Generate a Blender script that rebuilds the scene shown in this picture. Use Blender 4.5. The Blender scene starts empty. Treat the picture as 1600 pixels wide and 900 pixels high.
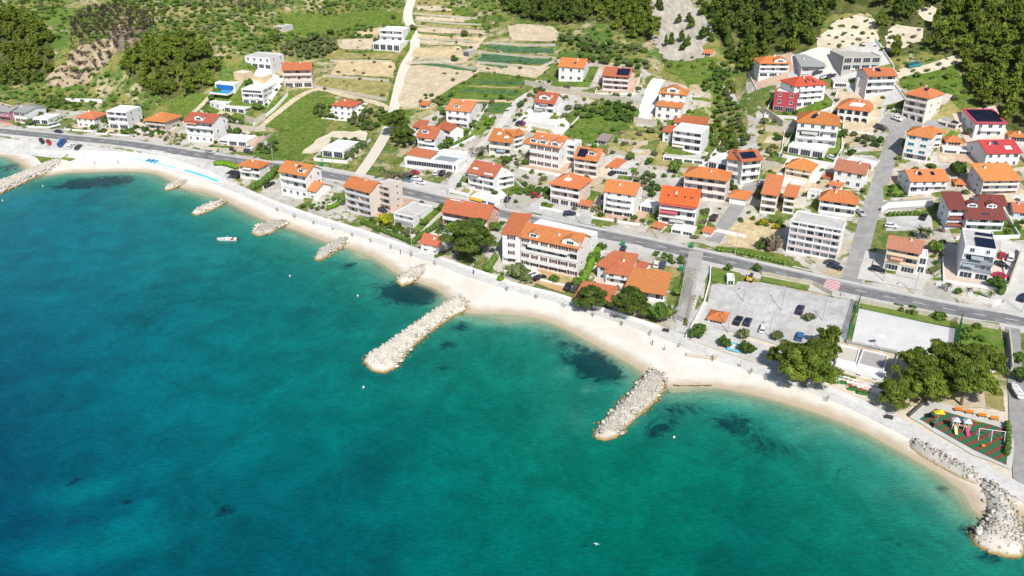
import bpy, math, random
import numpy as np
from bisect import bisect_right
from mathutils import Vector, Matrix
R = math.radians
rnd = random.Random(7)
S = bpy.context.scene
COL = S.collection
# ---------------------------------------------------------------- camera
FPX, PITCH, CAMZ = 1290.0, R(27.0), 115.0
CT, ST = math.cos(PITCH), math.sin(PITCH)
def ray(u, v):
    a = (u - 800) / FPX; b = (v - 450) / FPX
    return (a, CT - b * ST, -(ST + b * CT))
def onz(u, v, z):
    d = ray(u, v); t = (z - CAMZ) / d[2]
    return Vector((d[0] * t, d[1] * t, z))
def proj(p):
    y, z = p[1], p[2] - CAMZ
    Z = y * CT - z * ST
    return (800 + FPX * p[0] / Z, 450 + FPX * (-y * ST - z * CT) / Z)
def scale_at(p):
    return FPX / (p[1] * CT - (p[2] - CAMZ) * ST)
cam = bpy.data.cameras.new('Camera'); cam.sensor_width = 36; cam.lens = FPX / 1600 * 36
cam.clip_start = 1; cam.clip_end = 9000
co = bpy.data.objects.new('Camera', cam); COL.objects.link(co)
co.location = (0, 0, CAMZ); co.rotation_euler = (R(90) - PITCH, 0, 0); S.camera = co
# ---------------------------------------------------------------- tags and meshes
def tag(o, label=None, cat=None, group=None, kind=None):
    if label: o['label'] = label
    if cat: o['category'] = cat
    if group: o['group'] = group
    if kind: o['kind'] = kind
    return o
def empty(name, loc, rz=0, label=None, cat=None, group=None):
    o = bpy.data.objects.new(name, None); COL.objects.link(o)
    o.empty_display_size = 0.2
    o.location = loc; o.rotation_euler = (0, 0, rz)
    return tag(o, label, cat, group)
def link(name, me, parent=None, loc=(0, 0, 0), rz=0):
    o = bpy.data.objects.new(name, me); COL.objects.link(o)
    if parent is not None: o.parent = parent
    o.location = loc
    if rz: o.rotation_euler = (0, 0, rz)
    return o
class MB:
    def __init__(s): s.v = []; s.f = []; s.m = []; s.uv = []
    def add(s, vs, fs, m=0):
        n = len(s.v); s.v.extend([tuple(x) for x in vs])
        for f in fs: s.f.append(tuple(i + n for i in f)); s.m.append(m)
    def face(s, vs, m=0): s.add(vs, [tuple(range(len(vs)))], m)
    def box(s, x0, x1, y0, y1, z0, z1, m=0, M=None):
        vs = [Vector((x, y, z)) for z in (z0, z1) for x, y in ((x0, y0), (x1, y0), (x1, y1), (x0, y1))]
        if M is not None: vs = [M @ q for q in vs]
        s.add(vs, [(3, 2, 1, 0), (4, 5, 6, 7), (0, 1, 5, 4), (1, 2, 6, 5), (2, 3, 7, 6), (3, 0, 4, 7)], m)
    def prism(s, poly, z0, z1, m=0, M=None):
        n = len(poly)
        a = sum(poly[i][0] * poly[(i + 1) % n][1] - poly[(i + 1) % n][0] * poly[i][1] for i in range(n))
        if a < 0: poly = poly[::-1]
        vs = [Vector((p[0], p[1], z0)) for p in poly] + [Vector((p[0], p[1], z1)) for p in poly]
        if M is not None: vs = [M @ q for q in vs]
        s.add(vs, [tuple(range(n))[::-1], tuple(range(n, 2 * n))] + [(i, (i + 1) % n, n + (i + 1) % n, n + i) for i in range(n)], m)
    def slab(s, pts, th, m=0):
        "a planar 3d polygon (counter-clockwise from above) thickened downwards"
        n = len(pts); vs = [Vector(p) for p in pts]; vs += [q - Vector((0, 0, th)) for q in vs]
        s.add(vs, [tuple(range(n)), tuple(range(n, 2 * n))[::-1]] + [(i, n + i, n + (i + 1) % n, (i + 1) % n) for i in range(n)], m)
    def tube(s, p0, p1, r0, r1=None, k=6, m=0, caps=True):
        p0, p1 = Vector(p0), Vector(p1); r1 = r0 if r1 is None else r1
        d = (p1 - p0); d.normalize()
        a = d.orthogonal().normalized(); b = d.cross(a)
        vs = []
        for p, r in ((p0, r0), (p1, r1)):
            for i in range(k):
                t = 2 * math.pi * i / k
                vs.append(p + a * (r * math.cos(t)) + b * (r * math.sin(t)))
        fs = [(i, (i + 1) % k, k + (i + 1) % k, k + i) for i in range(k)]
        if caps: fs += [tuple(range(k))[::-1], tuple(range(k, 2 * k))]
        s.add(vs, fs, m)
    def ell(s, c, rx, ry, rz, seg=8, rings=5, m=0, M=None):
        vs = []; fs = []
        for i in range(rings + 1):
            th = math.pi * i / rings
            for j in range(seg):
                ph = 2 * math.pi * j / seg
                q = Vector((c[0] + rx * math.sin(th) * math.cos(ph), c[1] + ry * math.sin(th) * math.sin(ph), c[2] - rz * math.cos(th)))
                vs.append(M @ q if M is not None else q)
        for i in range(rings):
            for j in range(seg):
                k = (j + 1) % seg
                fs.append((i * seg + j, i * seg + k, (i + 1) * seg + k, (i + 1) * seg + j))
        s.add(vs, fs, m)
    def mesh(s, name, mats, smooth=False):
        me = bpy.data.meshes.new(name); me.from_pydata(s.v, [], s.f)
        if not isinstance(mats, (list, tuple)): mats = [mats]
        for x in mats: me.materials.append(x)
        if len(mats) > 1: me.polygons.foreach_set('material_index', s.m)
        if smooth: me.polygons.foreach_set('use_smooth', [True] * len(s.f))
        me.update(); return me
    def obj(s, name, mats, parent=None, loc=(0, 0, 0), rz=0, smooth=False):
        return link(name, s.mesh(name, mats, smooth), parent, loc, rz)
# ---------------------------------------------------------------- materials
def mat(name, base, rough=0.8, var=0.12, vscale=0.35, spec=0.3, bump=0.0, bscale=4.0, metal=0.0, col2=None, rvar=0.0, dirt=None, stretch=None, coords='Object'):
    "principled with a world-size noise that varies the colour, optional second colour in patches"
    m = bpy.data.materials.new(name); m.use_nodes = True
    nt = m.node_tree; N = nt.nodes; L = nt.links
    b = N['Principled BSDF']; b.inputs['Roughness'].default_value = rough; b.inputs['Metallic'].default_value = metal
    b.inputs['Specular IOR Level'].default_value = spec
    tc = N.new('ShaderNodeTexCoord'); geo = N.new('ShaderNodeNewGeometry')
    src = geo.outputs['Position'] if coords == 'World' else tc.outputs[coords]
    mp = N.new('ShaderNodeMapping'); L.new(src, mp.inputs['Vector'])
    if stretch: mp.inputs['Scale'].default_value = stretch
    c = base + (1,) if len(base) == 3 else base
    out = None
    if col2:
        n = N.new('ShaderNodeTexNoise'); n.inputs['Scale'].default_value = vscale; n.inputs['Detail'].default_value = 5; n.inputs['Roughness'].default_value = .62
        L.new(mp.outputs[0], n.inputs['Vector'])
        rp = N.new('ShaderNodeValToRGB'); rp.color_ramp.elements[0].position = .38; rp.color_ramp.elements[1].position = .62
        rp.color_ramp.elements[0].color = c; rp.color_ramp.elements[1].color = tuple(col2) + (1,)
        L.new(n.outputs['Fac'], rp.inputs[0]); out = rp.outputs[0]
    n2 = N.new('ShaderNodeTexNoise'); n2.inputs['Scale'].default_value = vscale * 3.1; n2.inputs['Detail'].default_value = 6; n2.inputs['Roughness'].default_value = .65
    L.new(mp.outputs[0], n2.inputs['Vector'])
    mr = N.new('ShaderNodeMapRange'); mr.inputs['From Min'].default_value = .25; mr.inputs['From Max'].default_value = .75
    mr.inputs['To Min'].default_value = 1 - var * 1.6; mr.inputs['To Max'].default_value = 1 + var
    L.new(n2.outputs['Fac'], mr.inputs['Value'])
    val = mr.outputs[0]
    if rvar:
        oi = N.new('ShaderNodeObjectInfo'); m2 = N.new('ShaderNodeMapRange'); m2.inputs['To Min'].default_value = 1 - rvar; m2.inputs['To Max'].default_value = 1 + rvar
        L.new(oi.outputs['Random'], m2.inputs['Value']); mu = N.new('ShaderNodeMath'); mu.operation = 'MULTIPLY'
        L.new(val, mu.inputs[0]); L.new(m2.outputs[0], mu.inputs[1]); val = mu.outputs[0]
    hs = N.new('ShaderNodeHueSaturation'); hs.inputs['Color'].default_value = c
    if out: L.new(out, hs.inputs['Color'])
    L.new(val, hs.inputs['Value']); L.new(hs.outputs[0], b.inputs['Base Color'])
    if bump:
        n3 = N.new('ShaderNodeTexNoise'); n3.inputs['Scale'].default_value = bscale; n3.inputs['Detail'].default_value = 4
        L.new(mp.outputs[0], n3.inputs['Vector'])
        bp = N.new('ShaderNodeBump'); bp.inputs['Strength'].default_value = bump; bp.inputs['Distance'].default_value = .3
        L.new(n3.outputs['Fac'], bp.inputs['Height']); L.new(bp.outputs[0], b.inputs['Normal'])
    return m
_mc = {}
def paint(base, rough=.75, var=.05, **k):
    key = (tuple(round(x, 3) for x in base), rough, var, tuple(sorted(k.items())))
    if key not in _mc: _mc[key] = mat('paint', tuple(base), rough, var, **k)
    return _mc[key]
# ---------------------------------------------------------------- terrain
def catmull(P, step):
    out = []
    P = [P[0] + (P[0] - P[1])] + list(P) + [P[-1] + (P[-1] - P[-2])]
    for i in range(1, len(P) - 2):
        a, b, c, d = P[i - 1], P[i], P[i + 1], P[i + 2]
        n = max(1, int((c - b).length / step))
        for k in range(n):
            t = k / n
            out.append(.5 * ((2 * b) + (c - a) * t + (2 * a - 5 * b + 4 * c - d) * t * t + (3 * b - a - 3 * c + d) * t ** 3))
    out.append(P[-2]); return out
ZR = 5.0
SHORE_PX = [(-40, 246), (0, 243), (18, 247), (38, 258), (48, 270), (62, 275), (84, 272), (110, 269), (150, 268), (200, 267), (240, 270), (268, 281), (285, 293), (318, 299), (345, 309), (380, 326), (410, 341), (440, 351), (470, 361), (500, 373), (530, 383), (560, 391), (590, 405), (620, 425), (650, 439), (680, 449), (706, 468), (730, 487), (780, 489), (830, 494), (870, 506), (910, 526), (945, 545), (980, 564), (1003, 578), (1020, 597), (1045, 605), (1090, 603), (1140, 607), (1190, 618), (1240, 632), (1290, 648), (1340, 668), (1390, 694), (1440, 722), (1480, 745), (1508, 768), (1522, 795), (1545, 812), (1580, 815), (1605, 800), (1640, 830), (1700, 875)]
ROAD_PX = [(-60, 200), (0, 205), (60, 211), (120, 217), (190, 224), (260, 234), (320, 244), (400, 256), (480, 268), (560, 283), (620, 297), (700, 316), (780, 334), (860, 351), (930, 365), (1000, 379), (1100, 401), (1200, 423), (1300, 446), (1400, 467), (1500, 487), (1600, 503), (1680, 518)]
SHORE = catmull([onz(u, v, 0).to_2d() for u, v in SHORE_PX], 3)
ROAD = catmull([onz(u, v, ZR).to_2d() for u, v in ROAD_PX], 4)
SHORE = [SHORE[0] + Vector((-900, 420)), SHORE[0] + Vector((-300, 120))] + SHORE + [SHORE[-1] + Vector((150, -120)), SHORE[-1] + Vector((700, -560))]
ROADX = [ROAD[0] + Vector((-900, 420)), ROAD[0] + Vector((-300, 140))] + ROAD + [ROAD[-1] + Vector((200, -110)), ROAD[-1] + Vector((800, -500))]
def inpoly(X, Y, poly):
    c = np.zeros(X.shape, bool); n = len(poly)
    for i in range(n):
        x1, y1 = poly[i]; x2, y2 = poly[i - 1]
        if y1 == y2: continue
        c ^= ((y1 > Y) != (y2 > Y)) & (X < (x2 - x1) * (Y - y1) / (y2 - y1) + x1)
    return c
def distpl(X, Y, pl):
    d = np.full(X.shape, 1e9)
    for (x1, y1), (x2, y2) in zip(pl[:-1], pl[1:]):
        dx, dy = x2 - x1, y2 - y1; l = dx * dx + dy * dy + 1e-9
        t = np.clip(((X - x1) * dx + (Y - y1) * dy) / l, 0, 1)
        d = np.minimum(d, (X - x1 - t * dx) ** 2 + (Y - y1 - t * dy) ** 2)
    return np.sqrt(d)
def sstep(a, b, x):
    t = np.clip((x - a) / (b - a), 0, 1); return t * t * (3 - 2 * t)
def vnoise(X, Y, sc, seed=0):
    "smooth value noise"
    x = X / sc; y = Y / sc; xi = np.floor(x); yi = np.floor(y); fx = x - xi; fy = y - yi
    fx = fx * fx * (3 - 2 * fx); fy = fy * fy * (3 - 2 * fy)
    def h(a, b):
        q = np.sin(a * 127.1 + b * 311.7 + seed * 74.7) * 43758.5453; return q - np.floor(q)
    return (h(xi, yi) * (1 - fx) + h(xi + 1, yi) * fx) * (1 - fy) + (h(xi, yi + 1) * (1 - fx) + h(xi + 1, yi + 1) * fx) * fy
def gax(a, b, st, far):
    c = list(np.arange(a, b + .01, st)); g = st; x = b; hi = []
    while x < far: g *= 1.35; x += g; hi.append(x)
    g = st; x = a; lo = []
    while x > -far: g *= 1.35; x -= g; lo.append(x)
    return np.array(lo[::-1] + c + hi)
GX = gax(-330, 330, 2.0, 4500); GY = gax(60, 640, 2.0, 4500)
XX, YY = np.meshgrid(GX, GY)
SEAP = [tuple(p) for p in SHORE] + [(6000, -6000), (-6000, -6000)]
LANDP = [tuple(p) for p in ROADX] + [(6000, 6000), (-6000, 6000)]
_pl = [tuple(p) for p in SHORE]; _rd = [tuple(p) for p in ROADX]
DS = distpl(XX, YY, _pl); DR = distpl(XX, YY, _rd)
SEA = inpoly(XX, YY, SEAP); INL = inpoly(XX, YY, LANDP)
def hill(s, X, Y):
    k = np.maximum(s - 7, 0)
    h = .14 * k + .13 * np.maximum(k - 30, 0) * sstep(30, 60, k) + .06 * np.maximum(k - 120, 0) + .12 * np.maximum(k - 180, 0)
    h = h + 17 * sstep(28, 75, s) * sstep(-95, -150, X)             # bluff on the left
    h = h + .22 * np.maximum(s - 100, 0) * sstep(60, 170, X)        # mountain on the right
    h = h - 5.0 * np.exp(-(((X - 84) * .93 - (Y - 330) * .37) / 9.0) ** 2) * sstep(50, 90, s)  # gully
    h = h + (vnoise(X, Y, 60, 3) - .5) * 8 * sstep(90, 200, s) + (vnoise(X, Y, 23, 5) - .5) * 3.0 * sstep(60, 140, s)
    return 1100 * (1 - np.exp(-h / 1100))
_t = DS / (DS + DR + 1e-6)
coast = np.minimum(.085 * DS, 2.1)
coast = coast + (ZR - coast) * sstep(.38, .80, _t)
ZZ = np.where(INL, ZR + hill(DR, XX, YY), np.where(SEA, -np.minimum(.11 * DS, 1.0 + .045 * DS) * 1.0, np.minimum(coast, ZR)))
ZZ = np.where(SEA, np.maximum(ZZ, -14), ZZ)
ZZ = np.where(~SEA & ~INL, np.minimum(ZZ, ZR), ZZ)
gxl, gyl = GX.tolist(), GY.tolist(); zl = ZZ.tolist()
def H(x, y):
    i = min(max(bisect_right(gxl, x) - 1, 0), len(gxl) - 2); j = min(max(bisect_right(gyl, y) - 1, 0), len(gyl) - 2)
    fx = (x - gxl[i]) / (gxl[i + 1] - gxl[i]); fy = (y - gyl[j]) / (gyl[j + 1] - gyl[j])
    a = zl[j]; b = zl[j + 1]
    return (a[i] * (1 - fx) + a[i + 1] * fx) * (1 - fy) + (b[i] * (1 - fx) + b[i + 1] * fx) * fy
def gpt(u, v, h=0.0):
    "where the sight line of a pixel meets the ground (raised by h)"
    dx, dy, dz = ray(u, v); n = math.sqrt(dx * dx + dy * dy + dz * dz); dx /= n; dy /= n; dz /= n
    t = 60.0; lo = t
    while t < 2500:
        if CAMZ + dz * t < max(H(dx * t, dy * t), 0.0 - h) + h: break
        lo = t; t += 3.0
    hi = t
    for _ in range(24):
        m = (lo + hi) / 2
        if CAMZ + dz * m < H(dx * m, dy * m) + h: hi = m
        else: lo = m
    return Vector((dx * hi, dy * hi, CAMZ + dz * hi))
# ---------------------------------------------------------------- ground sheet
def nodes_of(name):
    m = bpy.data.materials.new(name); m.use_nodes = True
    return m, m.node_tree.nodes, m.node_tree.links
def nz(N, L, vec, sc, det=5, ro=.6, dist=0.0):
    n = N.new('ShaderNodeTexNoise'); n.inputs['Scale'].default_value = sc; n.inputs['Detail'].default_value = det
    n.inputs['Roughness'].default_value = ro; n.inputs['Distortion'].default_value = dist
    if vec is not None: L.new(vec, n.inputs['Vector'])
    return n.outputs['Fac']
def mrange(N, L, v, a, b, c=0.0, d=1.0, smooth=True):
    n = N.new('ShaderNodeMapRange'); n.interpolation_type = 'SMOOTHSTEP' if smooth else 'LINEAR'
    for k, x in zip(('From Min', 'From Max', 'To Min', 'To Max'), (a, b, c, d)): n.inputs[k].default_value = x
    L.new(v, n.inputs['Value']); return n.outputs[0]
def mixc(N, L, f, a, b):
    n = N.new('ShaderNodeMix'); n.data_type = 'RGBA'
    if isinstance(f, float): n.inputs[0].default_value = f
    else: L.new(f, n.inputs[0])
    for s, x in ((6, a), (7, b)):
        if isinstance(x, tuple): n.inputs[s].default_value = x + (1,)
        else: L.new(x, n.inputs[s])
    return n.outputs[2]
def ground_material():
    m, N, L = nodes_of('hillside ground'); b = N['Principled BSDF']; b.inputs['Roughness'].default_value = .95; b.inputs['Specular IOR Level'].default_value = .1
    geo = N.new('ShaderNodeNewGeometry'); P = geo.outputs['Position']
    sep = N.new('ShaderNodeSeparateXYZ'); L.new(P, sep.inputs[0]); z = sep.outputs[2]
    g1 = mixc(N, L, mrange(N, L, nz(N, L, P, .11, 6, .65), .42, .6), (.095, .17, .030), (.25, .24, .07))
    g2 = mixc(N, L, mrange(N, L, nz(N, L, P, .05, 6, .7, 1.), .5, .64), g1, (.50, .42, .26))
    g3 = mixc(N, L, mrange(N, L, nz(N, L, P, .35, 5, .7), .52, .66), g2, (.05, .085, .022))
    g4 = mixc(N, L, mrange(N, L, nz(N, L, P, .9, 3, .7), .62, .72), g3, (.6, .54, .42))
    sand = mixc(N, L, mrange(N, L, nz(N, L, P, .5, 6, .7), .35, .7), (.72, .65, .54), (.64, .55, .43))
    c = mixc(N, L, mrange(N, L, z, 2.4, 3.4), sand, g4)
    c = mixc(N, L, mrange(N, L, z, -.05, .35), mixc(N, L, .4, sand, (.36, .30, .16)), c)
    L.new(c, b.inputs['Base Color'])
    bp = N.new('ShaderNodeBump'); bp.inputs['Strength'].default_value = .6; bp.inputs['Distance'].default_value = .5
    L.new(nz(N, L, P, 1.2, 5, .7), bp.inputs['Height']); L.new(bp.outputs[0], b.inputs['Normal'])
    return m
def grid_mesh(name, keep=None, z=None):
    ny, nx = XX.shape
    idx = np.arange(nx * ny).reshape(ny, nx)
    q = np.stack([idx[:-1, :-1], idx[:-1, 1:], idx[1:, 1:], idx[1:, :-1]], -1).reshape(-1, 4)
    V = np.stack([XX, YY, ZZ if z is None else np.full(XX.shape, z)], -1).reshape(-1, 3)
    if keep is not None:
        k = keep.reshape(-1); q = q[k[q].any(1)]
        used = np.unique(q); re = np.full(nx * ny, -1); re[used] = np.arange(len(used)); q = re[q]; V = V[used]
    else: used = np.arange(nx * ny)
    me = bpy.data.meshes.new(name)
    me.vertices.add(len(V)); me.vertices.foreach_set('co', V.astype(np.float32).ravel())
    me.loops.add(q.size); me.loops.foreach_set('vertex_index', q.astype(np.int32).ravel())
    me.polygons.add(len(q)); me.polygons.foreach_set('loop_start', np.arange(0, q.size, 4, dtype=np.int32))
    me.polygons.foreach_set('use_smooth', np.ones(len(q), bool))
    me.update(); me.validate(); return me, used
gme, _ = grid_mesh('ground'); gme.materials.append(ground_material())
tag(link('ground', gme), kind='structure')
# ---------------------------------------------------------------- sea
def blob(X, Y, u, v, ru, rv):
    c = onz(u, v, 0); s = scale_at(c); d = -ray(u, v)[2]
    return np.exp(-(((X - c.x) / (ru / s)) ** 2 + ((Y - c.y) / (rv / (s * d))) ** 2))
WEED = [(150, 285, 55, 10, 1), (185, 281, 22, 7, .7), (115, 292, 30, 8, .7), (640, 458, 48, 16, 1.35), (655, 462, 30, 14, .8), (615, 445, 34, 9, .6), (545, 415, 14, 7, .9), (930, 575, 38, 20, 1.3), (912, 556, 36, 14, .9), (955, 588, 24, 12, .8), (890, 540, 26, 9, .6),
        (1070, 640, 34, 12, .9), (1140, 655, 34, 10, .9), (1165, 675, 34, 16, .8), (1040, 665, 26, 15, .7), (1020, 675, 18, 14, .8), (1180, 700, 26, 18, .55), (1240, 700, 50, 16, .5), (1300, 740, 60, 20, .45), (1480, 765, 20, 8, .8), (1515, 830, 20, 14, .8), (1545, 868, 26, 12, 1.0),
        (700, 540, 16, 9, .8), (690, 575, 22, 10, .5), (720, 510, 22, 10, .7), (800, 538, 36, 8, .45), (865, 525, 26, 9, .5), (355, 798, 15, 12, .9), (118, 752, 9, 7, 1.2), (185, 780, 14, 6, .8), (205, 782, 12, 6, .7), (282, 564, 7, 4, .8), (255, 690, 14, 8, .5), (410, 540, 10, 5, .5), (520, 455, 22, 8, .4), (505, 430, 16, 8, .5),
        (345, 335, 30, 8, .3), (380, 358, 18, 6, .35), (285, 318, 26, 8, .3), (90, 355, 20, 5, .35), (15, 262, 22, 9, .8), (640, 735, 26, 12, .35), (470, 770, 60, 26, .3), (1000, 800, 70, 30, .2), (1400, 850, 80, 24, .35), (300, 850, 60, 30, .35), (560, 480, 60, 20, .2), (20, 740, 60, 26, .3), (150, 720, 60, 8, .5), (120, 815, 70, 14, .5)]
PALE = [(110, 770, 40, 18, .8), (165, 760, 22, 12, .6), (190, 840, 60, 26, .7), (90, 870, 80, 24, .5), (230, 790, 14, 10, .5), (1065, 608, 20, 6, .3), (918, 608, 10, 8, .7), (880, 580, 10, 10, .5), (700, 480, 18, 8, .4), (320, 300, 18, 8, .4), (560, 400, 14, 8, .3), (980, 650, 20, 24, .5), (905, 660, 20, 24, .4), (1250, 680, 40, 16, .3), (1420, 770, 60, 16, .3), (860, 650, 60, 40, .15), (1150, 820, 120, 40, .2), (790, 505, 40, 8, .4)]
keep = SEA | (DS < 5)
sme, used = grid_mesh('sea', keep, 0.0)
X1, Y1, D1 = XX.ravel()[used], YY.ravel()[used], DS.ravel()[used]; sea1 = SEA.ravel()[used]
dep = np.where(sea1, np.minimum(.20 * D1, 1.35 + .070 * D1), 0); blue = sstep(10, -150, X1 + .35 * (Y1 - 200)) * sstep(4, 30, D1)
dep = np.minimum(dep, 16) + (vnoise(X1, Y1, 34, 11) - .5) * 1.5 * sstep(8, 40, D1) + (vnoise(X1, Y1, 11, 12) - .5) * .5 * sstep(4, 20, D1)
weed = sum(k * blob(X1, Y1, u, v, a, b) for u, v, a, b, k in WEED)
pale = sum(k * blob(X1, Y1, u, v, a, b) for u, v, a, b, k in PALE)
dep = np.where(sea1, np.maximum(dep - np.where(D1 > 60, 5.5, 1.9) * np.minimum(pale, 1.2), .02 + .3 * np.minimum(D1, 3) * .3), 0)
for nm, arr in (('depth', dep), ('weed', weed), ('blue', blue)):
    at = sme.attributes.new(nm, 'FLOAT', 'POINT'); at.data.foreach_set('value', arr.astype(np.float32))
def sea_material():
    m, N, L = nodes_of('sea water'); b = N['Principled BSDF']
    geo = N.new('ShaderNodeNewGeometry'); P = geo.outputs['Position']
    a = N.new('ShaderNodeAttribute'); a.attribute_name = 'depth'; d = a.outputs['Fac']
    w = N.new('ShaderNodeAttribute'); w.attribute_name = 'weed'; wd = w.outputs['Fac']
    rp = N.new('ShaderNodeValToRGB'); cr = rp.color_ramp; cr.interpolation = 'B_SPLINE'
    stops = [(0, (.30, .40, .26)), (.06, (.14, .33, .23)), (.14, (.020, .230, .170)), (.27, (.0003, .160, .112)), (.50, (.0003, .136, .098)), (.66, (.0003, .116, .096)), (.84, (.0003, .060, .080)), (1, (.0003, .038, .064))]
    while len(cr.elements) < len(stops): cr.elements.new(.5)
    for e, (p, c) in zip(cr.elements, stops): e.position = p; e.color = c + (1,)
    L.new(mrange(N, L, d, 0, 11.5, 0, 1, False), rp.inputs[0])
    nn = nz(N, L, P, .13, 9, .78, 1.2)
    ad = N.new('ShaderNodeMath'); ad.operation = 'MULTIPLY_ADD'; L.new(nn, ad.inputs[0]); ad.inputs[1].default_value = 4.4; ad.inputs[2].default_value = -2.25
    su = N.new('ShaderNodeMath'); su.operation = 'ADD'; L.new(wd, su.inputs[0]); L.new(ad.outputs[0], su.inputs[1])
    gate = mrange(N, L, wd, .06, .6); f = mrange(N, L, su.outputs[0], .1, 1.0)
    mu = N.new('ShaderNodeMath'); mu.operation = 'MULTIPLY'; L.new(gate, mu.inputs[0]); L.new(f, mu.inputs[1])
    mu2 = N.new('ShaderNodeMath'); mu2.operation = 'MULTIPLY'; L.new(mu.outputs[0], mu2.inputs[0]); mu2.inputs[1].default_value = .86
    bl = N.new('ShaderNodeAttribute'); bl.attribute_name = 'blue'
    r2 = N.new('ShaderNodeValToRGB'); cr = r2.color_ramp; cr.interpolation = 'B_SPLINE'
    st2 = [(0, (.30, .40, .26)), (.12, (.02, .24, .21)), (.30, (.0003, .168, .208)), (.6, (.0003, .142, .186)), (.82, (.0003, .080, .130)), (1, (.0003, .032, .085))]
    while len(cr.elements) < len(st2): cr.elements.new(.5)
    for e, (p, c) in zip(cr.elements, st2): e.position = p; e.color = c + (1,)
    L.new(mrange(N, L, d, 0, 11.5, 0, 1, False), r2.inputs[0]); base = mixc(N, L, bl.outputs['Fac'], rp.outputs[0], r2.outputs[0])
    big = mrange(N, L, nz(N, L, P, .028, 7, .7, .8), .47, .70, 0, .42); dg = N.new('ShaderNodeMath'); dg.operation = 'MULTIPLY'; L.new(big, dg.inputs[0]); L.new(mrange(N, L, d, 1.5, 4), dg.inputs[1])
    base = mixc(N, L, dg.outputs[0], base, (.001, .050, .062))
    col = mixc(N, L, mu2.outputs[0], base, (.002, .026, .040))
    mp0 = N.new('ShaderNodeMapping'); mp0.inputs['Rotation'].default_value = (0, 0, R(-24)); mp0.inputs['Scale'].default_value = (.6, 1.9, 1); L.new(P, mp0.inputs['Vector'])
    # seabed mottling, and wave ripples painted into the colour as lighter and darker streaks
    mot = mrange(N, L, nz(N, L, P, .09, 7, .75, .4), .3, .75, .74, 1.2)
    rip = mrange(N, L, nz(N, L, mp0.outputs[0], 1.0, 4, .68), .3, .7, .82, 1.16)
    mm = N.new('ShaderNodeMath'); mm.operation = 'MULTIPLY'; L.new(mot, mm.inputs[0]); L.new(rip, mm.inputs[1])
    hs = N.new('ShaderNodeHueSaturation'); L.new(col, hs.inputs['Color']); L.new(mm.outputs[0], hs.inputs['Value'])
    L.new(hs.outputs[0], b.inputs['Base Color']); b.inputs['Roughness'].default_value = .16; b.inputs['IOR'].default_value = 1.33; b.inputs['Specular IOR Level'].default_value = .22
    mp = N.new('ShaderNodeMapping'); mp.inputs['Rotation'].default_value = (0, 0, R(-24)); mp.inputs['Scale'].default_value = (.55, 1.7, 1); L.new(P, mp.inputs['Vector'])
    bp = N.new('ShaderNodeBump'); bp.inputs['Strength'].default_value = .5; bp.inputs['Distance'].default_value = .22
    L.new(nz(N, L, mp.outputs[0], .55, 6, .62), bp.inputs['Height']); L.new(bp.outputs[0], b.inputs['Normal'])
    tr = N.new('ShaderNodeBsdfTransparent'); tr.inputs['Color'].default_value = (.88, .97, .93, 1); mx = N.new('ShaderNodeMixShader')
    al = mrange(N, L, d, .02, .85, .06, 1.0)
    L.new(al, mx.inputs[0]); L.new(tr.outputs[0], mx.inputs[1]); L.new(b.outputs[0], mx.inputs[2])
    L.new(mx.outputs[0], N['Material Output'].inputs['Surface'])
    return m
sme.materials.append(sea_material())
tag(link('sea', sme), kind='structure')
# ---------------------------------------------------------------- draped sheets
def clip(poly, ax, val, keep_less):
    out = []; n = len(poly)
    for i in range(n):
        a = poly[i - 1]; b = poly[i]
        ia = (a[ax] <= val) if keep_less else (a[ax] >= val); ib = (b[ax] <= val) if keep_less else (b[ax] >= val)
        if ia != ib:
            t = (val - a[ax]) / (b[ax] - a[ax]); out.append((a[0] + t * (b[0] - a[0]), a[1] + t * (b[1] - a[1])))
        if ib: out.append(b)
    return out
def rough_poly(poly, amp, step=3.0, seed=1):
    r = random.Random(seed); out = []
    for i in range(len(poly)):
        a = Vector(poly[i]); b = Vector(poly[(i + 1) % len(poly)]); n = max(1, int((b - a).length / step))
        for k in range(n):
            p = a.lerp(b, k / n); out.append((p.x + r.uniform(-amp, amp), p.y + r.uniform(-amp, amp)))
    return out
def sheet_w(name, poly, material, off=.06, kind='structure', amp=0, flat=None):
    "a ground cover: a world-space outline draped over the terrain, cut along the terrain's own grid"
    if amp: poly = rough_poly(poly, amp, 3.0, len(poly))
    mb = MB(); xs = [p[0] for p in poly]; y0, y1 = min(p[1] for p in poly), max(p[1] for p in poly)
    i0 = max(bisect_right(gxl, min(xs)) - 1, 0); i1 = min(bisect_right(gxl, max(xs)), len(gxl) - 1)
    for i in range(i0, i1):
        col = clip(clip(poly, 0, gxl[i], False), 0, gxl[i + 1], True)
        if len(col) < 3: continue
        cy0 = min(p[1] for p in col); cy1 = max(p[1] for p in col)
        for j in range(max(bisect_right(gyl, cy0) - 1, 0), min(bisect_right(gyl, cy1), len(gyl) - 1)):
            c = clip(clip(col, 1, gyl[j], False), 1, gyl[j + 1], True)
            cc = [c[k] for k in range(len(c)) if (Vector(c[k]) - Vector(c[k - 1])).length > 1e-4]
            if len(cc) < 3: continue
            A = sum(cc[k - 1][0] * cc[k][1] - cc[k][0] * cc[k - 1][1] for k in range(len(cc)))
            if abs(A) < 1e-4: continue
            if A < 0: cc = cc[::-1]
            mb.face([(x, y, (H(x, y) if flat is None else flat) + off) for x, y in cc])
    o = mb.obj(name, material, smooth=True)
    return tag(o, kind=kind) if kind else o
def pxpoly(pts, z=None):
    return [tuple((gpt(u, v) if z is None else onz(u, v, z)).to_2d()) for u, v in pts]
def sheet(name, pts, material, off=.06, amp=0, kind='structure'):
    return sheet_w(name, pxpoly(pts), material, off, kind, amp)
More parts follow.
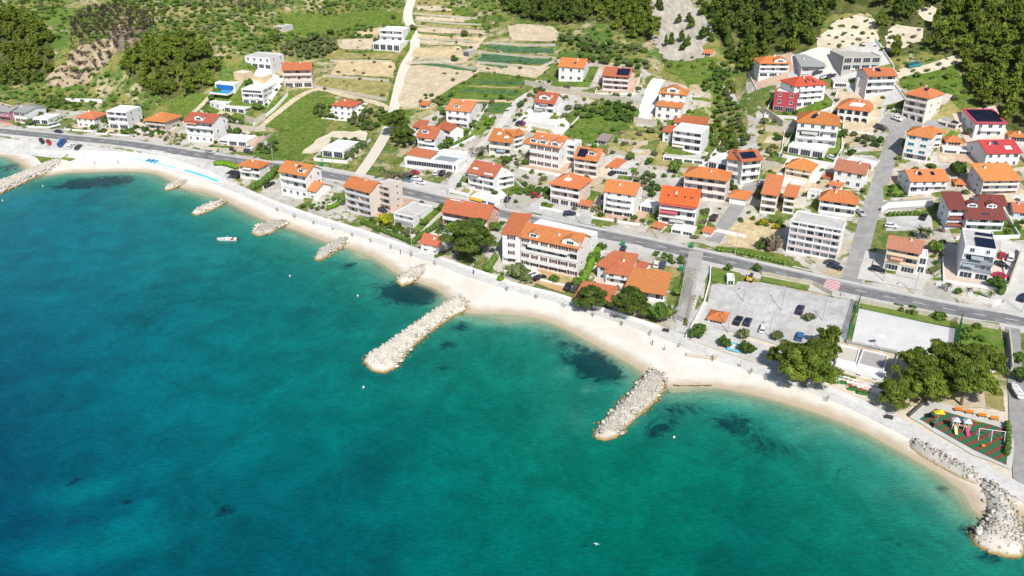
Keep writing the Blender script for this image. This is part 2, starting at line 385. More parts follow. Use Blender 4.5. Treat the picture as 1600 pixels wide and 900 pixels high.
def ribbon_pts(line, w0, w1):
    "left and right offset lines of a centre line"
    l = []; r = []
    for i, p in enumerate(line):
        d = (line[min(i + 1, len(line) - 1)] - line[max(i - 1, 0)]).normalized(); n = Vector((-d.y, d.x))
        l.append(p + n * w0); r.append(p + n * w1)
    return l, r
def ribbon(name, line, w0, w1, material, off=.1, thick=0, kind='structure'):
    l, r = ribbon_pts(line, w0, w1); mb = MB(); n = max(1, int(abs(w0 - w1) / 2))
    for i in range(len(line) - 1):
        for k in range(n):
            q = [l[i].lerp(r[i], k / n), l[i].lerp(r[i], (k + 1) / n), l[i + 1].lerp(r[i + 1], (k + 1) / n), l[i + 1].lerp(r[i + 1], k / n)]
            q = [(p.x, p.y, H(p.x, p.y) + off) for p in q]
            a = (q[1][0] - q[0][0]) * (q[2][1] - q[0][1]) - (q[2][0] - q[0][0]) * (q[1][1] - q[0][1])
            mb.face(q if a > 0 else q[::-1])
            if thick and k in (0, n - 1):
                for e in ([(q[0], q[3])] if k == 0 else []) + ([(q[1], q[2])] if k == n - 1 else []):
                    lo = [(p[0], p[1], p[2] - thick) for p in e]; mb.face([e[0], e[1], lo[1], lo[0]])
    o = mb.obj(name, material, smooth=False)
    return tag(o, kind=kind) if kind else o
# materials of the ground covers
M_ASPH = mat('asphalt', (.19, .19, .195), .9, .2, .22, .2, .1, 9, coords='World', col2=(.25, .25, .25))
M_SIDE = mat('side road asphalt', (.29, .285, .275), .9, .10, .3, .2, coords='World', col2=(.36, .35, .335))
M_LOT = mat('pale car park asphalt', (.46, .455, .44), .9, .16, .16, .2, coords='World', col2=(.56, .55, .525))
def town_material():
    "patchwork of paving, gravel, dry earth and garden green between the houses"
    m, N, L = nodes_of('town yards'); b = N['Principled BSDF']; b.inputs['Roughness'].default_value = .93; b.inputs['Specular IOR Level'].default_value = .15
    geo = N.new('ShaderNodeNewGeometry'); P = geo.outputs['Position']
    c = mixc(N, L, mrange(N, L, nz(N, L, P, .12, 5, .6), .4, .6), (.43, .405, .355), (.56, .53, .475))
    c = mixc(N, L, mrange(N, L, nz(N, L, P, .07, 6, .62, .3), .55, .60), c, (.50, .40, .26))
    mp = N.new('ShaderNodeMapping'); mp.inputs['Location'].default_value = (91, 37, 5); L.new(P, mp.inputs['Vector'])
    g = mixc(N, L, mrange(N, L, nz(N, L, mp.outputs[0], .4, 5, .7), .4, .62), (.09, .16, .03), (.22, .22, .07))
    c = mixc(N, L, mrange(N, L, nz(N, L, mp.outputs[0], .065, 6, .64, .4), .515, .55), c, g)
    hs = N.new('ShaderNodeHueSaturation'); L.new(c, hs.inputs['Color']); L.new(mrange(N, L, nz(N, L, P, .9, 5, .72), .25, .75, .78, 1.14), hs.inputs['Value'])
    L.new(hs.outputs[0], b.inputs['Base Color']); return m
M_TOWN = town_material()
M_CONC = mat('concrete paving', (.52, .505, .475), .9, .08, .25, .2, coords='World', col2=(.60, .585, .55))
M_PROM = mat('promenade paving', (.58, .57, .545), .85, .12, .3, .2, coords='World', col2=(.66, .65, .62))
M_YARD = mat('yard paving', (.44, .41, .36), .92, .16, .12, .2, .2, 3, coords='World', col2=(.56, .53, .48))
M_SAND = mat('beach sand', (.70, .62, .51), .95, .09, .13, .1, .3, 3, coords='World', col2=(.78, .72, .63))
def sand_material():
    m, N, L = nodes_of('beach sand'); b = N['Principled BSDF']; b.inputs['Roughness'].default_value = .95; b.inputs['Specular IOR Level'].default_value = .1
    geo = N.new('ShaderNodeNewGeometry'); P = geo.outputs['Position']; sep = N.new('ShaderNodeSeparateXYZ'); L.new(P, sep.inputs[0])
    c = mixc(N, L, mrange(N, L, nz(N, L, P, .13, 6, .68), .36, .66), (.71, .655, .575), (.79, .75, .68))
    c = mixc(N, L, mrange(N, L, nz(N, L, P, 1.3, 4, .75), .58, .74, 0, .55), c, (.56, .49, .41))
    wob = N.new('ShaderNodeMath'); wob.operation = 'MULTIPLY_ADD'; L.new(nz(N, L, P, .25, 4, .6), wob.inputs[0]); wob.inputs[1].default_value = .35; L.new(sep.outputs[2], wob.inputs[2])
    c = mixc(N, L, mrange(N, L, wob.outputs[0], .22, .62), (.50, .41, .29), c)          # wet band along the water
    L.new(c, b.inputs['Base Color']); bp = N.new('ShaderNodeBump'); bp.inputs['Strength'].default_value = .35; bp.inputs['Distance'].default_value = .2
    L.new(nz(N, L, P, 2.5, 4, .7), bp.inputs['Height']); L.new(bp.outputs[0], b.inputs['Normal']); return m
M_SAND = sand_material()
M_DRY = mat('dry soil', (.55, .43, .25), .95, .22, .16, .1, .4, 2, coords='World', col2=(.64, .52, .32))
M_DRY2 = mat('pale soil', (.53, .43, .29), .95, .2, .2, .1, .4, 2, coords='World', col2=(.62, .53, .39))
M_GRASS = mat('meadow grass', (.115, .195, .028), .95, .38, .25, .1, .5, 3, coords='World', col2=(.17, .22, .05))
M_LAWN = mat('lawn grass', (.12, .21, .035), .95, .2, .3, .1, .4, 3, coords='World', col2=(.20, .25, .06))
M_DGRASS = mat('rough green growth', (.085, .16, .026), .95, .35, .22, .1, .7, 2, coords='World', col2=(.16, .22, .05))
M_OLIVE = mat('dry grass', (.26, .25, .08), .95, .25, .25, .1, .5, 3, coords='World', col2=(.42, .36, .16))
M_CROP = mat('crop rows', (.05, .14, .065), .95, .25, .4, .1, .6, 3, coords='World', col2=(.11, .20, .10))
M_SCREE = mat('grey scree', (.44, .40, .33), .95, .22, .14, .1, .8, 2, coords='World', col2=(.57, .53, .45), stretch=(1.5, .4, 1))
M_QUARRY = mat('bare limestone earth', (.60, .52, .38), .95, .14, .14, .1, .7, 1.5, coords='World', col2=(.70, .63, .50))
M_WHITE = mat('road paint white', (.80, .80, .78), .8, .08, 2)
M_STONE = mat('stone wall', (.52, .47, .38), .95, .18, .8, .1, .6, 3, coords='World', col2=(.62, .57, .48))
M_WWALL = mat('white garden wall', (.80, .79, .77), .9, .06, .4, .1, coords='World')
# ---------------------------------------------------------------- beach, promenade, roads
PROM_PX = [(-60, 232), (0, 236), (50, 240), (100, 242), (150, 244), (200, 248), (250, 256), (290, 267), (330, 280), (370, 296), (420, 317), (470, 336), (530, 355), (590, 374), (640, 392), (690, 410), (740, 429), (800, 449), (860, 464), (920, 483), (980, 502), (1040, 523), (1100, 548), (1160, 569), (1220, 590), (1280, 611), (1340, 634), (1400, 664), (1450, 690), (1500, 718), (1550, 746), (1600, 774), (1660, 808), (1720, 840)]
PROM = catmull([gpt(u, v).to_2d() for u, v in PROM_PX], 3)
bl, br = ribbon_pts(SHORE[2:-2], 0, -1.5)   # a little below the waterline
beach = [tuple(p) for p in br] + [tuple(p) for p in PROM[::-1]]
sheet_w('beach', beach, M_SAND, .05)
ribbon('promenade', PROM, 2.6, -2.2, M_PROM, .25, .6)
ribbon('main_road', ROADX[1:-1], 3.6, -3.6, M_ASPH, .13)
# hard verges beside the road, then kerbed pavements
ribbon('road_verge', ROADX[1:-1], 7.5, -7.0, M_CONC, .06)
ribbon('pavement', ROADX[1:-1], 5.3, 3.62, M_CONC, .25, .2)
ribbon('pavement', ROADX[1:-1], -3.62, -5.2, M_CONC, .25, .2)
def dashes(name, line, off, dash, gap, w, mtl, z=.136):
    mb = MB(); acc = 0; on = True; p = line[0]; seg = []
    l2, _ = ribbon_pts(line, off, off)
    d = [0]
    for i in range(1, len(l2)): d.append(d[-1] + (l2[i] - l2[i - 1]).length)
    def at(s):
        i = min(max(bisect_right(d, s) - 1, 0), len(d) - 2); return l2[i].lerp(l2[i + 1], (s - d[i]) / (d[i + 1] - d[i])), (l2[i + 1] - l2[i]).normalized()
    s = 0
    while s + dash < d[-1]:
        n = max(1, int(dash / 2))
        for k in range(n):
            (a, ta), (b, tb) = at(s + dash * k / n), at(s + dash * (k + 1) / n)
            na, nb = Vector((-ta.y, ta.x)) * w / 2, Vector((-tb.y, tb.x)) * w / 2
            mb.face([(q.x, q.y, H(q.x, q.y) + z) for q in (a - na, b - nb, b + nb, a + na)])
        s += dash + gap
    return tag(mb.obj(name, mtl), kind='structure')
dashes('road_marking', ROADX[1:-1], 0, 3.2, 4.5, .22, M_WHITE)
dashes('road_marking', ROADX[1:-1], 3.25, 40, .01, .16, M_WHITE)
dashes('road_marking', ROADX[1:-1], -3.25, 40, .01, .16, M_WHITE)
def side_road(pts, w, name='side_road', m=M_SIDE, off=.15):
    ln = catmull([gpt(u, v).to_2d() for u, v in pts], 2.5)
    ribbon(name, ln, w / 2, -w / 2, m, off); return ln
LANE_TRACK = side_road([(556, 278), (580, 248), (600, 215), (612, 185), (618, 160), (626, 125), (634, 100), (648, 75), (645, 50), (637, 25), (643, 0), (648, -15)], 5.0, 'gravel_lane', mat('pale gravel lane', (.66, .61, .52), .95, .08, .3, .1, coords='World'))
LANE_E = side_road([(1328, 448), (1340, 405), (1352, 360), (1364, 318), (1375, 285), (1384, 258), (1392, 232), (1402, 205), (1396, 192), (1380, 185)], 5.6)
LANE_E2 = side_road([(1362, 330), (1385, 322), (1420, 320), (1458, 316)], 4.6, off=.17)
LANE_C = side_road([(1113, 378), (1130, 355), (1150, 325), (1168, 300), (1178, 285)], 5)
LANE_M = side_road([(700, 300), (715, 275), (730, 255), (745, 235), (770, 210), (790, 185), (806, 160), (822, 145)], 4.2, m=M_CONC)
LANE_W = side_road([(1005, 190), (1012, 165), (1022, 135), (1030, 124)], 6.0, 'white_driveway', mat('white concrete', (.84, .83, .80), .9, .05, .4, .1, coords='World'))
side_road([(1400, 205), (1420, 192), (1450, 196), (1490, 190)], 5, off=.16)
side_road([(1400, 118), (1420, 112), (1450, 108), (1480, 98), (1500, 92)], 5, 'dirt_track', M_QUARRY, .3)
side_road([(1582, 505), (1584, 560), (1588, 620), (1592, 690), (1598, 760)], 3.4, 'service_lane', M_SIDE, .2)
side_road([(1103, 412), (1090, 440), (1075, 480), (1066, 520)], 4, 'access_ramp', M_LOT, .2)
side_road([(1590, 380), (1586, 420), (1580, 470), (1576, 492)], 9, 'access_road', M_CONC, .14)
side_road([(400, 205), (430, 180), (470, 150), (500, 140), (540, 150), (590, 162), (608, 172)], 3.0, 'dirt_track', M_DRY2, .25)
side_road([(300, 178), (320, 160), (333, 145)], 2.6, 'dirt_track', M_DRY2, .25)
side_road([(636, 100), (665, 97), (700, 97), (722, 98), (745, 72), (758, 58)], 2.6, 'dirt_track', M_DRY2, .25)
side_road([(1120, 130), (1140, 145), (1150, 165)], 2.2, 'garden_path', M_CONC, .25)
# ---------------------------------------------------------------- paved town ground
sheet('town_paving', [(640, 268), (640, 235), (640, 200), (690, 168), (700, 155), (760, 165), (800, 150), (835, 120), (870, 95), (930, 95), (1000, 105), (1030, 122), (1060, 130), (1095, 150), (1105, 190), (1112, 230), (1140, 225), (1170, 200), (1165, 135), (1180, 95), (1250, 85), (1300, 75), (1385, 80), (1410, 130), (1420, 140), (1500, 150), (1510, 185), (1580, 180), (1600, 205), (1640, 260), (1650, 420), (1620, 505), (1500, 484), (1300, 443), (1100, 398), (930, 362), (780, 330)], M_TOWN, .10, .6)
sheet('town_paving', [(360, 258), (430, 264), (560, 286), (700, 319), (860, 354), (1000, 382), (1105, 404), (1100, 470), (1085, 535), (1000, 505), (920, 478), (800, 443), (690, 403), (590, 367), (500, 341), (430, 315), (340, 280), (300, 265), (230, 243)], M_TOWN, .10, .3)
sheet('roadside_paving', [(-40, 150), (20, 165), (90, 172), (150, 175), (300, 190), (400, 205), (440, 240), (420, 256), (330, 243), (190, 221), (60, 208), (-60, 196)], M_TOWN, .10, .8)
sheet('parking_strip', [(0, 214), (60, 220), (130, 226), (200, 236), (280, 246), (360, 262), (365, 286), (300, 262), (240, 249), (180, 241), (100, 238), (0, 231)], M_LOT, .14, .2)
sheet('seafront_paving', [(90, 236), (150, 238), (200, 242), (250, 250), (290, 262), (340, 280), (300, 272), (240, 258), (190, 250), (140, 247), (100, 246)], M_PROM, .22, .2)
G = lambda n, p, m, o=.16, a=.5: sheet(n, p, m, o, a)
# left slope
G('meadow', [(400, 193), (425, 160), (442, 148), (480, 150), (522, 152), (520, 188), (505, 208), (490, 225), (470, 252), (430, 246), (420, 238), (447, 222), (452, 205), (430, 200)], M_GRASS)
G('meadow', [(493, 135), (508, 122), (560, 124), (612, 130), (606, 156), (580, 152), (540, 145)], M_OLIVE)
G('dry_field', [(515, 118), (530, 97), (580, 94), (618, 98), (614, 122), (560, 118)], M_DRY)
G('dry_field', [(520, 80), (560, 84), (625, 84), (620, 94), (560, 92), (505, 92)], M_OLIVE)
G('dry_field', [(528, 62), (584, 60), (580, 78), (530, 76)], M_DRY2)
G('dry_field', [(560, 48), (600, 44), (590, 56), (555, 56)], M_DRY)
G('meadow', [(260, 165), (290, 145), (325, 148), (320, 172), (300, 182), (262, 178)], M_GRASS)
G('meadow', [(440, 25), (500, 20), (600, 15), (630, 22), (632, 40), (590, 42), (520, 55), (480, 55), (440, 45)], M_GRASS, .14, 1.2)
G('meadow', [(30, 22), (70, 12), (130, 18), (180, 35), (110, 45), (60, 38)], M_LAWN, .14, 1.2)
G('bare_slope', [(70, 130), (90, 105), (130, 70), (170, 60), (190, 75), (165, 100), (140, 130), (100, 140)], mat('brown eroded slope', (.36, .27, .18), .95, .25, .16, .1, .6, 2, coords='World', col2=(.50, .41, .28)), .14, 1.5)
G('bare_slope', [(170, 60), (180, 40), (230, 45), (215, 75), (195, 85)], mat('burnt soil', (.20, .155, .13), .95, .25, .2, .1, .5, 2, coords='World', col2=(.33, .25, .19)), .15, 1.5)
G('dry_field', [(215, 12), (320, 10), (330, 22), (240, 26)], M_OLIVE, .14, .8)
G('bare_slope', [(500, 215), (520, 205), (575, 205), (570, 222), (520, 228), (490, 240), (470, 240)], M_QUARRY, .2, 1)
G('meadow', [(40, 235), (60, 233), (95, 238), (125, 245), (110, 252), (85, 250), (65, 256), (58, 248)], M_LAWN, .2, .4)
G('meadow', [(390, 240), (420, 236), (452, 236), (470, 240), (465, 250), (420, 252)], M_DGRASS, .2, .8)
# central terraces
G('dry_field', [(640, 103), (690, 100), (748, 110), (746, 118), (705, 137), (685, 160), (665, 168), (626, 168), (622, 158), (632, 128)], M_DRY2, .16, .6)
G('dry_field', [(648, 75), (720, 72), (728, 92), (660, 92), (644, 88)], M_DRY, .16, .6)
G('crop_field', [(655, 99), (700, 101), (745, 108), (742, 112), (700, 107), (656, 102)], M_CROP, .2, .4)
for i, (a, b, c, m) in enumerate([(2, 650, 712, M_OLIVE), (11, 652, 722, M_DRY2), (19, 648, 735, M_OLIVE), (27, 650, 745, M_DRY2), (37, 650, 752, M_OLIVE), (44, 652, 758, M_DRY2), (54, 654, 752, M_DRY), (63, 655, 745, M_DRY2)]):
    G('terrace_strip', [(b, a - 2), (c, a + 1 + i * .8), (c + 4, a + 6 + i * .8), (b, a + 5)], m, .15, .5)
G('meadow', [(700, 10), (738, 14), (745, 28), (712, 24)], M_GRASS, .17, .6); G('meadow', [(725, 32), (760, 28), (770, 40), (735, 42)], M_GRASS, .18, .6)
G('bare_slope', [(792, 42), (810, 38), (865, 42), (872, 52), (870, 64), (800, 64)], M_DRY2, .17, .6)
G('crop_field', [(758, 72), (785, 71), (865, 76), (868, 84), (790, 81)], M_CROP, .18, .5)
G('crop_field', [(752, 84), (800, 87), (868, 97), (862, 102), (800, 97), (752, 90)], M_CROP, .2, .3)
G('crop_field', [(746, 91), (792, 94), (798, 99), (792, 107), (745, 98)], M_CROP, .19, .3)
G('dry_field', [(743, 100), (785, 108), (800, 100), (860, 105), (838, 122), (790, 117), (748, 110)], M_DRY2, .17, .4)
G('vegetable_garden', [(668, 160), (690, 148), (750, 112), (800, 118), (838, 124), (832, 138), (800, 160), (785, 178), (755, 175), (700, 158), (690, 165)], M_DGRASS, .17, .6)
for i in range(7):
    y = 126 + i * 7
    G('vegetable_bed', [(738 - i * 8, y), (826 - i * 5, y + 4), (824 - i * 5, y + 7), (736 - i * 8, y + 3)], [M_CROP, M_OLIVE, M_CROP, M_LAWN, M_DRY, M_CROP, M_CROP][i], .21, .5)
G('scree_slope', [(1003, -8), (1072, -8), (1092, 15), (1117, 48), (1112, 58), (1098, 72), (1100, 90), (1078, 96), (1058, 96), (1036, 92), (1022, 68), (1016, 52), (1024, 34), (1008, 12)], M_SCREE, .3, 1.0)
G('meadow', [(1032, 92), (1060, 95), (1082, 86), (1124, 92), (1120, 110), (1104, 130), (1075, 132), (1060, 118), (1042, 112)], M_GRASS, .2, .8)
G('rough_garden', [(884, 180), (900, 168), (950, 165), (1000, 170), (998, 188), (985, 200), (962, 210), (935, 225), (900, 222), (880, 214), (888, 200)], M_DGRASS, .2, .8)
G('rough_garden', [(890, 195), (935, 180), (960, 200), (925, 222), (900, 220)], M_GRASS, .24, .8)
G('lawn', [(970, 205), (1025, 210), (1032, 218), (1000, 224), (968, 215)], M_OLIVE, .22, .4)
G('lawn', [(985, 196), (1026, 202), (1026, 206), (985, 202)], M_OLIVE, .22, .2)
G('lawn', [(1078, 175), (1108, 178), (1108, 188), (1080, 186)], M_GRASS, .22, .3)
G('lawn', [(1082, 152), (1110, 156), (1110, 160), (1082, 157)], M_GRASS, .22, .3)
G('lawn', [(828, 198), (860, 202), (866, 210), (890, 212), (888, 220), (835, 208)], M_OLIVE, .2, .4)
G('lawn', [(716, 205), (735, 195), (760, 188), (764, 200), (750, 212), (722, 212)], M_LAWN, .22, .4)
G('rough_garden', [(950, 222), (990, 225), (985, 238), (955, 236)], M_OLIVE, .2, .6)
# right side hill
G('quarry_floor', [(1275, 60), (1290, 48), (1308, 30), (1340, 26), (1362, 30), (1368, 48), (1374, 66), (1330, 72), (1298, 78), (1278, 74)], M_QUARRY, .25, 1)
G('bare_slope', [(1380, 60), (1400, 40), (1440, 45), (1445, 60), (1410, 75), (1390, 85)], M_QUARRY, .2, 1.4)
G('bare_slope', [(1430, 20), (1452, 12), (1468, 20), (1462, 34), (1440, 34)], M_QUARRY, .2, 1.2)
G('meadow', [(1400, 118), (1440, 108), (1490, 106), (1502, 125), (1520, 150), (1535, 168), (1500, 174), (1488, 160), (1490, 142), (1450, 138), (1404, 138)], M_GRASS, .2, 1)
G('dry_yard', [(1195, 195), (1240, 200), (1240, 212), (1235, 240), (1195, 236), (1180, 222)], M_OLIVE, .2, .6)
G('dry_yard', [(1200, 212), (1232, 215), (1230, 226), (1192, 224)], M_DRY2, .24, .5)
G('lawn', [(1380, 292), (1400, 288), (1428, 300), (1424, 308), (1380, 310)], M_LAWN, .2, .2)
G('lawn', [(1380, 334), (1450, 332), (1456, 337), (1384, 340)], M_GRASS, .22, .2)
G('parking_strip', [(1384, 338), (1455, 336), (1458, 360), (1384, 362)], M_LOT, .2, .2)
G('lawn', [(1572, 362), (1602, 358), (1606, 376), (1578, 376)], M_GRASS, .22, .2)
G('dry_yard', [(1140, 360), (1172, 335), (1180, 340), (1200, 345), (1226, 352), (1215, 396), (1180, 392), (1135, 382)], M_DRY, .2, .6)
G('lawn', [(1118, 386), (1160, 388), (1220, 400), (1232, 410), (1180, 402), (1120, 392)], M_GRASS, .24, .3)
G('dry_yard', [(952, 310), (985, 312), (1030, 330), (1024, 350), (990, 345), (925, 330)], M_OLIVE, .14, .6)
G('forecourt', [(830, 318), (862, 312), (905, 326), (928, 330), (922, 352), (880, 345), (826, 330)], M_LOT, .2, .2)
G('forecourt', [(1352, 392), (1390, 400), (1436, 425), (1450, 436), (1440, 455), (1390, 445), (1340, 436)], M_CONC, .2, .2)
G('forecourt', [(620, 275), (660, 282), (705, 292), (700, 308), (640, 295), (612, 285)], M_CONC, .2, .2)
# south of the road
G('forecourt', [(840, 420), (900, 433), (912, 440), (880, 458), (834, 442)], mat('ochre paving', (.50, .32, .16), .9, .1, .3, .2, coords='World', col2=(.56, .38, .20)), .2, .1)
G('forecourt', [(925, 372), (1000, 384), (1020, 395), (1010, 402), (935, 395)], M_CONC, .2, .2)
G('dry_yard', [(1018, 412), (1060, 420), (1064, 430), (1040, 440), (1015, 430)], M_OLIVE, .22, .2)
G('garden_bed', [(600, 345), (625, 352), (655, 362), (665, 372), (640, 378), (600, 362), (575, 350)], M_DRY, .2, .4)
G('car_park', [(1112, 446), (1140, 440), (1190, 442), (1250, 455), (1300, 466), (1335, 470), (1322, 530), (1300, 545), (1250, 545), (1215, 540), (1160, 522), (1120, 515), (1100, 500)], M_LOT, .2, .1)
G('beach_forecourt', [(1066, 530), (1085, 490), (1100, 470), (1118, 480), (1112, 500), (1130, 520), (1210, 545), (1290, 575), (1280, 605), (1200, 578), (1110, 545)], M_CONC, .17, .1)
G('lawn', [(1112, 418), (1135, 422), (1158, 428), (1150, 446), (1134, 446), (1112, 440)], M_LAWN, .26, .1)
G('lawn', [(1190, 432), (1265, 447), (1262, 455), (1188, 440)], M_LAWN, .26, .1)
G('lawn', [(1346, 474), (1360, 472), (1420, 484), (1495, 498), (1498, 514), (1420, 500), (1345, 483)], M_LAWN, .26, .2)
G('lawn', [(1500, 500), (1562, 506), (1564, 565), (1530, 552), (1500, 545)], M_LAWN, .26, .2)
G('sports_court', [(1342, 483), (1420, 500), (1492, 515), (1488, 545), (1440, 555), (1400, 552), (1330, 538)], mat('court concrete', (.60, .60, .59), .9, .05, .2, .2, coords='World', col2=(.66, .655, .64)), .24, 0)
G('dry_yard', [(1375, 560), (1440, 545), (1540, 590), (1560, 640), (1470, 640), (1400, 632), (1360, 600)], M_DRY2, .2, .5)
G('lawn', [(1538, 612), (1568, 616), (1570, 645), (1540, 636)], M_OLIVE, .25, .2)
pp = [(1436, 656), (1462, 640), (1478, 645), (1572, 672), (1576, 690), (1572, 728), (1520, 704)]
G('playground_border', [(1420, 652), (1450, 624), (1480, 632), (1575, 664), (1584, 690), (1580, 735), (1520, 712)], M_CONC, .22, .1)
PLAYG = pxpoly(pp)
sheet_w('playground_surface', PLAYG, mat('green rubber', (.045, .15, .075), .9, .1, .4, .1, coords='World'), .28)
# painted stripes of the playground: long narrow bands cut to its outline
M_RST = mat('red rubber', (.24, .07, .05), .9, .1, .4, .1, coords='World')
d0 = (gpt(1560, 672) - gpt(1500, 700)).to_2d().normalized(); n0 = Vector((-d0.y, d0.x)); c0 = gpt(1505, 675).to_2d()
def clip_half(poly, p, n):
    out = []
    for i in range(len(poly)):
        a, b = Vector(poly[i - 1]), Vector(poly[i]); da, db = (a - p).dot(n), (b - p).dot(n)
        if (da >= 0) != (db >= 0): out.append(tuple(a.lerp(b, da / (da - db))))
        if db >= 0: out.append(tuple(b))
    return out
for k in range(-9, 10):
    q = clip_half(clip_half(PLAYG, c0 + n0 * (k * 2.0), n0), c0 + n0 * (k * 2.0 + .75), -n0)
    if len(q) > 2: sheet_w('playground_stripe', q, M_RST, .32)
# parking bay lines
def line_px(p, q, w=.14, off=.25, name='parking_line', m=M_WHITE):
    a, b = gpt(*p).to_2d(), gpt(*q).to_2d(); d = (b - a).normalized(); n = Vector((-d.y, d.x)) * w / 2
    sheet_w(name, [tuple(a - n), tuple(b - n), tuple(b + n), tuple(a + n)], m, off)
bay = mat('worn bay paint', (.66, .66, .65), .9, .12, 1.5)
for i in range(10):
    u, v = 1192 + i * 12.6, 445 + i * 2.9; line_px((u + 4, v), (u - 2, v + 11), m=bay)
for i in range(11):
    u, v = 1162 + i * 11.6, 474 + i * 2.7; line_px((u + 5, v - 11), (u, v), m=bay); line_px((u - 1, v + 2), (u - 7, v + 13), m=bay)
line_px((1158, 475), (1284, 505), .5, .25, m=M_CONC)
line_px((1358, 510), (1478, 535), .1, .29, 'court_line'); line_px((1412, 498), (1405, 550), .1, .29, 'court_line')
# raised red crossing with white bars
ci = min(range(len(ROAD)), key=lambda i: (ROAD[i] - onz(1293, 444, ZR).to_2d()).length)
cp, cd = ROAD[ci], (ROAD[ci + 1] - ROAD[ci - 1]).normalized(); cn = Vector((-cd.y, cd.x))
def oquad(c, d, n, a0, a1, b0, b1): return [tuple(c + d * a0 + n * b0), tuple(c + d * a1 + n * b0), tuple(c + d * a1 + n * b1), tuple(c + d * a0 + n * b1)]
sheet_w('crossing_surface', oquad(cp, cd, cn, -2.3, 2.3, -3.5, 3.5), mat('red crossing paint', (.50, .06, .10), .8, .1, 1), .143)
for k in range(7):
    sheet_w('crossing_stripe', oquad(cp, cd, cn, -2.2, 2.2, -3.3 + k, -2.85 + k), M_WHITE, .149)
# seaweed washed up along the waterline
M_WRACK = mat('seaweed wrack', (.13, .085, .045), .95, .4, 1.2, .1, .6, 5, coords='World', col2=(.30, .22, .14))
for a, b in (((1052, 603), (1112, 603)),):
    p, q = gpt(*a).to_2d(), gpt(*b).to_2d(); d = (q - p); n = Vector((-d.y, d.x)).normalized(); r_ = random.Random(int(a[0])); k = 9
    up = [p.lerp(q, i / k) + n * r_.uniform(.05, .5) for i in range(k + 1)]; lo = [p.lerp(q, i / k) - n * r_.uniform(.05, .4) for i in range(k + 1)]
    sheet_w('seaweed_wrack', [tuple(x) for x in lo + up[::-1]], M_WRACK, .09, kind='stuff')
# ---------------------------------------------------------------- houses
WHT = (.80, .80, .79); CREAM = (.78, .66, .50); PINK = (.72, .40, .31); GREY = (.50, .50, .50); LGREY = (.66, .66, .66); TAN = (.66, .52, .34); REDW = (.55, .055, .10); CONC = (.46, .45, .43); BLUSH = (.78, .63, .55)
O1 = (.64, .205, .075); O2 = (.65, .222, .068); RD = (.54, .145, .068); RS = (.44, .17, .095); MR = (.23, .055, .048); RC = (.55, .07, .065)
M_GLASS = mat('dark window glass', (.045, .055, .075), .12, .2, 1.2, .5)
M_GLASSB = mat('blue window glass', (.02, .17, .25), .15, .15, 1.2, .5)
M_GREYGL = mat('grey balcony glass', (.30, .33, .36), .2, .1, .8, .5)
M_FRAME = mat('white window frame', (.78, .78, .76), .6, .03, 1)
M_SHUT = mat('brown shutter', (.16, .055, .04), .7, .1, 2)
M_SHUTG = mat('grey shutter', (.25, .27, .32), .7, .1, 2)
M_SOLAR = mat('solar glass', (.012, .018, .045), .15, .3, .9, .6)
M_ALU = mat('aluminium', (.55, .55, .56), .4, .05, 2, .5, metal=.4)
M_FLAT = mat('flat roof screed', (.52, .51, .48), .95, .12, .3, .1, .2, 3, col2=(.62, .60, .57))
M_FLATW = mat('white flat roof', (.78, .78, .76), .9, .08, .3, .1, col2=(.70, .70, .68))
M_DARK = mat('dark opening', (.02, .02, .022), .9, .2, 1)
def roofmat(c): return paint(c, .88, .26, vscale=.6, bump=.4, bscale=5, stretch=(2.6, .5, .5), rvar=.05, col2=tuple(min(1, x * k) for x, k in zip(c, (.86, 1.06, 1.18))))
def wallmat(c): return paint(c, .88, .10, vscale=.3)
_wm = {}
def window_mesh(w, h, kind):
    key = (round(w, 1), round(h, 1), kind)
    if key in _wm: return _wm[key]
    mb = MB(); t = .09
    mb.box(-w / 2, w / 2, -.05, .0, -h / 2, -h / 2 + t, 0); mb.box(-w / 2, w / 2, -.05, .0, h / 2 - t, h / 2, 0)
    mb.box(-w / 2, -w / 2 + t, -.05, .0, -h / 2 + t, h / 2 - t, 0); mb.box(w / 2 - t, w / 2, -.05, .0, -h / 2 + t, h / 2 - t, 0)
    mb.box(-w / 2 + t, w / 2 - t, -.02, .0, -h / 2 + t, h / 2 - t, 1)
    nb = 1 if w < 2 else int(w / 1.1)
    for k in range(1, nb + 1):
        x = -w / 2 + w * k / (nb + 1); mb.box(x - .035, x + .035, -.045, -.021, -h / 2 + t, h / 2 - t, 0)
    if kind == 's':   # open shutters each side
        for s in (-1, 1): mb.box(s * (w / 2 + .04) if s > 0 else -w / 2 - .04 - w * .5, (w / 2 + .04 + w * .5) if s > 0 else -w / 2 - .04, -.06, -.005, -h / 2, h / 2, 2)
    if kind in 'ws': mb.box(-w / 2 - .1, w / 2 + .1, -.14, .0, -h / 2 - .08, -h / 2 - .003, 0)
    gl = M_GLASSB if kind == 't' else M_GREYGL if kind in 'yc' else M_GLASS
    _wm[key] = mb.mesh('window', [M_FRAME, gl, M_SHUT]); return _wm[key]
class Mass: pass
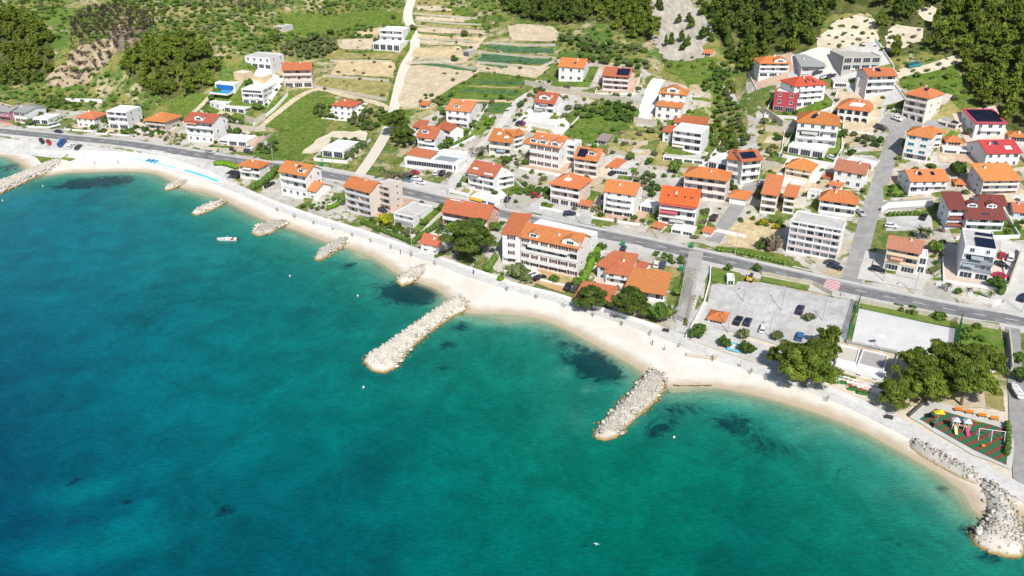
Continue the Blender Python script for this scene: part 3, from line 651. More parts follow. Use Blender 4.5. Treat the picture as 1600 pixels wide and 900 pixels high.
def frame_from_px(L, Rr, K, hp, side='R', D=None):
    mu, mv = (L[0] + Rr[0]) / 2, (L[1] + Rr[1]) / 2
    G = gpt(mu + (800 - mu) * hp / (2982 - mv), mv + hp)
    lo, hi = .5, 60
    for _ in range(30):
        h = (lo + hi) / 2
        if proj((G.x, G.y, G.z + h))[1] > mv: lo = h
        else: hi = h
    ze = G.z + h
    a, b = onz(*L, ze), onz(*Rr, ze)
    ex = (b - a); Wd = ex.length; ang = math.atan2(ex.y, ex.x)
    if K is not None:
        k = onz(*K, ze); ey = k - (b if side == 'R' else a)
        a2 = math.atan2(ey.y, ey.x) - math.pi / 2; df = (a2 - ang + math.pi) % (2 * math.pi) - math.pi
        df = max(-.6, min(.6, df))
        wx, wy = Wd, ey.length * .6; ang += df * wy / (wx + wy)
        if D is None: D = min(max(ey.length, 4), 19)
    if D is None: D = 10.0
    m = Mass(); m.W = max(Wd, 2); m.D = D; m.H = h; m.rz = ang; m.z0 = G.z
    c = (a + b) / 2; m.O = Vector((c.x, c.y, G.z))
    if K is not None and side == 'R': pass
    return m
def T(m, x, y, z):
    c, s = math.cos(m.rz), math.sin(m.rz)
    return Vector((m.O.x + x * c - y * s, m.O.y + x * s + y * c, m.O.z + z))
HOUSES = []
ALLM = []
def add_mass(par, m, n, roof, front, right='w', left='w', wall=WHT, rc=O1, rise=None, frame='w', rail=None, solar=None, dormer=None, chim=1, ov=.5, trim=None, flatm=None, fin=True, awn=None, rails=None, seed=None, bays=0):
    r = random.Random(int(m.O.x * 31 + m.O.y * 17) if seed is None else seed)
    W, D, Hh = m.W, m.D, m.H; P0 = par.location; loc = m.O - P0; rz = m.rz; hw = W / 2
    wm = wallmat(wall); corners = [T(m, sx * hw, y, 0) for sx in (-1, 1) for y in (0, D)]
    zb = min(H(c.x, c.y) for c in corners) - m.O.z - .6; zb = min(zb, -.6)
    fh = Hh / n; dep = 1.35 if any(c in 'ba' for c in front) and D > 4 else 0.0
    if roof != 'flat' and rc[0] > 2 * rc[2]:
        jr = random.Random(int(P0.x * 13 + P0.y * 7)); k_ = jr.uniform(.9, 1.12); rc = (min(.8, rc[0] * k_), rc[1] * k_ * jr.uniform(.9, 1.1), rc[2] * k_ * jr.uniform(.85, 1.15))
    flat = roof == 'flat'; zt = Hh - (.45 if flat else .12)
    mb = MB(); mb.box(-hw, hw, dep, D, zb, zt)
    if dep:
        for i, c in enumerate(front):
            if c not in 'ba':
                za, zc = (zb if i == 0 else i * fh), min((i + 1) * fh, zt); mb.box(-hw + .004, hw - .004, .004, dep + .01, za, zc - .004)
        if fin:
            for i, c in enumerate(front):
                if c in 'ba':
                    za, zc = (zb if i == 0 else i * fh), min((i + 1) * fh, zt)
                    for s in (-1, 1): mb.box(s * hw - (.25 if s > 0 else 0), s * hw + (.25 if s < 0 else 0), .002, dep + .01, za + .002, zc - .002)
        if front[0] in 'ba': mb.box(-hw + .01, hw - .01, .01, dep + .01, zb, -.0)
    # roof
    rm = roofmat(rc); rmb = MB(); th = .2; ridge = None
    rise = rise if rise is not None else .20 * D
    e = ov; zE = Hh
    if roof == 'gable':
        sl = rise / (D / 2); y0, yr, y1 = -e, D / 2, D + e; zl_ = zE - e * sl; zr_ = zE + rise
        rmb.slab([(-hw - e, y0, zl_), (hw + e, y0, zl_), (hw + e, yr, zr_), (-hw - e, yr, zr_)], th)
        rmb.slab([(-hw - e, yr, zr_), (hw + e, yr, zr_), (hw + e, y1, zl_), (-hw - e, y1, zl_)], th)
        rmb.tube((-hw - e, yr, zr_ + .02), (hw + e, yr, zr_ + .02), .16, k=6, m=1)
        for s in (-1, 1):
            x = s * (hw - .003); mb.slab([(x, .01, zE - .12), (x, D - .01, zE - .12), (x, D / 2, zr_ - .2), (x, D / 2, zr_ - .2 - .001)], 0) if False else None
            a = [(x, 0.01, zt - .3), (x, D - .01, zt - .3), (x, D - .01, zE - .13), (x, D / 2, zr_ - .13), (x, .01, zE - .13)]
            b = [(x - s * .3, q[1], q[2]) for q in a]
            nn = len(a); mb.add(a + b, [tuple(range(nn)), tuple(range(nn, 2 * nn))[::-1]] + [(i, nn + i, nn + (i + 1) % nn, (i + 1) % nn) for i in range(nn)])
        slope = lambda fx, fy: (-hw + fx * W, fy * D / 2, zE + fy * rise)
        tilt = math.atan2(rise, D / 2)
    elif roof == 'gablef':   # ridge runs back, gable towards the front
        sl = rise / hw; zl_ = zE - e * sl; zr_ = zE + rise
        rmb.slab([(-hw - e, -e, zl_), (0, -e, zr_), (0, D + e, zr_), (-hw - e, D + e, zl_)], th)
        rmb.slab([(0, -e, zr_), (hw + e, -e, zl_), (hw + e, D + e, zl_), (0, D + e, zr_)], th)
        rmb.tube((0, -e, zr_ + .02), (0, D + e, zr_ + .02), .16, k=6, m=1)
        for y, s in ((dep + .003, 1), (D - .003, -1)):
            a = [(-hw + .01, y, zt - .3), (hw - .01, y, zt - .3), (hw - .01, y, zE - .13), (0, y, zr_ - .13), (-hw + .01, y, zE - .13)]
            b = [(q[0], y + s * .3, q[2]) for q in a]; nn = 5
            mb.add(a + b, [tuple(range(nn)), tuple(range(nn, 2 * nn))[::-1]] + [(i, nn + i, nn + (i + 1) % nn, (i + 1) % nn) for i in range(nn)])
        slope = lambda fx, fy: (hw * (1 - fx), fy * D, zE + fx * rise)
        tilt = 0
    elif roof == 'hip':
        hq = min(hw, D / 2) * .92; sl = rise / (D / 2); zl_ = zE - e * sl; zr_ = zE + rise; yr = D / 2
        A, B, C, E_ = (-hw - e, -e, zl_), (hw + e, -e, zl_), (hw + e, D + e, zl_), (-hw - e, D + e, zl_)
        r1, r2 = (-hw + hq, yr, zr_), (hw - hq, yr, zr_)
        rmb.slab([A, B, r2, r1], th); rmb.slab([B, C, r2], th); rmb.slab([C, E_, r1, r2], th); rmb.slab([E_, A, r1], th)
        up = lambda p: (p[0], p[1], p[2] + .02)
        rmb.tube(up(r1), up(r2), .15, k=6, m=1)
        for a, b in ((A, r1), (B, r2), (C, r2), (E_, r1)): rmb.tube(up(a), up(b), .12, k=6, m=1)
        slope = lambda fx, fy: (-hw + hq * fy + fx * (W - 2 * hq * fy), fy * D / 2, zE + fy * rise); tilt = math.atan2(rise, D / 2)
    elif roof == 'shed':
        sl = rise / D; rmb.slab([(-hw - e, -e, zE - e * sl), (hw + e, -e, zE - e * sl), (hw + e, D + e * .5, zE + rise + e * .5 * sl), (-hw - e, D + e * .5, zE + rise + e * .5 * sl)], th)
        for s in (-1, 1):
            x = s * (hw - .003); a = [(x, .01 + dep, zt - .3), (x, D - .01, zt - .3), (x, D - .01, zE + rise - .13), (x, .01 + dep, zE - .13 + dep * sl)]; b = [(x - s * .3, p[1], p[2]) for p in a]
            mb.add(a + b, [(0, 1, 2, 3), (7, 6, 5, 4)] + [(i, 4 + i, 4 + (i + 1) % 4, (i + 1) % 4) for i in range(4)])
        mb.box(-hw + .32, hw - .32, D - .3, D - .01, zt - .3, zE + rise - .14)
        slope = lambda fx, fy: (-hw + fx * W, fy * D, zE + fy * rise); tilt = math.atan2(rise, D)
    else:
        fm = flatm or M_FLAT; t = .25; z1 = Hh
        for b in ((-hw, hw, 0, t), (-hw, hw, D - t, D), (-hw, -hw + t, t, D - t), (hw - t, hw, t, D - t)): rmb.box(b[0] - .04, b[1] + .04, b[2] - .04, b[3] + .04, Hh - .55, z1, 1)
        rmb.box(-hw + t + .045, hw - t - .045, t + .045, D - t - .045, Hh - .4, Hh - .3, 0)
        if dep: rmb.box(-hw + .05, hw - .05, .05, dep + .1, Hh - .6, Hh - .41, 1)
        slope = lambda fx, fy: (-hw + fx * W, fy * D, Hh - .3); tilt = 0
    mb.obj('wall', wm, par, loc, rz)
    if flat: ro = rmb.obj('roof', [flatm or M_FLAT, wm], par, loc, rz)
    else: ro = rmb.obj('roof', [rm, paint(tuple(min(1, x * 1.15) for x in rc), .85, .1)], par, loc, rz)
    # chimneys
    if not flat:
        for _ in range(chim):
            fx, fy = r.uniform(.2, .8), r.uniform(.55, .95); x, y, z = slope(fx, fy); c = MB(); hh = .9
            c.box(-.3, .3, -.25, .25, -.5, hh, 0); c.box(-.38, .38, -.33, .33, hh, hh + .1, 1)
            c.obj('chimney', [wm, paint(O1)], ro, (x, y, z))
    # solar panels or skylights on the roof
    for i, q in enumerate(solar or []):
        kind, x0, x1, y0, y1 = q; a, b_, d = Vector(slope(x0, y0)), Vector(slope(x1, y0)), Vector(slope(x0, y1)); u = b_ - a; w = d - a
        nrm = u.cross(w).normalized(); 
        if nrm.z < 0: nrm = -nrm
        lift = .12 if kind != 'k' else .06; c = MB()
        if flat and kind == 's':   # tilted rows
            rows = max(1, int(w.length / 1.7))
            for k in range(rows):
                p = a + w * (k / rows) + Vector((0, 0, .15)); ww = w.normalized() * min(1.35, w.length / rows * .8) + Vector((0, 0, .35))
                vs = [p, p + u, p + u + ww, p + ww]; lo = [t_ - Vector((0, 0, .06)) for t_ in vs]
                c.add(vs + lo, [(0, 1, 2, 3), (7, 6, 5, 4), (0, 4, 5, 1), (1, 5, 6, 2), (2, 6, 7, 3), (3, 7, 4, 0)])
        else:
            nx = max(1, round(u.length / 1.1)) if kind == 's' else 1; ny = max(1, round(w.length / 1.7)) if kind == 's' else 1
            for gx in range(nx):
                for gy in range(ny):
                    p = a + u * ((gx + .02) / nx) + w * ((gy + .02) / ny) + nrm * lift; uu, ww = u * (.96 / nx), w * (.96 / ny)
                    vs = [p, p + uu, p + uu + ww, p + ww]; lo = [t_ - nrm * .07 for t_ in vs]
                    c.add(vs + lo, [(0, 1, 2, 3), (7, 6, 5, 4), (0, 4, 5, 1), (1, 5, 6, 2), (2, 6, 7, 3), (3, 7, 4, 0)])
        c.obj({'s': 'solar_panel', 'k': 'skylight', 't': 'roof_terrace'}[kind], {'s': M_SOLAR, 'k': M_GLASS, 't': M_FLATW}[kind], ro)
    # dormers: little gabled boxes on the front slope
    for fx, fy, w, h in (dormer or []):
        x, y, z = slope(fx, fy); back = h / max(.1, math.tan(tilt)) if tilt else 3
        back = min(back, D * (1 - fy) * .6); c = MB(); c.box(x - w / 2, x + w / 2, y, y + back, z - .3, z + h)
        do = c.obj('dormer', wm, ro); c = MB(); hr = w * .2
        c.slab([(x - w / 2 - .2, y - .25, z + h), (x, y - .25, z + h + hr), (x, y + back + .6, z + h + hr), (x - w / 2 - .2, y + back + .6, z + h)], .12)
        c.slab([(x, y - .25, z + h + hr), (x + w / 2 + .2, y - .25, z + h), (x + w / 2 + .2, y + back + .6, z + h), (x, y + back + .6, z + h + hr)], .12)
        c.add([(x - w / 2, y - .002, z + h - .05), (x + w / 2, y - .002, z + h - .05), (x, y - .002, z + h + hr - .1)], [(0, 1, 2)], 1)
        c.obj('dormer_roof', [rm, wm], do)
        link('window', window_mesh(min(w * .7, 2.4), min(1.2, h * .75), 'w'), do, (x, y - .004, z + h * .5))
    # facade openings
    def put(face, pos, z, w, h, kind):
        if face == 'F': p, rr = (pos[0], pos[1]), 0
        elif face == 'R': p, rr = (hw + .003, pos[0]), math.pi / 2
        else: p, rr = (-hw - .003, pos[0]), -math.pi / 2
        c, s = math.cos(rz), math.sin(rz)
        link('window', window_mesh(w, h, kind), par, (loc.x + p[0] * c - p[1] * s, loc.y + p[0] * s + p[1] * c, loc.z + z), rz + rr)
    railm = rail or wm
    for i, c in enumerate(front):
        z = i * fh; yf = dep - .003 if c in 'ba' else -.003
        rm_i = (rails or {}).get(i, railm)
        if c in 'wp':
            k = max(1, int(W / 3.0))
            for j in range(k):
                w = r.choice((1.1, 1.3, 1.3, 1.6)); put('F', (-hw + W * (j + .5) / k, yf), z + fh * .53, w, min(1.45, fh * .52), frame)
            if c == 'p':
                x0, x1 = (-hw + .15 * W, hw - .15 * W); b = MB(); b.box(x0, x1, -1.2, -.004, z - .16, z)
                b.box(x0, x1, -1.2, -1.09, z, z + .95, 1); b.box(x0, x0 + .11, -1.09, -.004, z, z + .95, 1); b.box(x1 - .11, x1, -1.09, -.004, z, z + .95, 1)
                b.obj('balcony', [wm, rm_i], par, loc, rz)
        elif c == 'b':
            k = max(1, int(W / 3.4))
            for j in range(k):
                w = r.choice((1.2, 1.8, 2.2)); hh = min(2.1, fh * .76); put('F', (-hw + W * (j + .5) / k + r.uniform(-.2, .2), yf), z + hh / 2 + .08, w, hh, r.choice('ddc'))
            b = MB(); b.box(-hw + .01, hw - .01, -.12, dep + .005, z - .2, z - .003)
            pa = -.12; b.box(-hw - .02, hw + .02, pa, pa + .12, z - .2, z + fh * .36, 1)
            for s in (-1, 1): b.box(min(s * (hw + .02), s * (hw - .1)), max(s * (hw + .02), s * (hw - .1)), pa + .121, .1, z - .2, z + fh * .36, 1)
            b.obj('balcony', [wm, rm_i], par, loc, rz)
            if W > 7 and r.random() < .16 and not bays:
                cw = r.choice(((.62, .56, .44), (.70, .68, .64), (.45, .44, .42), (.58, .30, .20), (.30, .36, .40))); x0 = r.uniform(-hw + .3, 0); a_ = MB(); a_.slab([(x0, -1.15, z + fh * .62), (x0 + W * .4, -1.15, z + fh * .62), (x0 + W * .4, dep - .1, z + fh - .3), (x0, dep - .1, z + fh - .3)], .05); a_.obj('awning', paint(cw, .8, .06), par, loc, rz)
            for q_ in range(1, bays):
                b = MB(); x = -hw + W * q_ / bays; b.box(x - .11, x + .11, -.1, dep, z + .003, z + fh - .205); b.obj('partition', wm, par, loc, rz)
            if W > 9 and fin and not bays and r.random() < .6:
                b = MB(); x = r.uniform(-.12, .12) * W; b.box(x - .12, x + .12, .003, dep, z + .003, z + fh - .205); b.obj('partition', wm, par, loc, rz)
        elif c == 'a':
            k = max(2, int(W / 2.6)); bw = W / k; b = MB(); zz0 = z; zz1 = min(z + fh, zt) - .02
            for j in range(k):
                xa = -hw + j * bw; xb = xa + bw; cx = (xa + xb) / 2; rr = bw * .5 - .28; zs = zz1 - .3 - rr * .8
                b.box(xa + .001, xa + .28, -.02, .25, zz0, zs); b.box(xb - .28, xb - .001, -.02, .25, zz0, zs)
                arc = [(cx - rr * math.cos(math.pi * t / 8), zs + rr * .8 * math.sin(math.pi * t / 8)) for t in range(9)]
                for t in range(8):
                    (xA, zA), (xB, zB) = arc[t], arc[t + 1]
                    b.add([(xA, -.02, zA), (xB, -.02, zB), (xB, -.02, zz1), (xA, -.02, zz1), (xA, .25, zA), (xB, .25, zB), (xB, .25, zz1), (xA, .25, zz1)], [(0, 1, 2, 3), (7, 6, 5, 4), (0, 4, 5, 1), (2, 6, 7, 3)])
                b.box(xa + .001, xa + .28, -.02, .25, zs, zz1); b.box(xb - .28, xb - .001, -.02, .25, zs, zz1)
            b.box(-hw, hw, -.05, .3, zz0 + .004, zz0 + .5 if i else zz0 + .1)
            b.obj('arcade', wm, par, loc, rz)
            for j in range(k): put('F', (-hw + (j + .5) * bw, yf), z + fh * .42, bw * .6, fh * .7, 'd')
        elif c == 'd':
            k = max(1, int(W / 3.6))
            for j in range(k): put('F', (-hw + W * (j + .5) / k, yf), z + fh * .45, W / k * .8, fh * .72, 'd')
        elif c == 'g': put('F', (0, yf), z + fh * .55, W * .9, fh * .5, 'd')
        elif c == 't':
            for sx in (-.25, .25): put('F', (sx * W, yf), z + fh * .5, W * .27, fh * .5, 't')
        elif c == 'y': put('F', (0, yf), z + fh * .5, W * .94, fh * .7, 'y')
    for face, st in (('R', right), ('L', left)):
        if not st or st == 'x': continue
        for i in range(n):
            c = st[i] if i < len(st) else st[-1]
            if c == 'x': continue
            k = max(1, int(D / 4.2))
            for j in range(k):
                if r.random() < .22: continue
                put(face, (dep / 2 + D * (j + .5) / k + r.uniform(-.3, .3),), i * fh + fh * .55, r.choice((.9, 1.1, 1.2)) if c != 'g' else D / k * .8, fh * .45, frame if frame != 's' else 'w')
    # awnings
    for fl, x0, x1, colr in (awn or []):
        z = (fl + .84) * fh; b = MB(); b.slab([(-hw + x0 * W, -1.1, z - .55), (-hw + x1 * W, -1.1, z - .55), (-hw + x1 * W, max(dep - .3, -.01), z), (-hw + x0 * W, max(dep - .3, -.01), z)], .06)
        b.obj('awning', paint(colr, .8, .06), par, loc, rz)
    return m
def house(name, label, cat, L, Rr, K, hp, n, roof, front, side='R', D=None, group=None, par=None, **kw):
    m = frame_from_px(L, Rr, K, hp, side, D); ALLM.append(m)
    if par is None:
        par = empty(name, m.O, 0, label, cat, group); HOUSES.append(par)
    add_mass(par, m, n, roof, front, **kw)
    par_m[par.name] = m
    return par
par_m = {}
# ---------------------------------------------------------------- the town, from the photograph's left to its right
hs = house
BLU = paint((.55, .62, .72), .5)
# left cluster by the coast road
hs('house', 'white house with blue shutters and grey roof near the left end of the road', 'house', (13, 172), (37, 176), (64, 166), 18, 2, 'gable', 'ww', rc=(.36, .34, .31), rise=1.0, frame='s', chim=1)
hs('house', 'maroon and white house cut by the left edge of the photo', 'house', (-18, 170), (11, 175), (26, 168), 19, 2, 'gable', 'bw', wall=(.45, .2, .25), rc=(.40, .36, .32), rise=.9)
hs('roadside_shop', 'tiny flat white roadside shop with a turquoise door', 'shop', (53, 184), (72, 187), (82, 179), 9, 1, 'flat', 'd', flatm=M_FLATW)
hs('house', 'small white house with a plain orange hipped roof left of the white block', 'house', (119, 183), (146, 185), (166, 177), 15, 2, 'hip', 'ww', rise=2.0)
h = hs('apartment_building', 'white boxy flat-roofed block with grey side wall on the coast road', 'apartment block', (165, 173), (197, 175), (221, 166), 28, 3, 'flat', 'dbb', wall=(.78, .78, .80), right='w', left='x', flatm=M_FLATW)
hs('house', 'grey house with a wide orange pyramid roof beside the white boxy block', 'house', (228, 186), (257, 189), (280, 180), 16, 2, 'hip', 'bb', wall=(.62, .58, .52), ov=.9, rise=2.2, right='x')
hs('house', 'three-storey white house with red roof and white gablet left of the shop row', 'house', (289, 187), (330, 192), (349, 182), 33, 3, 'gable', 'wbb', rc=RD, rise=2.2, dormer=[(.5, .1, 4.2, 1.6)])
hs('shop_row', 'long low white shop row with dark openings and a parking strip in front', 'shop', (342, 217), (385, 221), (398, 212), 9, 1, 'flat', 'd', flatm=M_FLATW, right='x')
# pool villas
h = hs('villa', 'white cubic villa with a bright blue pool terrace', 'villa', (337, 128), (364, 132), (379, 124), 13, 1, 'flat', 'g', flatm=M_FLATW)
POOLV = h
h = hs('villa', 'white cubic three-storey villa right of the pool villa', 'villa', (378, 138), (408, 141), (430, 126), 23, 3, 'flat', 'dbg', flatm=M_FLATW, right='g')
hs('garage', 'low white flat-roofed box left of two, below the pool terrace', 'garage', (328, 158), (343, 162), (364, 156), 10, 1, 'flat', 'w', flatm=M_FLATW)
hs('garage', 'wide low white flat-roofed box right of two, below the villas', 'garage', (350, 166), (381, 170), (406, 160), 8, 1, 'flat', 'd', flatm=M_FLATW, right='g')
hs('utility_building', 'taller tan cubic block behind the pool villas', 'outbuilding', (366, 112), (379, 115), (388, 111), 14, 1, 'flat', 'x', wall=TAN, flatm=M_FLATW, right='x')
hs('utility_building', 'shorter tan cubic block behind the pool villas', 'outbuilding', (395, 118), (409, 121), (414, 116), 9, 1, 'flat', 'x', wall=TAN, right='x', flatm=M_FLATW)
hs('house', 'grey-white flat-roofed house behind the tan blocks with a cantilevered upper floor', 'house', (383, 87), (421, 91), (438, 84), 18, 2, 'flat', 'dw', wall=(.74, .74, .75))
hs('house', 'wide three-storey house with red roof and pink gable wall below the olive grove', 'house', (441, 109), (486, 107), (500, 103), 29, 3, 'gable', 'dbb', wall=(.74, .60, .56), rc=RD, rise=2.4)
hs('hut', 'lone stone hut with grey flat roof on the green hillside', 'hut', (430, 40), (440, 42), (445, 38), 5, 1, 'flat', 'd', wall=(.6, .58, .54), right='x')
h = hs('villa', 'tall white stepped villa beside the pale winding lane at the top of the photo', 'villa', (583, 66), (624, 69), (641, 60), 12, 1, 'flat', 'd', flatm=M_FLATW)
hs(0, 0, 0, (593, 46), (628, 48), (636, 42), 19, 2, 'flat', 'bb', par=h, flatm=M_FLATW)
hs('hut', 'grey stone hut standing between the tan field and the vegetable plots', 'hut', (724, 78), (733, 80), (738, 77), 10, 1, 'flat', 'd', wall=CONC, right='x')
hs('house', 'small white house with red hipped roof below the olive trees, alone by the green slope', 'house', (519, 163), (549, 166), (563, 159), 17, 2, 'hip', 'ww', rc=RD, rise=1.7)
hs('showroom', 'flat white roadside showroom with large dark windows and white roof', 'shop', (503, 232), (536, 236), (558, 221), 13, 1, 'flat', 'd', flatm=M_FLATW, right='g')
# seaward of the road, left half
hs('house', 'small white seafront house with orange roof and two balconies beside the dark hedge', 'house', (374, 257), (404, 262), (415, 254), 21, 2, 'hip', 'bb', rise=1.6)
h = hs('apartment_building', 'large white orange-roofed house with a dark roof window behind the seafront promenade', 'apartment block', (436, 266), (477, 274), (501, 263), 37, 3, 'gable', 'pbb', rise=2.6, solar=[('s', .55, .72, .45, .8)], dormer=[(.8, .15, 3, 1.6)])
hs('house', 'narrow white annex with steep orange gable and big blank side wall', 'house', (481, 295), (493, 298), (517, 289), 15, 2, 'gable', 'ww', right='x', rise=2.0, chim=0)
h = hs('apartment_building', 'four-storey cream block with orange roof and grey balconies between road and beach', 'apartment block', (537, 290), (578, 299), (607, 289), 41, 4, 'gable', 'bbbb', wall=(.74, .66, .57), rise=2.3, rail=paint((.60, .60, .66)), right='x')
hs('house', 'white cubist house with grey flat roof behind the long green hedge', 'house', (616, 331), (645, 339), (671, 321), 19, 2, 'flat', 'yb', right='w')
hs('house', 'red-orange double house with salmon pink gable wall beside the giant pine', 'house', (691, 329), (761, 341), (780, 327), 26, 2, 'gable', 'bb', wall=PINK, rc=RD, rise=2.9, rail=paint(WHT), solar=[('t', .05, .3, .9, .97)])
hs('cottage', 'small white cottage with red roof on the promenade left of the giant pine', 'house', (658, 377), (685, 384), (695, 373), 15, 2, 'gable', 'ww', rc=RD, rise=1.8, frame='w')
h = hs('apartment_building', 'long white four-storey apartment block with many brown shutters and orange roof, facing an ochre forecourt', 'apartment block', (814, 368), (903, 387), (920, 369), 47, 4, 'gable', 'wpbp', rise=2.6, frame='s', dormer=[(.22, .05, 3.0, 1.4), (.86, .05, 5.5, 1.5)], right='w', wall=(.79, .77, .74))
hs(0, 0, 0, (785, 364), (813, 367), None, 47, 4, 'shed', 'wpww', D=13, par=h, rc=RD, rise=1.9, frame='s', right='x', chim=0)
hs(0, 0, 0, (830, 351), (921, 372), None, 34, 3, 'flat', 'www', D=6, par=h, flatm=M_FLATW)
h = hs('house', 'red-roofed white house with stepped balconies beside the bright green hedge', 'house', (947, 424), (982, 430), (993, 408), 19, 2, 'shed', 'bw', rc=RD, rise=2.4, right='x')
hs(0, 0, 0, (934, 413), (949, 418), None, 22, 2, 'shed', 'ww', D=8, par=h, rc=RD, rise=1.4, chim=0)
hs('house', 'house with one broad bright orange roof slope next to the long pergola', 'house', (978, 450), (1038, 459), (1047, 435), 15, 1, 'shed', 'b', rc=O2, rise=1.9, right='x', chim=0)
hs('garage', 'low red-roofed annex half hidden by a round pine on the promenade', 'garage', (900, 462), (951, 473), (956, 452), 7, 1, 'shed', 'd', rc=RD, rise=.9, chim=0)
hs('outbuilding', 'tiny red-roofed outbuilding behind the bright orange roof', 'outbuilding', (993, 414), (1007, 419), (1013, 412), 7, 1, 'gable', 'w', rc=RD, rise=.9, chim=0)
# first row above the road
h = hs('house', 'white house with red roof, dormer and roof terrace beside the big dark pine', 'house', (651, 213), (680, 215), (704, 206), 22, 2, 'gable', 'bb', rc=RD, rise=3.2, dormer=[(.35, .3, 3.0, 1.5)])
hs('restaurant', 'long low white restaurant with orange and grey roof panels by the car forecourt', 'restaurant', (634, 245), (714, 258), (722, 238), 14, 1, 'flat', 'g', flatm=M_FLATW, solar=[('t', .5, .95, .3, .8)])
hs('house', 'white three-storey house with orange roof beside the yellow-green lawn', 'house', (697, 170), (733, 174), (751, 160), 29, 3, 'gable', 'wpp', rise=2.4, dormer=[(.4, .2, 2.4, 1.4)])
hs('house', 'cream house with bright orange roof and two roof cut-outs beside the narrow lane', 'house', (764, 218), (798, 222), (815, 208), 23, 2, 'gable', 'bb', rc=O2, rise=3.0, solar=[('t', .25, .42, .45, .7), ('t', .62, .82, .25, .45)], wall=(.79, .75, .68))
hs('apartment_building', 'white three-storey house with orange roof and long rear side above the walled grey yard', 'apartment block', (731, 268), (772, 275), (797, 263), 28, 3, 'gable', 'bbb', rise=2.8, rc=RD, solar=[('t', .1, .3, .25, .42), ('t', .6, .95, .02, .14)])
hs('house', 'white house with red roof and wide glazed loft beside the rough garden', 'house', (835, 158), (866, 161), (882, 153), 19, 2, 'gable', 'bb', rc=RD, rise=3.0, dormer=[(.45, .25, 5.0, 1.5)])
hs('garage', 'long low white garage wall with a red corner roof below the glazed loft house', 'garage', (818, 187), (867, 196), (884, 187), 9, 1, 'flat', 'x', flatm=M_FLATW)
hs('house', 'tall white house with three stepped orange gables and a patch of artificial lawn', 'house', (829, 222), (873, 231), (887, 217), 36, 3, 'gable', 'www', rise=2.6, dormer=[(.12, .02, 3.0, 1.8), (.45, .02, 3.2, 1.8), (.85, .02, 3.8, 1.8)], frame='s')
hs('house', 'cream house with three dark solar panels on its salmon tiled roof', 'house', (897, 246), (934, 250), (951, 239), 28, 3, 'gable', 'bbb', wall=(.79, .72, .66), rise=2.8, solar=[('s', .08, .45, .1, .85)], dormer=[(.68, .35, 3.0, 1.5)])
hs('garage', 'small orange-roofed shed right of the salmon solar roof', 'shed', (951, 258), (961, 262), (968, 253), 7, 1, 'shed', 'w', rise=1.0, chim=0)
hs('garage', 'grey flat-roofed garage with red door behind the orange shed', 'garage', (957, 264), (984, 267), (990, 261), 8, 1, 'flat', 'd', wall=LGREY)
hs('apartment_building', 'peach three-storey house with broad orange hipped roof and roof cut-out facing the road', 'apartment block', (860, 286), (906, 293), (928, 280), 32, 3, 'hip', 'dbb', wall=BLUSH, rise=2.8, solar=[('t', .3, .62, .35, .62)], rail=paint(WHT))
hs('carport', 'small orange-roofed carport against the peach house', 'carport', (906, 318), (921, 321), (927, 315), 9, 1, 'gable', 'd', wall=TAN, rise=.8, chim=0)
hs('apartment_building', 'bright white four-storey house with streaked orange roof and narrow grey shutters', 'apartment block', (944, 297), (992, 304), (1005, 290), 37, 4, 'gable', 'dppp', rise=2.3)
hs('annex', 'white flat-roofed annex beside the four-storey house with narrow shutters', 'annex', (1001, 319), (1022, 324), (1029, 315), 11, 1, 'flat', 'd', flatm=M_FLATW)
hs('apartment_building', 'white block with steep red roof, four skylights and red awnings', 'apartment block', (1031, 314), (1089, 320), (1101, 308), 36, 3, 'gable', 'bbb', rc=(.68, .13, .03), rise=4.0, right='x', awn=[(2, .02, .96, (.5, .12, .12)), (1, .02, .5, (.55, .12, .16))], solar=[('k', .17, .22, .35, .48), ('k', .38, .43, .35, .48), ('k', .62, .67, .35, .48), ('k', .8, .85, .35, .48)])
hs('shed', 'small orange gabled garden shed in front of the four-skylight block', 'shed', (1021, 352), (1034, 356), (1041, 351), 6, 1, 'gable', 'd', rise=.8, chim=0)
hs('shed', 'small orange shed right of the four-skylight block by the lane', 'shed', (1099, 360), (1111, 363), (1116, 358), 8, 1, 'gable', 'x', rise=.7, chim=0)
hs('apartment_building', 'long peach-balconied block under one broad orange roof', 'apartment block', (1070, 273), (1136, 281), (1145, 269), 36, 3, 'hip', 'bbb', wall=(.78, .66, .60), rise=2.0, rail=paint((.79, .70, .64)), right='w')
hs('garage', 'large garage with flat-pitched orange roof at the right end of the long peach block', 'garage', (1140, 307), (1166, 311), (1175, 299), 11, 1, 'hip', 'x', rise=.8, chim=0)
h = hs('house', 'white angled house with orange roof carrying blue solar panels, above the long peach block', 'house', (1138, 246), (1162, 251), (1166, 240), 36, 3, 'gable', 'bbb', rc=RD, rise=2.0, chim=1, solar=[('s', .15, .9, .55, .95)])
hs(0, 0, 0, (1163, 252), (1188, 247), (1180, 236), 36, 3, 'gable', 'bbb', par=h, rc=RD, rise=2.2, solar=[('s', .02, .8, .15, .85)], chim=0)
hs('house', 'flat white terrace house with a pergola left of the blue solar panels', 'house', (1108, 249), (1135, 256), (1142, 243), 14, 1, 'flat', 'd', flatm=M_FLATW)
h = hs('apartment_building', 'huge terraced white block with grey balcony bands and thin red roof by the gully', 'apartment block', (1052, 202), (1097, 208), (1109, 197), 32, 3, 'flat', 'bbb', right='x', flatm=M_FLATW, rail=paint((.82, .82, .82)))
hs(0, 0, 0, (1054, 191), (1104, 193), (1110, 187), 9, 1, 'shed', 'w', par=h, rc=RD, rise=1.2, D=6, chim=0)
hs(0, 0, 0, (1036, 244), (1100, 250), (1112, 238), 7, 1, 'flat', 'd', par=h)
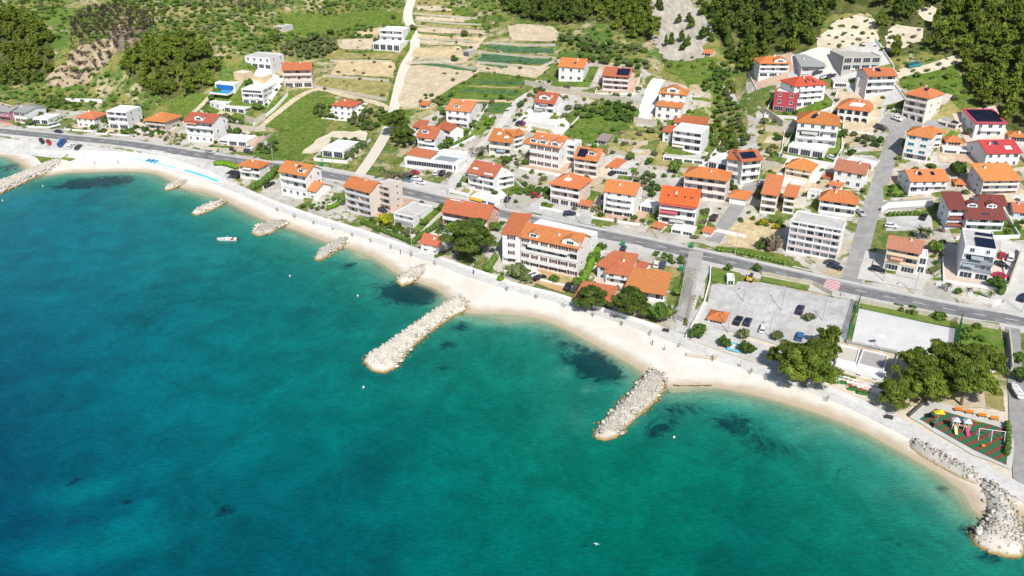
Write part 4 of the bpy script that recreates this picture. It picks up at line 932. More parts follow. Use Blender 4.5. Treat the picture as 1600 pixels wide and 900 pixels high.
hs('annex', 'narrow white annex with red roof left of the huge terraced block', 'annex', (1036, 204), (1049, 206), None, 18, 2, 'shed', 'ww', rc=RD, rise=.8, D=6, chim=0)
h = hs('apartment_building', 'ornate white house with arched attic pediment and a second orange roof strip', 'apartment block', (1030, 144), (1072, 147), (1081, 141), 30, 3, 'hip', 'www', rise=1.8, dormer=[(.5, .02, 5, 1.8)])
hs(0, 0, 0, (1025, 164), (1064, 168), None, 21, 2, 'shed', 'ww', par=h, rise=.6, D=5, chim=0)
# back row
hs('house', 'blush pink three-storey house with dark solar panels on half its orange roof', 'house', (942, 117), (983, 119), (996, 112), 24, 3, 'gable', 'bbb', wall=(.76, .62, .56), rail=paint((.80, .70, .68)), rise=2.4, rc=RD, solar=[('s', .5, .98, .08, .92)])
hs('house', 'white house with bright orange roof left of the blush pink house', 'house', (873, 103), (912, 105), (926, 98), 24, 2, 'gable', 'ww', rc=O2, rise=2.6, solar=[('k', .55, .65, .35, .55)])
hs('house', 'white house with balcony on stilts and orange roof just below the forest edge', 'house', (1188, 98), (1233, 98), (1181, 91), 22, 3, 'hip', 'dbb', side='L', rc=O2, rise=1.8, dormer=[(.7, .02, 5, 1.2)])
h = hs('house', 'grey-roofed house just left of the unfinished concrete shell', 'house', (1253, 103), (1289, 103), (1246, 93), 13, 1, 'shed', 'b', side='L', wall=(.62, .6, .6), rc=(.40, .38, .36), rise=2.2, left='x')
h = hs('concrete_shell', 'unfinished grey concrete shell of a house with open floors below the quarry', 'building', (1320, 89), (1376, 87), (1307, 79), 22, 2, 'flat', 'dd', side='L', wall=CONC, flatm=paint((.48, .45, .40)), left='x', fin=False)  # dark panes stand in for the shade inside the open floors
h = hs('apartment_building', 'white block with rounded stacked balconies and orange roof left of the green slope', 'apartment block', (1357, 118), (1401, 117), (1339, 110), 32, 3, 'gable', 'bbb', side='L', rc=RD, rise=1.8, left='x', solar=[('s', .38, .55, .5, .95)])
h = hs('apartment_building', 'white hotel-like building with crimson corner block and red hipped roof', 'apartment block', (1243, 134), (1290, 130), (1227, 125), 34, 4, 'hip', 'dwpp', side='L', rc=(.60, .09, .05), rise=2.2, solar=[('k', .35, .42, .2, .6), ('k', .52, .58, .4, .8), ('k', .68, .75, .2, .6)])
hs(0, 0, 0, (1211, 142), (1247, 146), None, 31, 3, 'flat', 'dww', par=h, D=7, wall=(.52, .085, .095), flatm=M_FLATW, frame='w')
hs('house', 'arcaded white house with two rows of arches and a terrace cut into its orange roof', 'house', (1310, 168), (1359, 173), (1370, 159), 22, 2, 'hip', 'aa', rise=2.2, solar=[('t', .22, .8, .25, .62)])
h = hs('apartment_building', 'tall white block with broad blank front, orange roof and one dark roof panel', 'apartment block', (1247, 190), (1311, 194), (1319, 182), 38, 3, 'hip', 'bbw', rc=O2, rise=2.8, solar=[('s', .2, .36, .35, .75)])
hs(0, 0, 0, (1232, 227), (1288, 236), None, 13, 1, 'flat', 'd', par=h, D=9, flatm=M_FLATW)
hs('garage', 'flat grey-roofed garage beside the lane below the arcaded house', 'garage', (1322, 250), (1364, 258), (1382, 246), 9, 1, 'flat', 'd', flatm=M_FLATW)
hs('apartment_building', 'five-storey cream block with stacked arched loggias and solar panels on its orange roof', 'apartment block', (1415, 146), (1452, 152), (1484, 147), 40, 4, 'hip', 'abbb', wall=(.79, .74, .68), rise=2.4, solar=[('s', .55, .95, .6, .98)], right='w')
hs('garage', 'tan flat-roofed double garage beside the arched loggia block', 'garage', (1468, 187), (1493, 195), (1504, 183), 8, 1, 'flat', 'd', wall=(.79, .74, .68), flatm=paint((.62, .52, .42)))
hs('house', 'white house at the pine forest edge whose whole roof is dark solar panels', 'house', (1528, 193), (1570, 191), (1520, 180), 22, 2, 'shed', 'wp', side='L', rc=(.5, .08, .1), rise=2.0, chim=0, solar=[('s', .06, .94, .08, .92)], left='w', wall=(.77, .77, .80))
h = hs('apartment_building', 'white modern block with four turquoise blinds beside the steep lane', 'apartment block', (1417, 209), (1456, 214), (1472, 205), 40, 4, 'hip', 'bttt', rise=2.0, right='g')
hs('pavilion', 'small orange-roofed round pavilion above the white planter terrace', 'pavilion', (1480, 220), (1504, 221), (1497, 212), 7, 1, 'hip', 'd', rise=1.2, chim=0, D=5)
h = hs('house', 'white twin house with cherry red roofs near the right edge', 'house', (1546, 240), (1592, 236), (1532, 224), 23, 2, 'gable', 'ww', side='L', rc=RC, rise=2.6, left='w', wall=(.76, .77, .80), solar=[('k', .35, .5, .6, .9), ('t', .6, .8, .2, .5)])
hs('house', 'low orange-roofed house cut by the right edge below the forest', 'house', (1578, 212), (1606, 214), (1570, 205), 9, 1, 'hip', 'd', side='L', rise=1.0, rc=O2)
hs('house', 'white house with broad orange roof, two solar panels and shaded side wall by the lawn', 'house', (1424, 282), (1482, 281), (1406, 268), 21, 2, 'gable', 'bw', side='L', rc=O2, rise=2.2, wall=(.74, .76, .80), solar=[('s', .25, .36, .45, .8), ('s', .6, .7, .45, .8)])  # blue tint of the shaded left side is put into the wall colour
hs('apartment_building', 'house with peach balconies and flat orange roof slope, right of the dark lone tree', 'apartment block', (1538, 281), (1594, 280), (1516, 267), 26, 3, 'shed', 'bbb', side='L', rc=O2, rise=2.6, wall=(.72, .75, .80), rail=paint((.80, .70, .60)), chim=1)
h = hs('guest_house', 'large house with maroon roofs and rows of white dormers', 'guest house', (1512, 340), (1570, 341), (1494, 320), 22, 2, 'gable', 'bb', side='L', rc=MR, rise=3.4, left='x', solar=[('k', .4, .62, .18, .3)], dormer=[(.2, .62, 3.2, 1.2), (.72, .62, 3.2, 1.2)], wall=(.74, .76, .80))
hs(0, 0, 0, (1484, 325), (1511, 326), (1467, 312), 32, 3, 'shed', 'bbb', side='L', par=h, rc=MR, rise=2.8, wall=(.74, .76, .80), awn=[(1, 0, 1, (.25, .08, .07)), (0, 0, 1, (.3, .1, .08))], chim=0)
h = hs('apartment_building', 'tan-balconied block with patchy rusty roof facing the main road', 'apartment block', (1387, 386), (1438, 393), (1452, 383), 35, 3, 'gable', 'dbb', wall=(.70, .66, .66), rc=RS, rise=2.3, rail=paint((.76, .62, .42)), right='x')
hs(0, 0, 0, (1437, 400), (1450, 402), None, 26, 2, 'flat', 'dd', par=h, D=6, flatm=M_FLATW)
hs('apartment_building', 'modern white block with a roof full of solar panels by the palm terrace', 'apartment block', (1509, 384), (1558, 389), (1513, 358), 50, 4, 'flat', 'dbbw', side='L', wall=(.76, .78, .81), left='x', right='x', rail=M_GREYGL, solar=[('s', .35, .98, .05, .55), ('s', .4, .98, .72, .95)])  # wall colour carries the bluish shade of the left wall
h = hs('apartment_building', 'grand white five-storey block with flat roof and dozens of small balconies above the road', 'apartment block', (1236, 344), (1316, 358), (1324, 342), 50, 5, 'flat', 'bbbbb', wall=(.78, .78, .79), bays=6, rail=paint((.78, .78, .79)), rails={1: paint((.72, .62, .62)), 3: paint((.72, .62, .62))})
hs('house', 'white house with bright orange hipped roof directly behind the five-storey block', 'house', (1282, 310), (1339, 317), (1345, 308), 22, 2, 'hip', 'bb', rc=O2, rise=2.6)
hs('house', 'white house with two dusty brown-red roof slopes beside the lane', 'house', (1305, 263), (1352, 271), (1358, 262), 26, 2, 'gable', 'ww', rc=RS, rise=2.4)
hs('shed', 'tiny orange lean-to left of the brown-red roofed house', 'shed', (1287, 276), (1297, 278), None, 6, 1, 'shed', 'x', D=4, rise=.6, chim=0)
hs('house', 'cream house with bright orange hipped roof and right gable above the terraced twin house', 'house', (1228, 259), (1267, 266), (1276, 256), 17, 2, 'hip', 'bw', rc=O2, rise=2.4, wall=CREAM)
h = hs('house', 'cream terraced twin house with two orange roof wings stepping down the hill', 'house', (1191, 302), (1215, 304), (1228, 283), 31, 3, 'shed', 'bbb', wall=CREAM, rise=2.0, rail=paint(WHT), chim=0)
hs(0, 0, 0, (1226, 305), (1243, 307), (1250, 296), 28, 3, 'shed', 'bbb', par=h, wall=CREAM, rise=1.2, rail=paint(WHT), chim=0)
hs('house', 'small orange-roofed blue-walled house at the right edge below the peach balconies', 'house', (1586, 330), (1612, 331), (1579, 318), 10, 1, 'gable', 'w', side='L', rise=1.6, wall=(.45, .6, .75))
# by the beach on the right
hs('kiosk', 'white flat-roofed kiosk on the lawn by the car park', 'kiosk', (1137, 436), (1148, 436), (1150, 430), 9, 1, 'flat', 'd', flatm=M_FLATW)
h = hs('restaurant', 'grey flat-roofed beach restaurant between car park and playground', 'restaurant', (1304, 572), (1380, 592), (1386, 585), 7, 1, 'flat', 'w', flatm=M_FLATW, D=4)
hs(0, 0, 0, (1306, 560), (1338, 567), (1346, 545), 9, 1, 'flat', 'x', par=h, flatm=paint((.60, .56, .50)))
hs(0, 0, 0, (1340, 568), (1381, 578), (1390, 555), 8, 1, 'flat', 'x', par=h, flatm=paint((.42, .39, .38)))
h = hs('pavilion', 'terracotta-roofed beach bar pavilion at the corner of the car park', 'pavilion', (1107, 496), (1131, 501), (1134, 494), 7, 1, 'hip', 'd', rise=.8, chim=0, D=5)
hs('kiosk', 'small turquoise and white beach kiosk between two round bushes', 'kiosk', (1136, 543), (1155, 548), (1158, 541), 5, 1, 'flat', 'd', wall=(.1, .5, .65), flatm=M_FLATW, D=3.4)
# rear and side wings that belong to houses above
def wing(label, *a, **k):
    h = next(x for x in HOUSES if x['label'].startswith(label)); hs(0, 0, 0, *a, par=h, **k)
wing('white house with red roof, dormer', (645, 197), (658, 199), None, 16, 2, 'shed', 'ww', D=6, rc=RD, rise=1.4, chim=0)
wing('white house with red roof, dormer', (684, 197), (703, 204), None, 20, 2, 'gable', 'bb', D=7, rc=RD, rise=1.6, chim=0)
wing('four-storey cream block', (588, 287), (608, 292), None, 40, 4, 'flat', 'bbbb', D=7, wall=(.70, .60, .54), rail=paint((.62, .52, .50)))
wing('tall white house with three', (872, 222), (898, 226), None, 30, 3, 'flat', 'bbb', D=7, flatm=M_FLATW)
wing('white three-storey house with orange roof and long', (778, 276), (803, 272), None, 20, 2, 'flat', 'bb', D=6, flatm=M_FLATW)
wing('cream house with bright orange roof and two', (802, 212), (818, 208), None, 24, 3, 'gable', 'bbb', D=6, rc=O1, rise=1.2, chim=0)
wing('white house with two dusty', (1296, 287), (1313, 291), None, 9, 1, 'shed', 'w', D=5, rc=O1, rise=.8, chim=0)
wing('white modern block with four', (1458, 206), (1474, 205), None, 26, 3, 'hip', 'ggg', D=6, rc=O1, rise=1.0, chim=0)
wing('large house with maroon', (1536, 318), (1572, 319), None, 16, 1, 'gable', 'w', D=7, rc=MR, rise=1.8, chim=0)
wing('white block with rounded', (1340, 121), (1358, 124), None, 26, 2, 'flat', 'xx', D=6)
wing('long low white restaurant', (636, 240), (671, 246), None, 16, 1, 'shed', 'x', D=6, rc=O1, rise=.9, chim=0, right='x', left='x')
wing('long low white restaurant', (675, 249), (709, 254), None, 15, 1, 'flat', 'x', D=7, flatm=paint((.30, .34, .36)), right='x', left='x')
hs('hut', 'tiny orange-roofed hut at the corner of the tan field above the lane pines', 'hut', (656, 163), (667, 164), None, 6, 1, 'shed', 'd', D=4, rise=.6, chim=0)
hs('shed', 'small orange shed between the cut-out roof house and the stepped gables', 'shed', (818, 222), (828, 224), None, 8, 1, 'shed', 'x', D=5, rise=.8, chim=0)
hs('ruin', 'grey stone ruin with a mossy roof at the lower edge of the rough garden', 'outbuilding', (933, 218), (948, 220), (957, 213), 7, 1, 'shed', 'd', wall=CONC, rc=(.36, .27, .22), rise=.7, chim=0)
hs('hut', 'orange and white hut below the scree on the green meadow', 'hut', (1100, 82), (1111, 83), (1115, 79), 6, 1, 'gable', 'd', rise=.8, chim=0)
hs('shop', 'low white shop with flat roof at the main road below the long rear side house', 'shop', (735, 306), (774, 316), None, 7, 1, 'flat', 'd', D=6, flatm=M_FLATW, awn=[(0, .02, .5, (.62, .34, .03))])
hs('annex', 'low white front terrace building below the four-skylight block', 'annex', (1049, 356), (1083, 362), None, 8, 1, 'flat', 'd', D=5, flatm=M_FLATW)
hs('pavilion', 'tiny orange pavilion right of the dark lone tree', 'pavilion', (1494, 286), (1507, 287), None, 7, 1, 'hip', 'd', D=4, rise=.8, chim=0, wall=TAN)
hs('annex', 'low cream terrace with white roofs between the two orange wings and the hipped roof', 'annex', (1234, 286), (1258, 290), None, 10, 1, 'flat', 'w', D=6, wall=CREAM, flatm=M_FLATW)
hs('garage', 'low white planter terrace building below the small round pavilion', 'garage', (1474, 232), (1522, 236), None, 7, 1, 'flat', 'd', D=4, flatm=M_FLATW)
hs('annex', 'white annex with lean-to roof between the road and the grand five-storey block', 'annex', (1262, 300), (1280, 303), None, 9, 1, 'flat', 'w', D=5, flatm=M_FLAT)
hs('garage', 'flat grey garage with white doors right of the purple car', 'garage', (1303, 128), (1326, 129), None, 8, 1, 'flat', 'd', D=5)
# ---------------------------------------------------------------- vegetation
NR = np.random.default_rng(5)
def leafmat(name, c, var=.35, rvar=.22, c2=None):
    m = mat(name, c, .8, var, .9, .15, rvar=rvar, col2=c2 or tuple(x * k for x, k in zip(c, (1.7, 1.45, 1.3))), coords='Object')
    return m
L_PINE = leafmat('pine needles', (.066, .112, .022), c2=(.155, .205, .036)); L_PINEY = leafmat('yellowish pine needles', (.100, .150, .022), c2=(.22, .27, .038))  # the second pine green is lighter and yellower
L_BROAD = leafmat('broad leaves', (.075, .15, .026), c2=(.165, .25, .045)); L_OLV = leafmat('olive leaves', (.115, .145, .055), c2=(.20, .235, .10))
L_YEL = leafmat('yellow blossom', (.38, .34, .015), c2=(.26, .30, .02)); L_BRIGHT = leafmat('bright hedge leaves', (.11, .24, .015), c2=(.18, .33, .03))
L_DARK = leafmat('dark hedge leaves', (.055, .112, .022), c2=(.115, .19, .038)); L_DEAD = leafmat('burnt twigs', (.085, .062, .055), c2=(.15, .115, .095)); L_BARE = leafmat('bare twigs', (.20, .155, .115), c2=(.30, .25, .19))
L_PALM = leafmat('palm fronds', (.07, .10, .025)); BARK = mat('bark', (.16, .115, .08), .95, .3, 2); BARKG = mat('grey bark', (.24, .20, .16), .95, .3, 2)
def leaf_quads(c, r3, n, size, rng, spread=.75, elong=1.0):
    "n leaf quads around an ellipsoid: centres c+r3*unit, facing mostly outwards"
    d = rng.normal(size=(n, 3)); d /= np.linalg.norm(d, axis=1)[:, None]
    d[:, 2] = np.where(d[:, 2] < -.35, -d[:, 2], d[:, 2])
    p = c + d * r3 * rng.uniform(.78, 1.12, (n, 1))
    nn = d + rng.normal(size=(n, 3)) * spread; nn /= np.linalg.norm(nn, axis=1)[:, None]
    a = np.cross(nn, rng.normal(size=(n, 3))); a /= np.linalg.norm(a, axis=1)[:, None] + 1e-9
    b = np.cross(nn, a); s = (size * rng.uniform(.6, 1.35, n))[:, None]
    return np.stack([p - a * s * elong - b * s * .6, p + a * s * elong - b * s * .5, p + a * s * elong * .8 + b * s * .6, p - a * s * elong * .9 + b * s * .5], 1)
def lump(c, r3, rng, seg=7, rings=5, jit=.22):
    vs = []; fs = []
    for i in range(rings + 1):
        th = math.pi * i / rings
        for j in range(seg):
            ph = 2 * math.pi * (j + .5 * (i % 2)) / seg; k = 1 + rng.uniform(-jit, jit)
            vs.append((c[0] + r3[0] * k * math.sin(th) * math.cos(ph), c[1] + r3[1] * k * math.sin(th) * math.sin(ph), c[2] - r3[2] * k * math.cos(th)))
    for i in range(rings):
        for j in range(seg):
            k = (j + 1) % seg; fs.append((i * seg + j, i * seg + k, (i + 1) * seg + k, (i + 1) * seg + j))
    return np.array(vs), np.array(fs)
def crown_arrays(kind, seed, nleaf, leaf, nclump):
    "unit crown: radius about 1, z from 0 (ground) up to the height factor"
    rng = np.random.default_rng(seed); V = []; F = []; n = 0; cl = []
    if kind == 'pine':        # irregular, broad, flat plates of foliage
        for i in range(nclump):
            a = rng.uniform(0, 6.283); t = rng.uniform(0, 1) ** .6; zz = rng.uniform(.55, 1.42); rad = t * (1.02 - .52 * max(0, (zz - .85) / .6) ** 1.2)
            cl.append(((rad * math.cos(a), rad * math.sin(a), zz), np.array([1, 1, .42]) * rng.uniform(.17, .34)))
        cl.append(((0, 0, 1.35), np.array([.28, .28, .22]))); cl.append(((0, 0, .95), np.array([.42, .42, .26])))
    elif kind == 'cone':      # young pines on the slope, taller than wide
        for i in range(nclump):
            zz = rng.uniform(.3, 2.0); a = rng.uniform(0, 6.283); rad = rng.uniform(.2, .8) * (1.08 - .42 * zz)
            cl.append(((rad * math.cos(a), rad * math.sin(a), zz), np.array([1, 1, .75]) * rng.uniform(.28, .46) * (1.15 - .2 * zz)))
        cl.append(((0, 0, 2.05), np.array([.25, .25, .4]))); cl.append(((0, 0, 1.), np.array([.5, .5, .7])))
    elif kind == 'round':
        for i in range(nclump):
            d = rng.normal(size=3); d /= np.linalg.norm(d); d[2] = abs(d[2]) * .9
            q = d * rng.uniform(.35, .78); cl.append(((q[0], q[1], .55 + q[2] * .95), np.array([1, 1, .85]) * rng.uniform(.28, .46)))
        cl.append(((0, 0, .7), np.array([.62, .62, .5])))
    elif kind == 'bush':
        for i in range(nclump):
            a = rng.uniform(0, 6.283); t = rng.uniform(0, .75); cl.append(((t * math.cos(a), t * math.sin(a), rng.uniform(.2, .6)), np.array([1, 1, .8]) * rng.uniform(.3, .5)))
    inner = .74
    for c, r3 in cl:
        v, f = lump(np.array(c), r3 * inner, rng); V.append(v); F.append(f + n); n += len(v)
    w = np.array([r[0] ** 2 for _, r in cl]); w = w / w.sum()
    for (c, r3), k in zip(cl, w):
        q = leaf_quads(np.array(c), r3, max(6, int(nleaf * k)), leaf, rng, elong=1.9 if kind in ('pine', 'cone') else 1.0); V.append(q.reshape(-1, 3)); F.append(np.arange(len(q) * 4).reshape(-1, 4) + n); n += len(q) * 4
    return np.concatenate(V), np.concatenate(F)
def twig_arrays(seed, n, up=1.0):
    "a leafless crown: forking twigs as thin three-sided sticks"
    rng = random.Random(seed); V = []; F = []
    def stick(p, q, r):
        d = (q - p).normalized(); a = d.orthogonal().normalized(); b = d.cross(a); k = len(V)
        for o, rr in ((p, r), (q, r * .6)):
            for i in range(3): t = 2.094 * i; V.append(tuple(o + a * rr * math.cos(t) + b * rr * math.sin(t)))
        for i in range(3): F.append((k + i, k + (i + 1) % 3, k + 3 + (i + 1) % 3, k + 3 + i))
    def grow(p, d, l, r, lev):
        q = p + d * l; stick(p, q, r)
        if lev == 0: return
        for _ in range(n):
            e = (d + Vector((rng.uniform(-1, 1), rng.uniform(-1, 1), rng.uniform(-.3, .8) * up)) * .85).normalized(); grow(q - d * l * rng.uniform(0, .45), e, l * rng.uniform(.55, .8), r * .6, lev - 1)
    for _ in range(3): grow(Vector((0, 0, .1)), Vector((rng.uniform(-.6, .6), rng.uniform(-.6, .6), 1)).normalized(), .5, .035, 3)
    return np.array(V), np.array(F)
def arr_mesh(name, V, F, m):
    me = bpy.data.meshes.new(name); me.vertices.add(len(V)); me.vertices.foreach_set('co', np.asarray(V, np.float32).ravel())
    me.loops.add(F.size); me.loops.foreach_set('vertex_index', F.astype(np.int32).ravel()); me.polygons.add(len(F))
    me.polygons.foreach_set('loop_start', np.arange(0, F.size, 4, dtype=np.int32)); me.materials.append(m); me.update(); return me
def trunk_mesh(kind, seed):
    r = random.Random(seed); mb = MB(); top = {'pine': 1.0, 'cone': 1.5, 'round': .6, 'bush': .35}[kind]
    p = Vector((0, 0, -.15)); rad = .075 if kind != 'bush' else .05
    for i in range(3):
        q = Vector((r.uniform(-.07, .07), r.uniform(-.07, .07), top * (i + 1) / 3)); mb.tube(p, q, rad, rad * .78, 6); p = q; rad *= .78
        if i:
            for _ in range(2):
                a = r.uniform(0, 6.28); mb.tube(p, p + Vector((math.cos(a) * .4, math.sin(a) * .4, .22)), rad * .6, rad * .25, 5)
    return mb.mesh('trunk', BARK)
_proto = {}
LM = {'pine': L_PINE, 'piney': L_PINEY, 'cone': L_PINE, 'coney': L_PINEY, 'round': L_BROAD, 'olive': L_OLV, 'bush': L_BROAD, 'yellow': L_YEL, 'bright': L_BRIGHT, 'dark': L_DARK, 'dryb': L_BARE, 'obush': L_OLV}
KIND = {'piney': 'pine', 'coney': 'cone', 'olive': 'round', 'yellow': 'round', 'bright': 'bush', 'dark': 'round', 'dryb': 'bush', 'obush': 'bush'}
def proto(kind, var, big):
    key = (kind, var, big)
    if key not in _proto:
        if kind in ('burnt', 'bare', 'twiggy'):
            V, F = twig_arrays(40 + var, {'burnt': 4, 'bare': 5, 'twiggy': 3}[kind]); cm = arr_mesh('crown', V * np.array([1.5, 1.5, 1.1]), F, L_DEAD if kind == 'burnt' else L_BARE)
            mb = MB(); mb.tube((0, 0, -.1), (0.02, 0.01, .5), .06, .04, 6); tm = mb.mesh('trunk', BARKG)
        elif kind == 'palm':
            mb = MB(); r = random.Random(var)
            for i in range(22):
                a = i * 2.4; el = r.uniform(-.1, 1.0); p = Vector((0, 0, 1.7)); d = Vector((math.cos(a) * math.cos(el), math.sin(a) * math.cos(el), math.sin(el))); w = .12
                for k in range(4):
                    q = p + d * .3; s = Vector((-d.y, d.x, 0)).normalized() * w; w2 = w * (1.15 if k < 1 else .72); s2 = s.normalized() * w2
                    mb.face([p - s, p + s, q + s2 - Vector((0, 0, .0)), q - s2]); p = q; w = w2; d = (d + Vector((0, 0, -.33))).normalized()
            cm = mb.mesh('crown', L_PALM); mb = MB()
            for k in range(6): mb.tube((0, 0, k * .29 - .05), (0, 0, (k + 1) * .29), .13, .10, 7)
            tm = mb.mesh('trunk', BARKG)
        else:
            k = KIND.get(kind, kind); nl, lf, nc = {'pine': (620, .085, 14), 'cone': (480, .105, 10), 'round': (420, .095, 11), 'bush': (260, .12, 6)}[k]
            if big: nl, lf, nc = nl * 13, lf * .34, int(nc * 4.4)
            V, F = crown_arrays(k, 100 + var * 7 + len(kind), nl, lf, nc); cm = arr_mesh('crown', V, F, LM[kind]); tm = trunk_mesh(k, var)
        _proto[key] = (cm, tm)
    return _proto[key]
NTREE = {}
def tree(kind, p, r, h=None, label=None, group=None, name=None, cat=None, big=False, var=None):
    nm = name or {'pine': 'pine_tree', 'piney': 'pine_tree', 'cone': 'pine_tree', 'coney': 'pine_tree', 'round': 'broadleaf_tree', 'olive': 'olive_tree', 'bush': 'bush', 'obush': 'bush', 'yellow': 'flowering_shrub', 'bright': 'bush', 'dark': 'broadleaf_tree', 'burnt': 'burnt_tree', 'bare': 'bare_tree', 'dryb': 'dry_bush', 'palm': 'palm_tree'}[kind]
    v = rnd.randrange(5 if not big else 3) if var is None else var; cm, tm = proto(kind, v, big)
    hf = {'pine': 1.6, 'cone': 2.35, 'round': 1.4, 'bush': .9, 'palm': 2.4, 'burnt': 1.6, 'bare': 1.6, 'twiggy': 1.6}[KIND.get(kind, kind)]
    h = h or r * hf; z = H(p[0], p[1])
    e = empty(nm, (p[0], p[1], z), rnd.uniform(0, 6.28), label, cat or {'bush': 'bush', 'dry_bush': 'bush', 'flowering_shrub': 'shrub'}.get(nm, 'tree'), group)
    sc = (r * rnd.uniform(.94, 1.06), r * rnd.uniform(.94, 1.06), h / hf)
    for n_, m_ in (('trunk', tm), ('crown', cm)):
        o = link(n_, m_, e); o.scale = sc
    NTREE[nm] = NTREE.get(nm, 0) + 1
    return e
MASSES = []
def blocked(x, y, pad=.8):
    for m in MASSES:
        dx, dy = x - m.O.x, y - m.O.y
        if abs(dx) > 30 or abs(dy) > 30: continue
        c, s = math.cos(m.rz), math.sin(m.rz); lx, ly = dx * c + dy * s, -dx * s + dy * c
        if -m.W / 2 - pad < lx < m.W / 2 + pad and -1.6 - pad < ly < m.D + pad: return True
    for ln, w in LANES:
        for a in ln:
            if (a.x - x) ** 2 + (a.y - y) ** 2 < w * w: return True
    return False
def scatter(poly, spacing, seed, n=None, pad=.8, jitter=True, avoid=True, out=None):
    "blue-noise points inside a pixel outline laid on the ground"
    W_ = pxpoly(poly); xs = [p[0] for p in W_]; ys = [p[1] for p in W_]; r = random.Random(seed); pts = []; cell = {}
    area = abs(sum(W_[i - 1][0] * W_[i][1] - W_[i][0] * W_[i - 1][1] for i in range(len(W_)))) / 2
    tries = int(area / spacing ** 2 * 7) + 20
    X = np.array([r.uniform(min(xs), max(xs)) for _ in range(tries * 2)]); Y = np.array([r.uniform(min(ys), max(ys)) for _ in range(tries * 2)])
    ok = inpoly(X, Y, W_)
    for x, y in zip(X[ok], Y[ok]):
        k = (int(x // spacing), int(y // spacing))
        if any((q[0] - x) ** 2 + (q[1] - y) ** 2 < spacing ** 2 for i in (-1, 0, 1) for j in (-1, 0, 1) for q in cell.get((k[0] + i, k[1] + j), ())): continue
        if avoid and blocked(x, y, pad): continue
        cell.setdefault(k, []).append((x, y)); pts.append((float(x), float(y)))
        if n and len(pts) >= n: break
    return pts
LANES = [(LANE_TRACK, 4.5), (LANE_E, 4.2), (LANE_E2, 3.6), (LANE_C, 3.8), (LANE_M, 3.4), (LANE_W, 4.2), (ROAD, 6.5), (PROM, 4.0)]
def stuff_trees(name, pts, kinds, rr, m, sink=.25):
    "one mesh for the growth nobody could count"
    Vs = []; Fs = []; n = 0; r = random.Random(len(pts))
    bank = [crown_arrays(k, 300 + i, nl, lf, nc) for i, (k, nl, lf, nc) in enumerate(kinds)]
    for x, y in pts:
        V, F = r.choice(bank); a = r.uniform(0, 6.28); s = r.uniform(*rr); c, si = math.cos(a), math.sin(a)
        q = np.stack([V[:, 0] * c - V[:, 1] * si, V[:, 0] * si + V[:, 1] * c, V[:, 2]], 1) * s * np.array([1, 1, r.uniform(.8, 1.15)])
        q += np.array([x, y, H(x, y) - sink]); Vs.append(q); Fs.append(F + n); n += len(V)
    if not Vs: return
    return tag(link(name, arr_mesh(name, np.concatenate(Vs), np.concatenate(Fs), m)), kind='stuff')
MASSES.extend(ALLM)
# --- pine forest on the mountain at the top right: nearest trees each on their own, the rest as one wood
FOR_R = [(1112, -25), (1640, -25), (1640, 215), (1580, 212), (1560, 190), (1535, 172), (1520, 148), (1505, 122), (1492, 100), (1460, 84), (1430, 78), (1400, 92), (1385, 84), (1378, 62), (1366, 24), (1300, 22), (1282, 44), (1272, 66), (1256, 82), (1235, 84), (1200, 84), (1178, 92), (1165, 112), (1150, 106), (1138, 92), (1122, 66), (1118, 40)]
FOR_C = [(775, -25), (1008, -25), (1004, 5), (1012, 22), (1026, 58), (1012, 66), (985, 58), (955, 40), (930, 34), (890, 38), (850, 37), (822, 30), (790, 22)]
FOR_A = [(-30, 30), (20, 22), (45, 32), (60, 42), (82, 70), (86, 98), (76, 126), (40, 134), (-30, 134)]
FOR_B = [(200, 88), (232, 74), (270, 66), (306, 70), (330, 84), (340, 104), (335, 132), (300, 148), (262, 156), (232, 146), (212, 128), (196, 108)]
allp = []
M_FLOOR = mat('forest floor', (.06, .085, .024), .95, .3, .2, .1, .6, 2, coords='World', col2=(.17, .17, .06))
for poly in (FOR_R, FOR_C, FOR_A, FOR_B): sheet('forest_floor', [(max(-25, min(1625, u)), max(-15, v)) for u, v in poly], M_FLOOR, .12, 1.2)
for i, (poly, sp) in enumerate(((FOR_R, 4.3), (FOR_C, 4.3), (FOR_A, 4.6), (FOR_B, 4.4))):
    for p in scatter(poly, sp, 11 + i):
        u_, v_ = proj((p[0], p[1], H(*p)))
        if i == 0 and ((1376 < u_ < 1448 and 38 < v_ < 82) or (1428 < u_ < 1474 and 8 < v_ < 36) or (1300 < u_ < 1400 and 15 < v_ < 30)) and rnd.random() < .72: continue
        allp.append((i, p))
lab = ['dark green pine in the forest covering the slope above the town at the top right', 'pine in the wood above the terraced fields at the top centre', 'pine in the dense clump on the bluff at the left edge', 'pine in the dark wood on the bluff above the white boxy block']
def seen(p): u, v = proj((p[0], p[1], H(*p) + 3)); return -20 < u < 1620 and v > -18
vis = [q for q in allp if seen(q[1])]; vis.sort(key=lambda q: q[1][1] ** 2 + q[1][0] ** 2)
quota = 268
near = vis[:quota]; rest = vis[quota:]
for i, p in near:
    yl = vnoise(np.array(p[0]), np.array(p[1]), 28, 9) > .52
    tree(('coney' if yl else 'cone') if rnd.random() < .5 else ('piney' if yl else 'pine'), p, rnd.uniform(2.7, 4.1), rnd.uniform(6, 9.2), lab[i], ['pines of the forest at the top right', 'pines above the terraces', 'pines on the left bluff', 'pines above the roadside blocks'][i])
KK = [('cone', 170, .15, 8), ('cone', 170, .15, 9), ('pine', 190, .14, 10), ('pine', 190, .14, 11)]
ra = [p for i, p in rest]; half = [vnoise(np.array(p[0]), np.array(p[1]), 28, 9) > .52 for p in ra]
stuff_trees('pine_wood', [p for p, h_ in zip(ra, half) if not h_], KK, (2.8, 4.4), L_PINE); stuff_trees('pine_wood', [p for p, h_ in zip(ra, half) if h_], KK, (2.8, 4.2), L_PINEY)
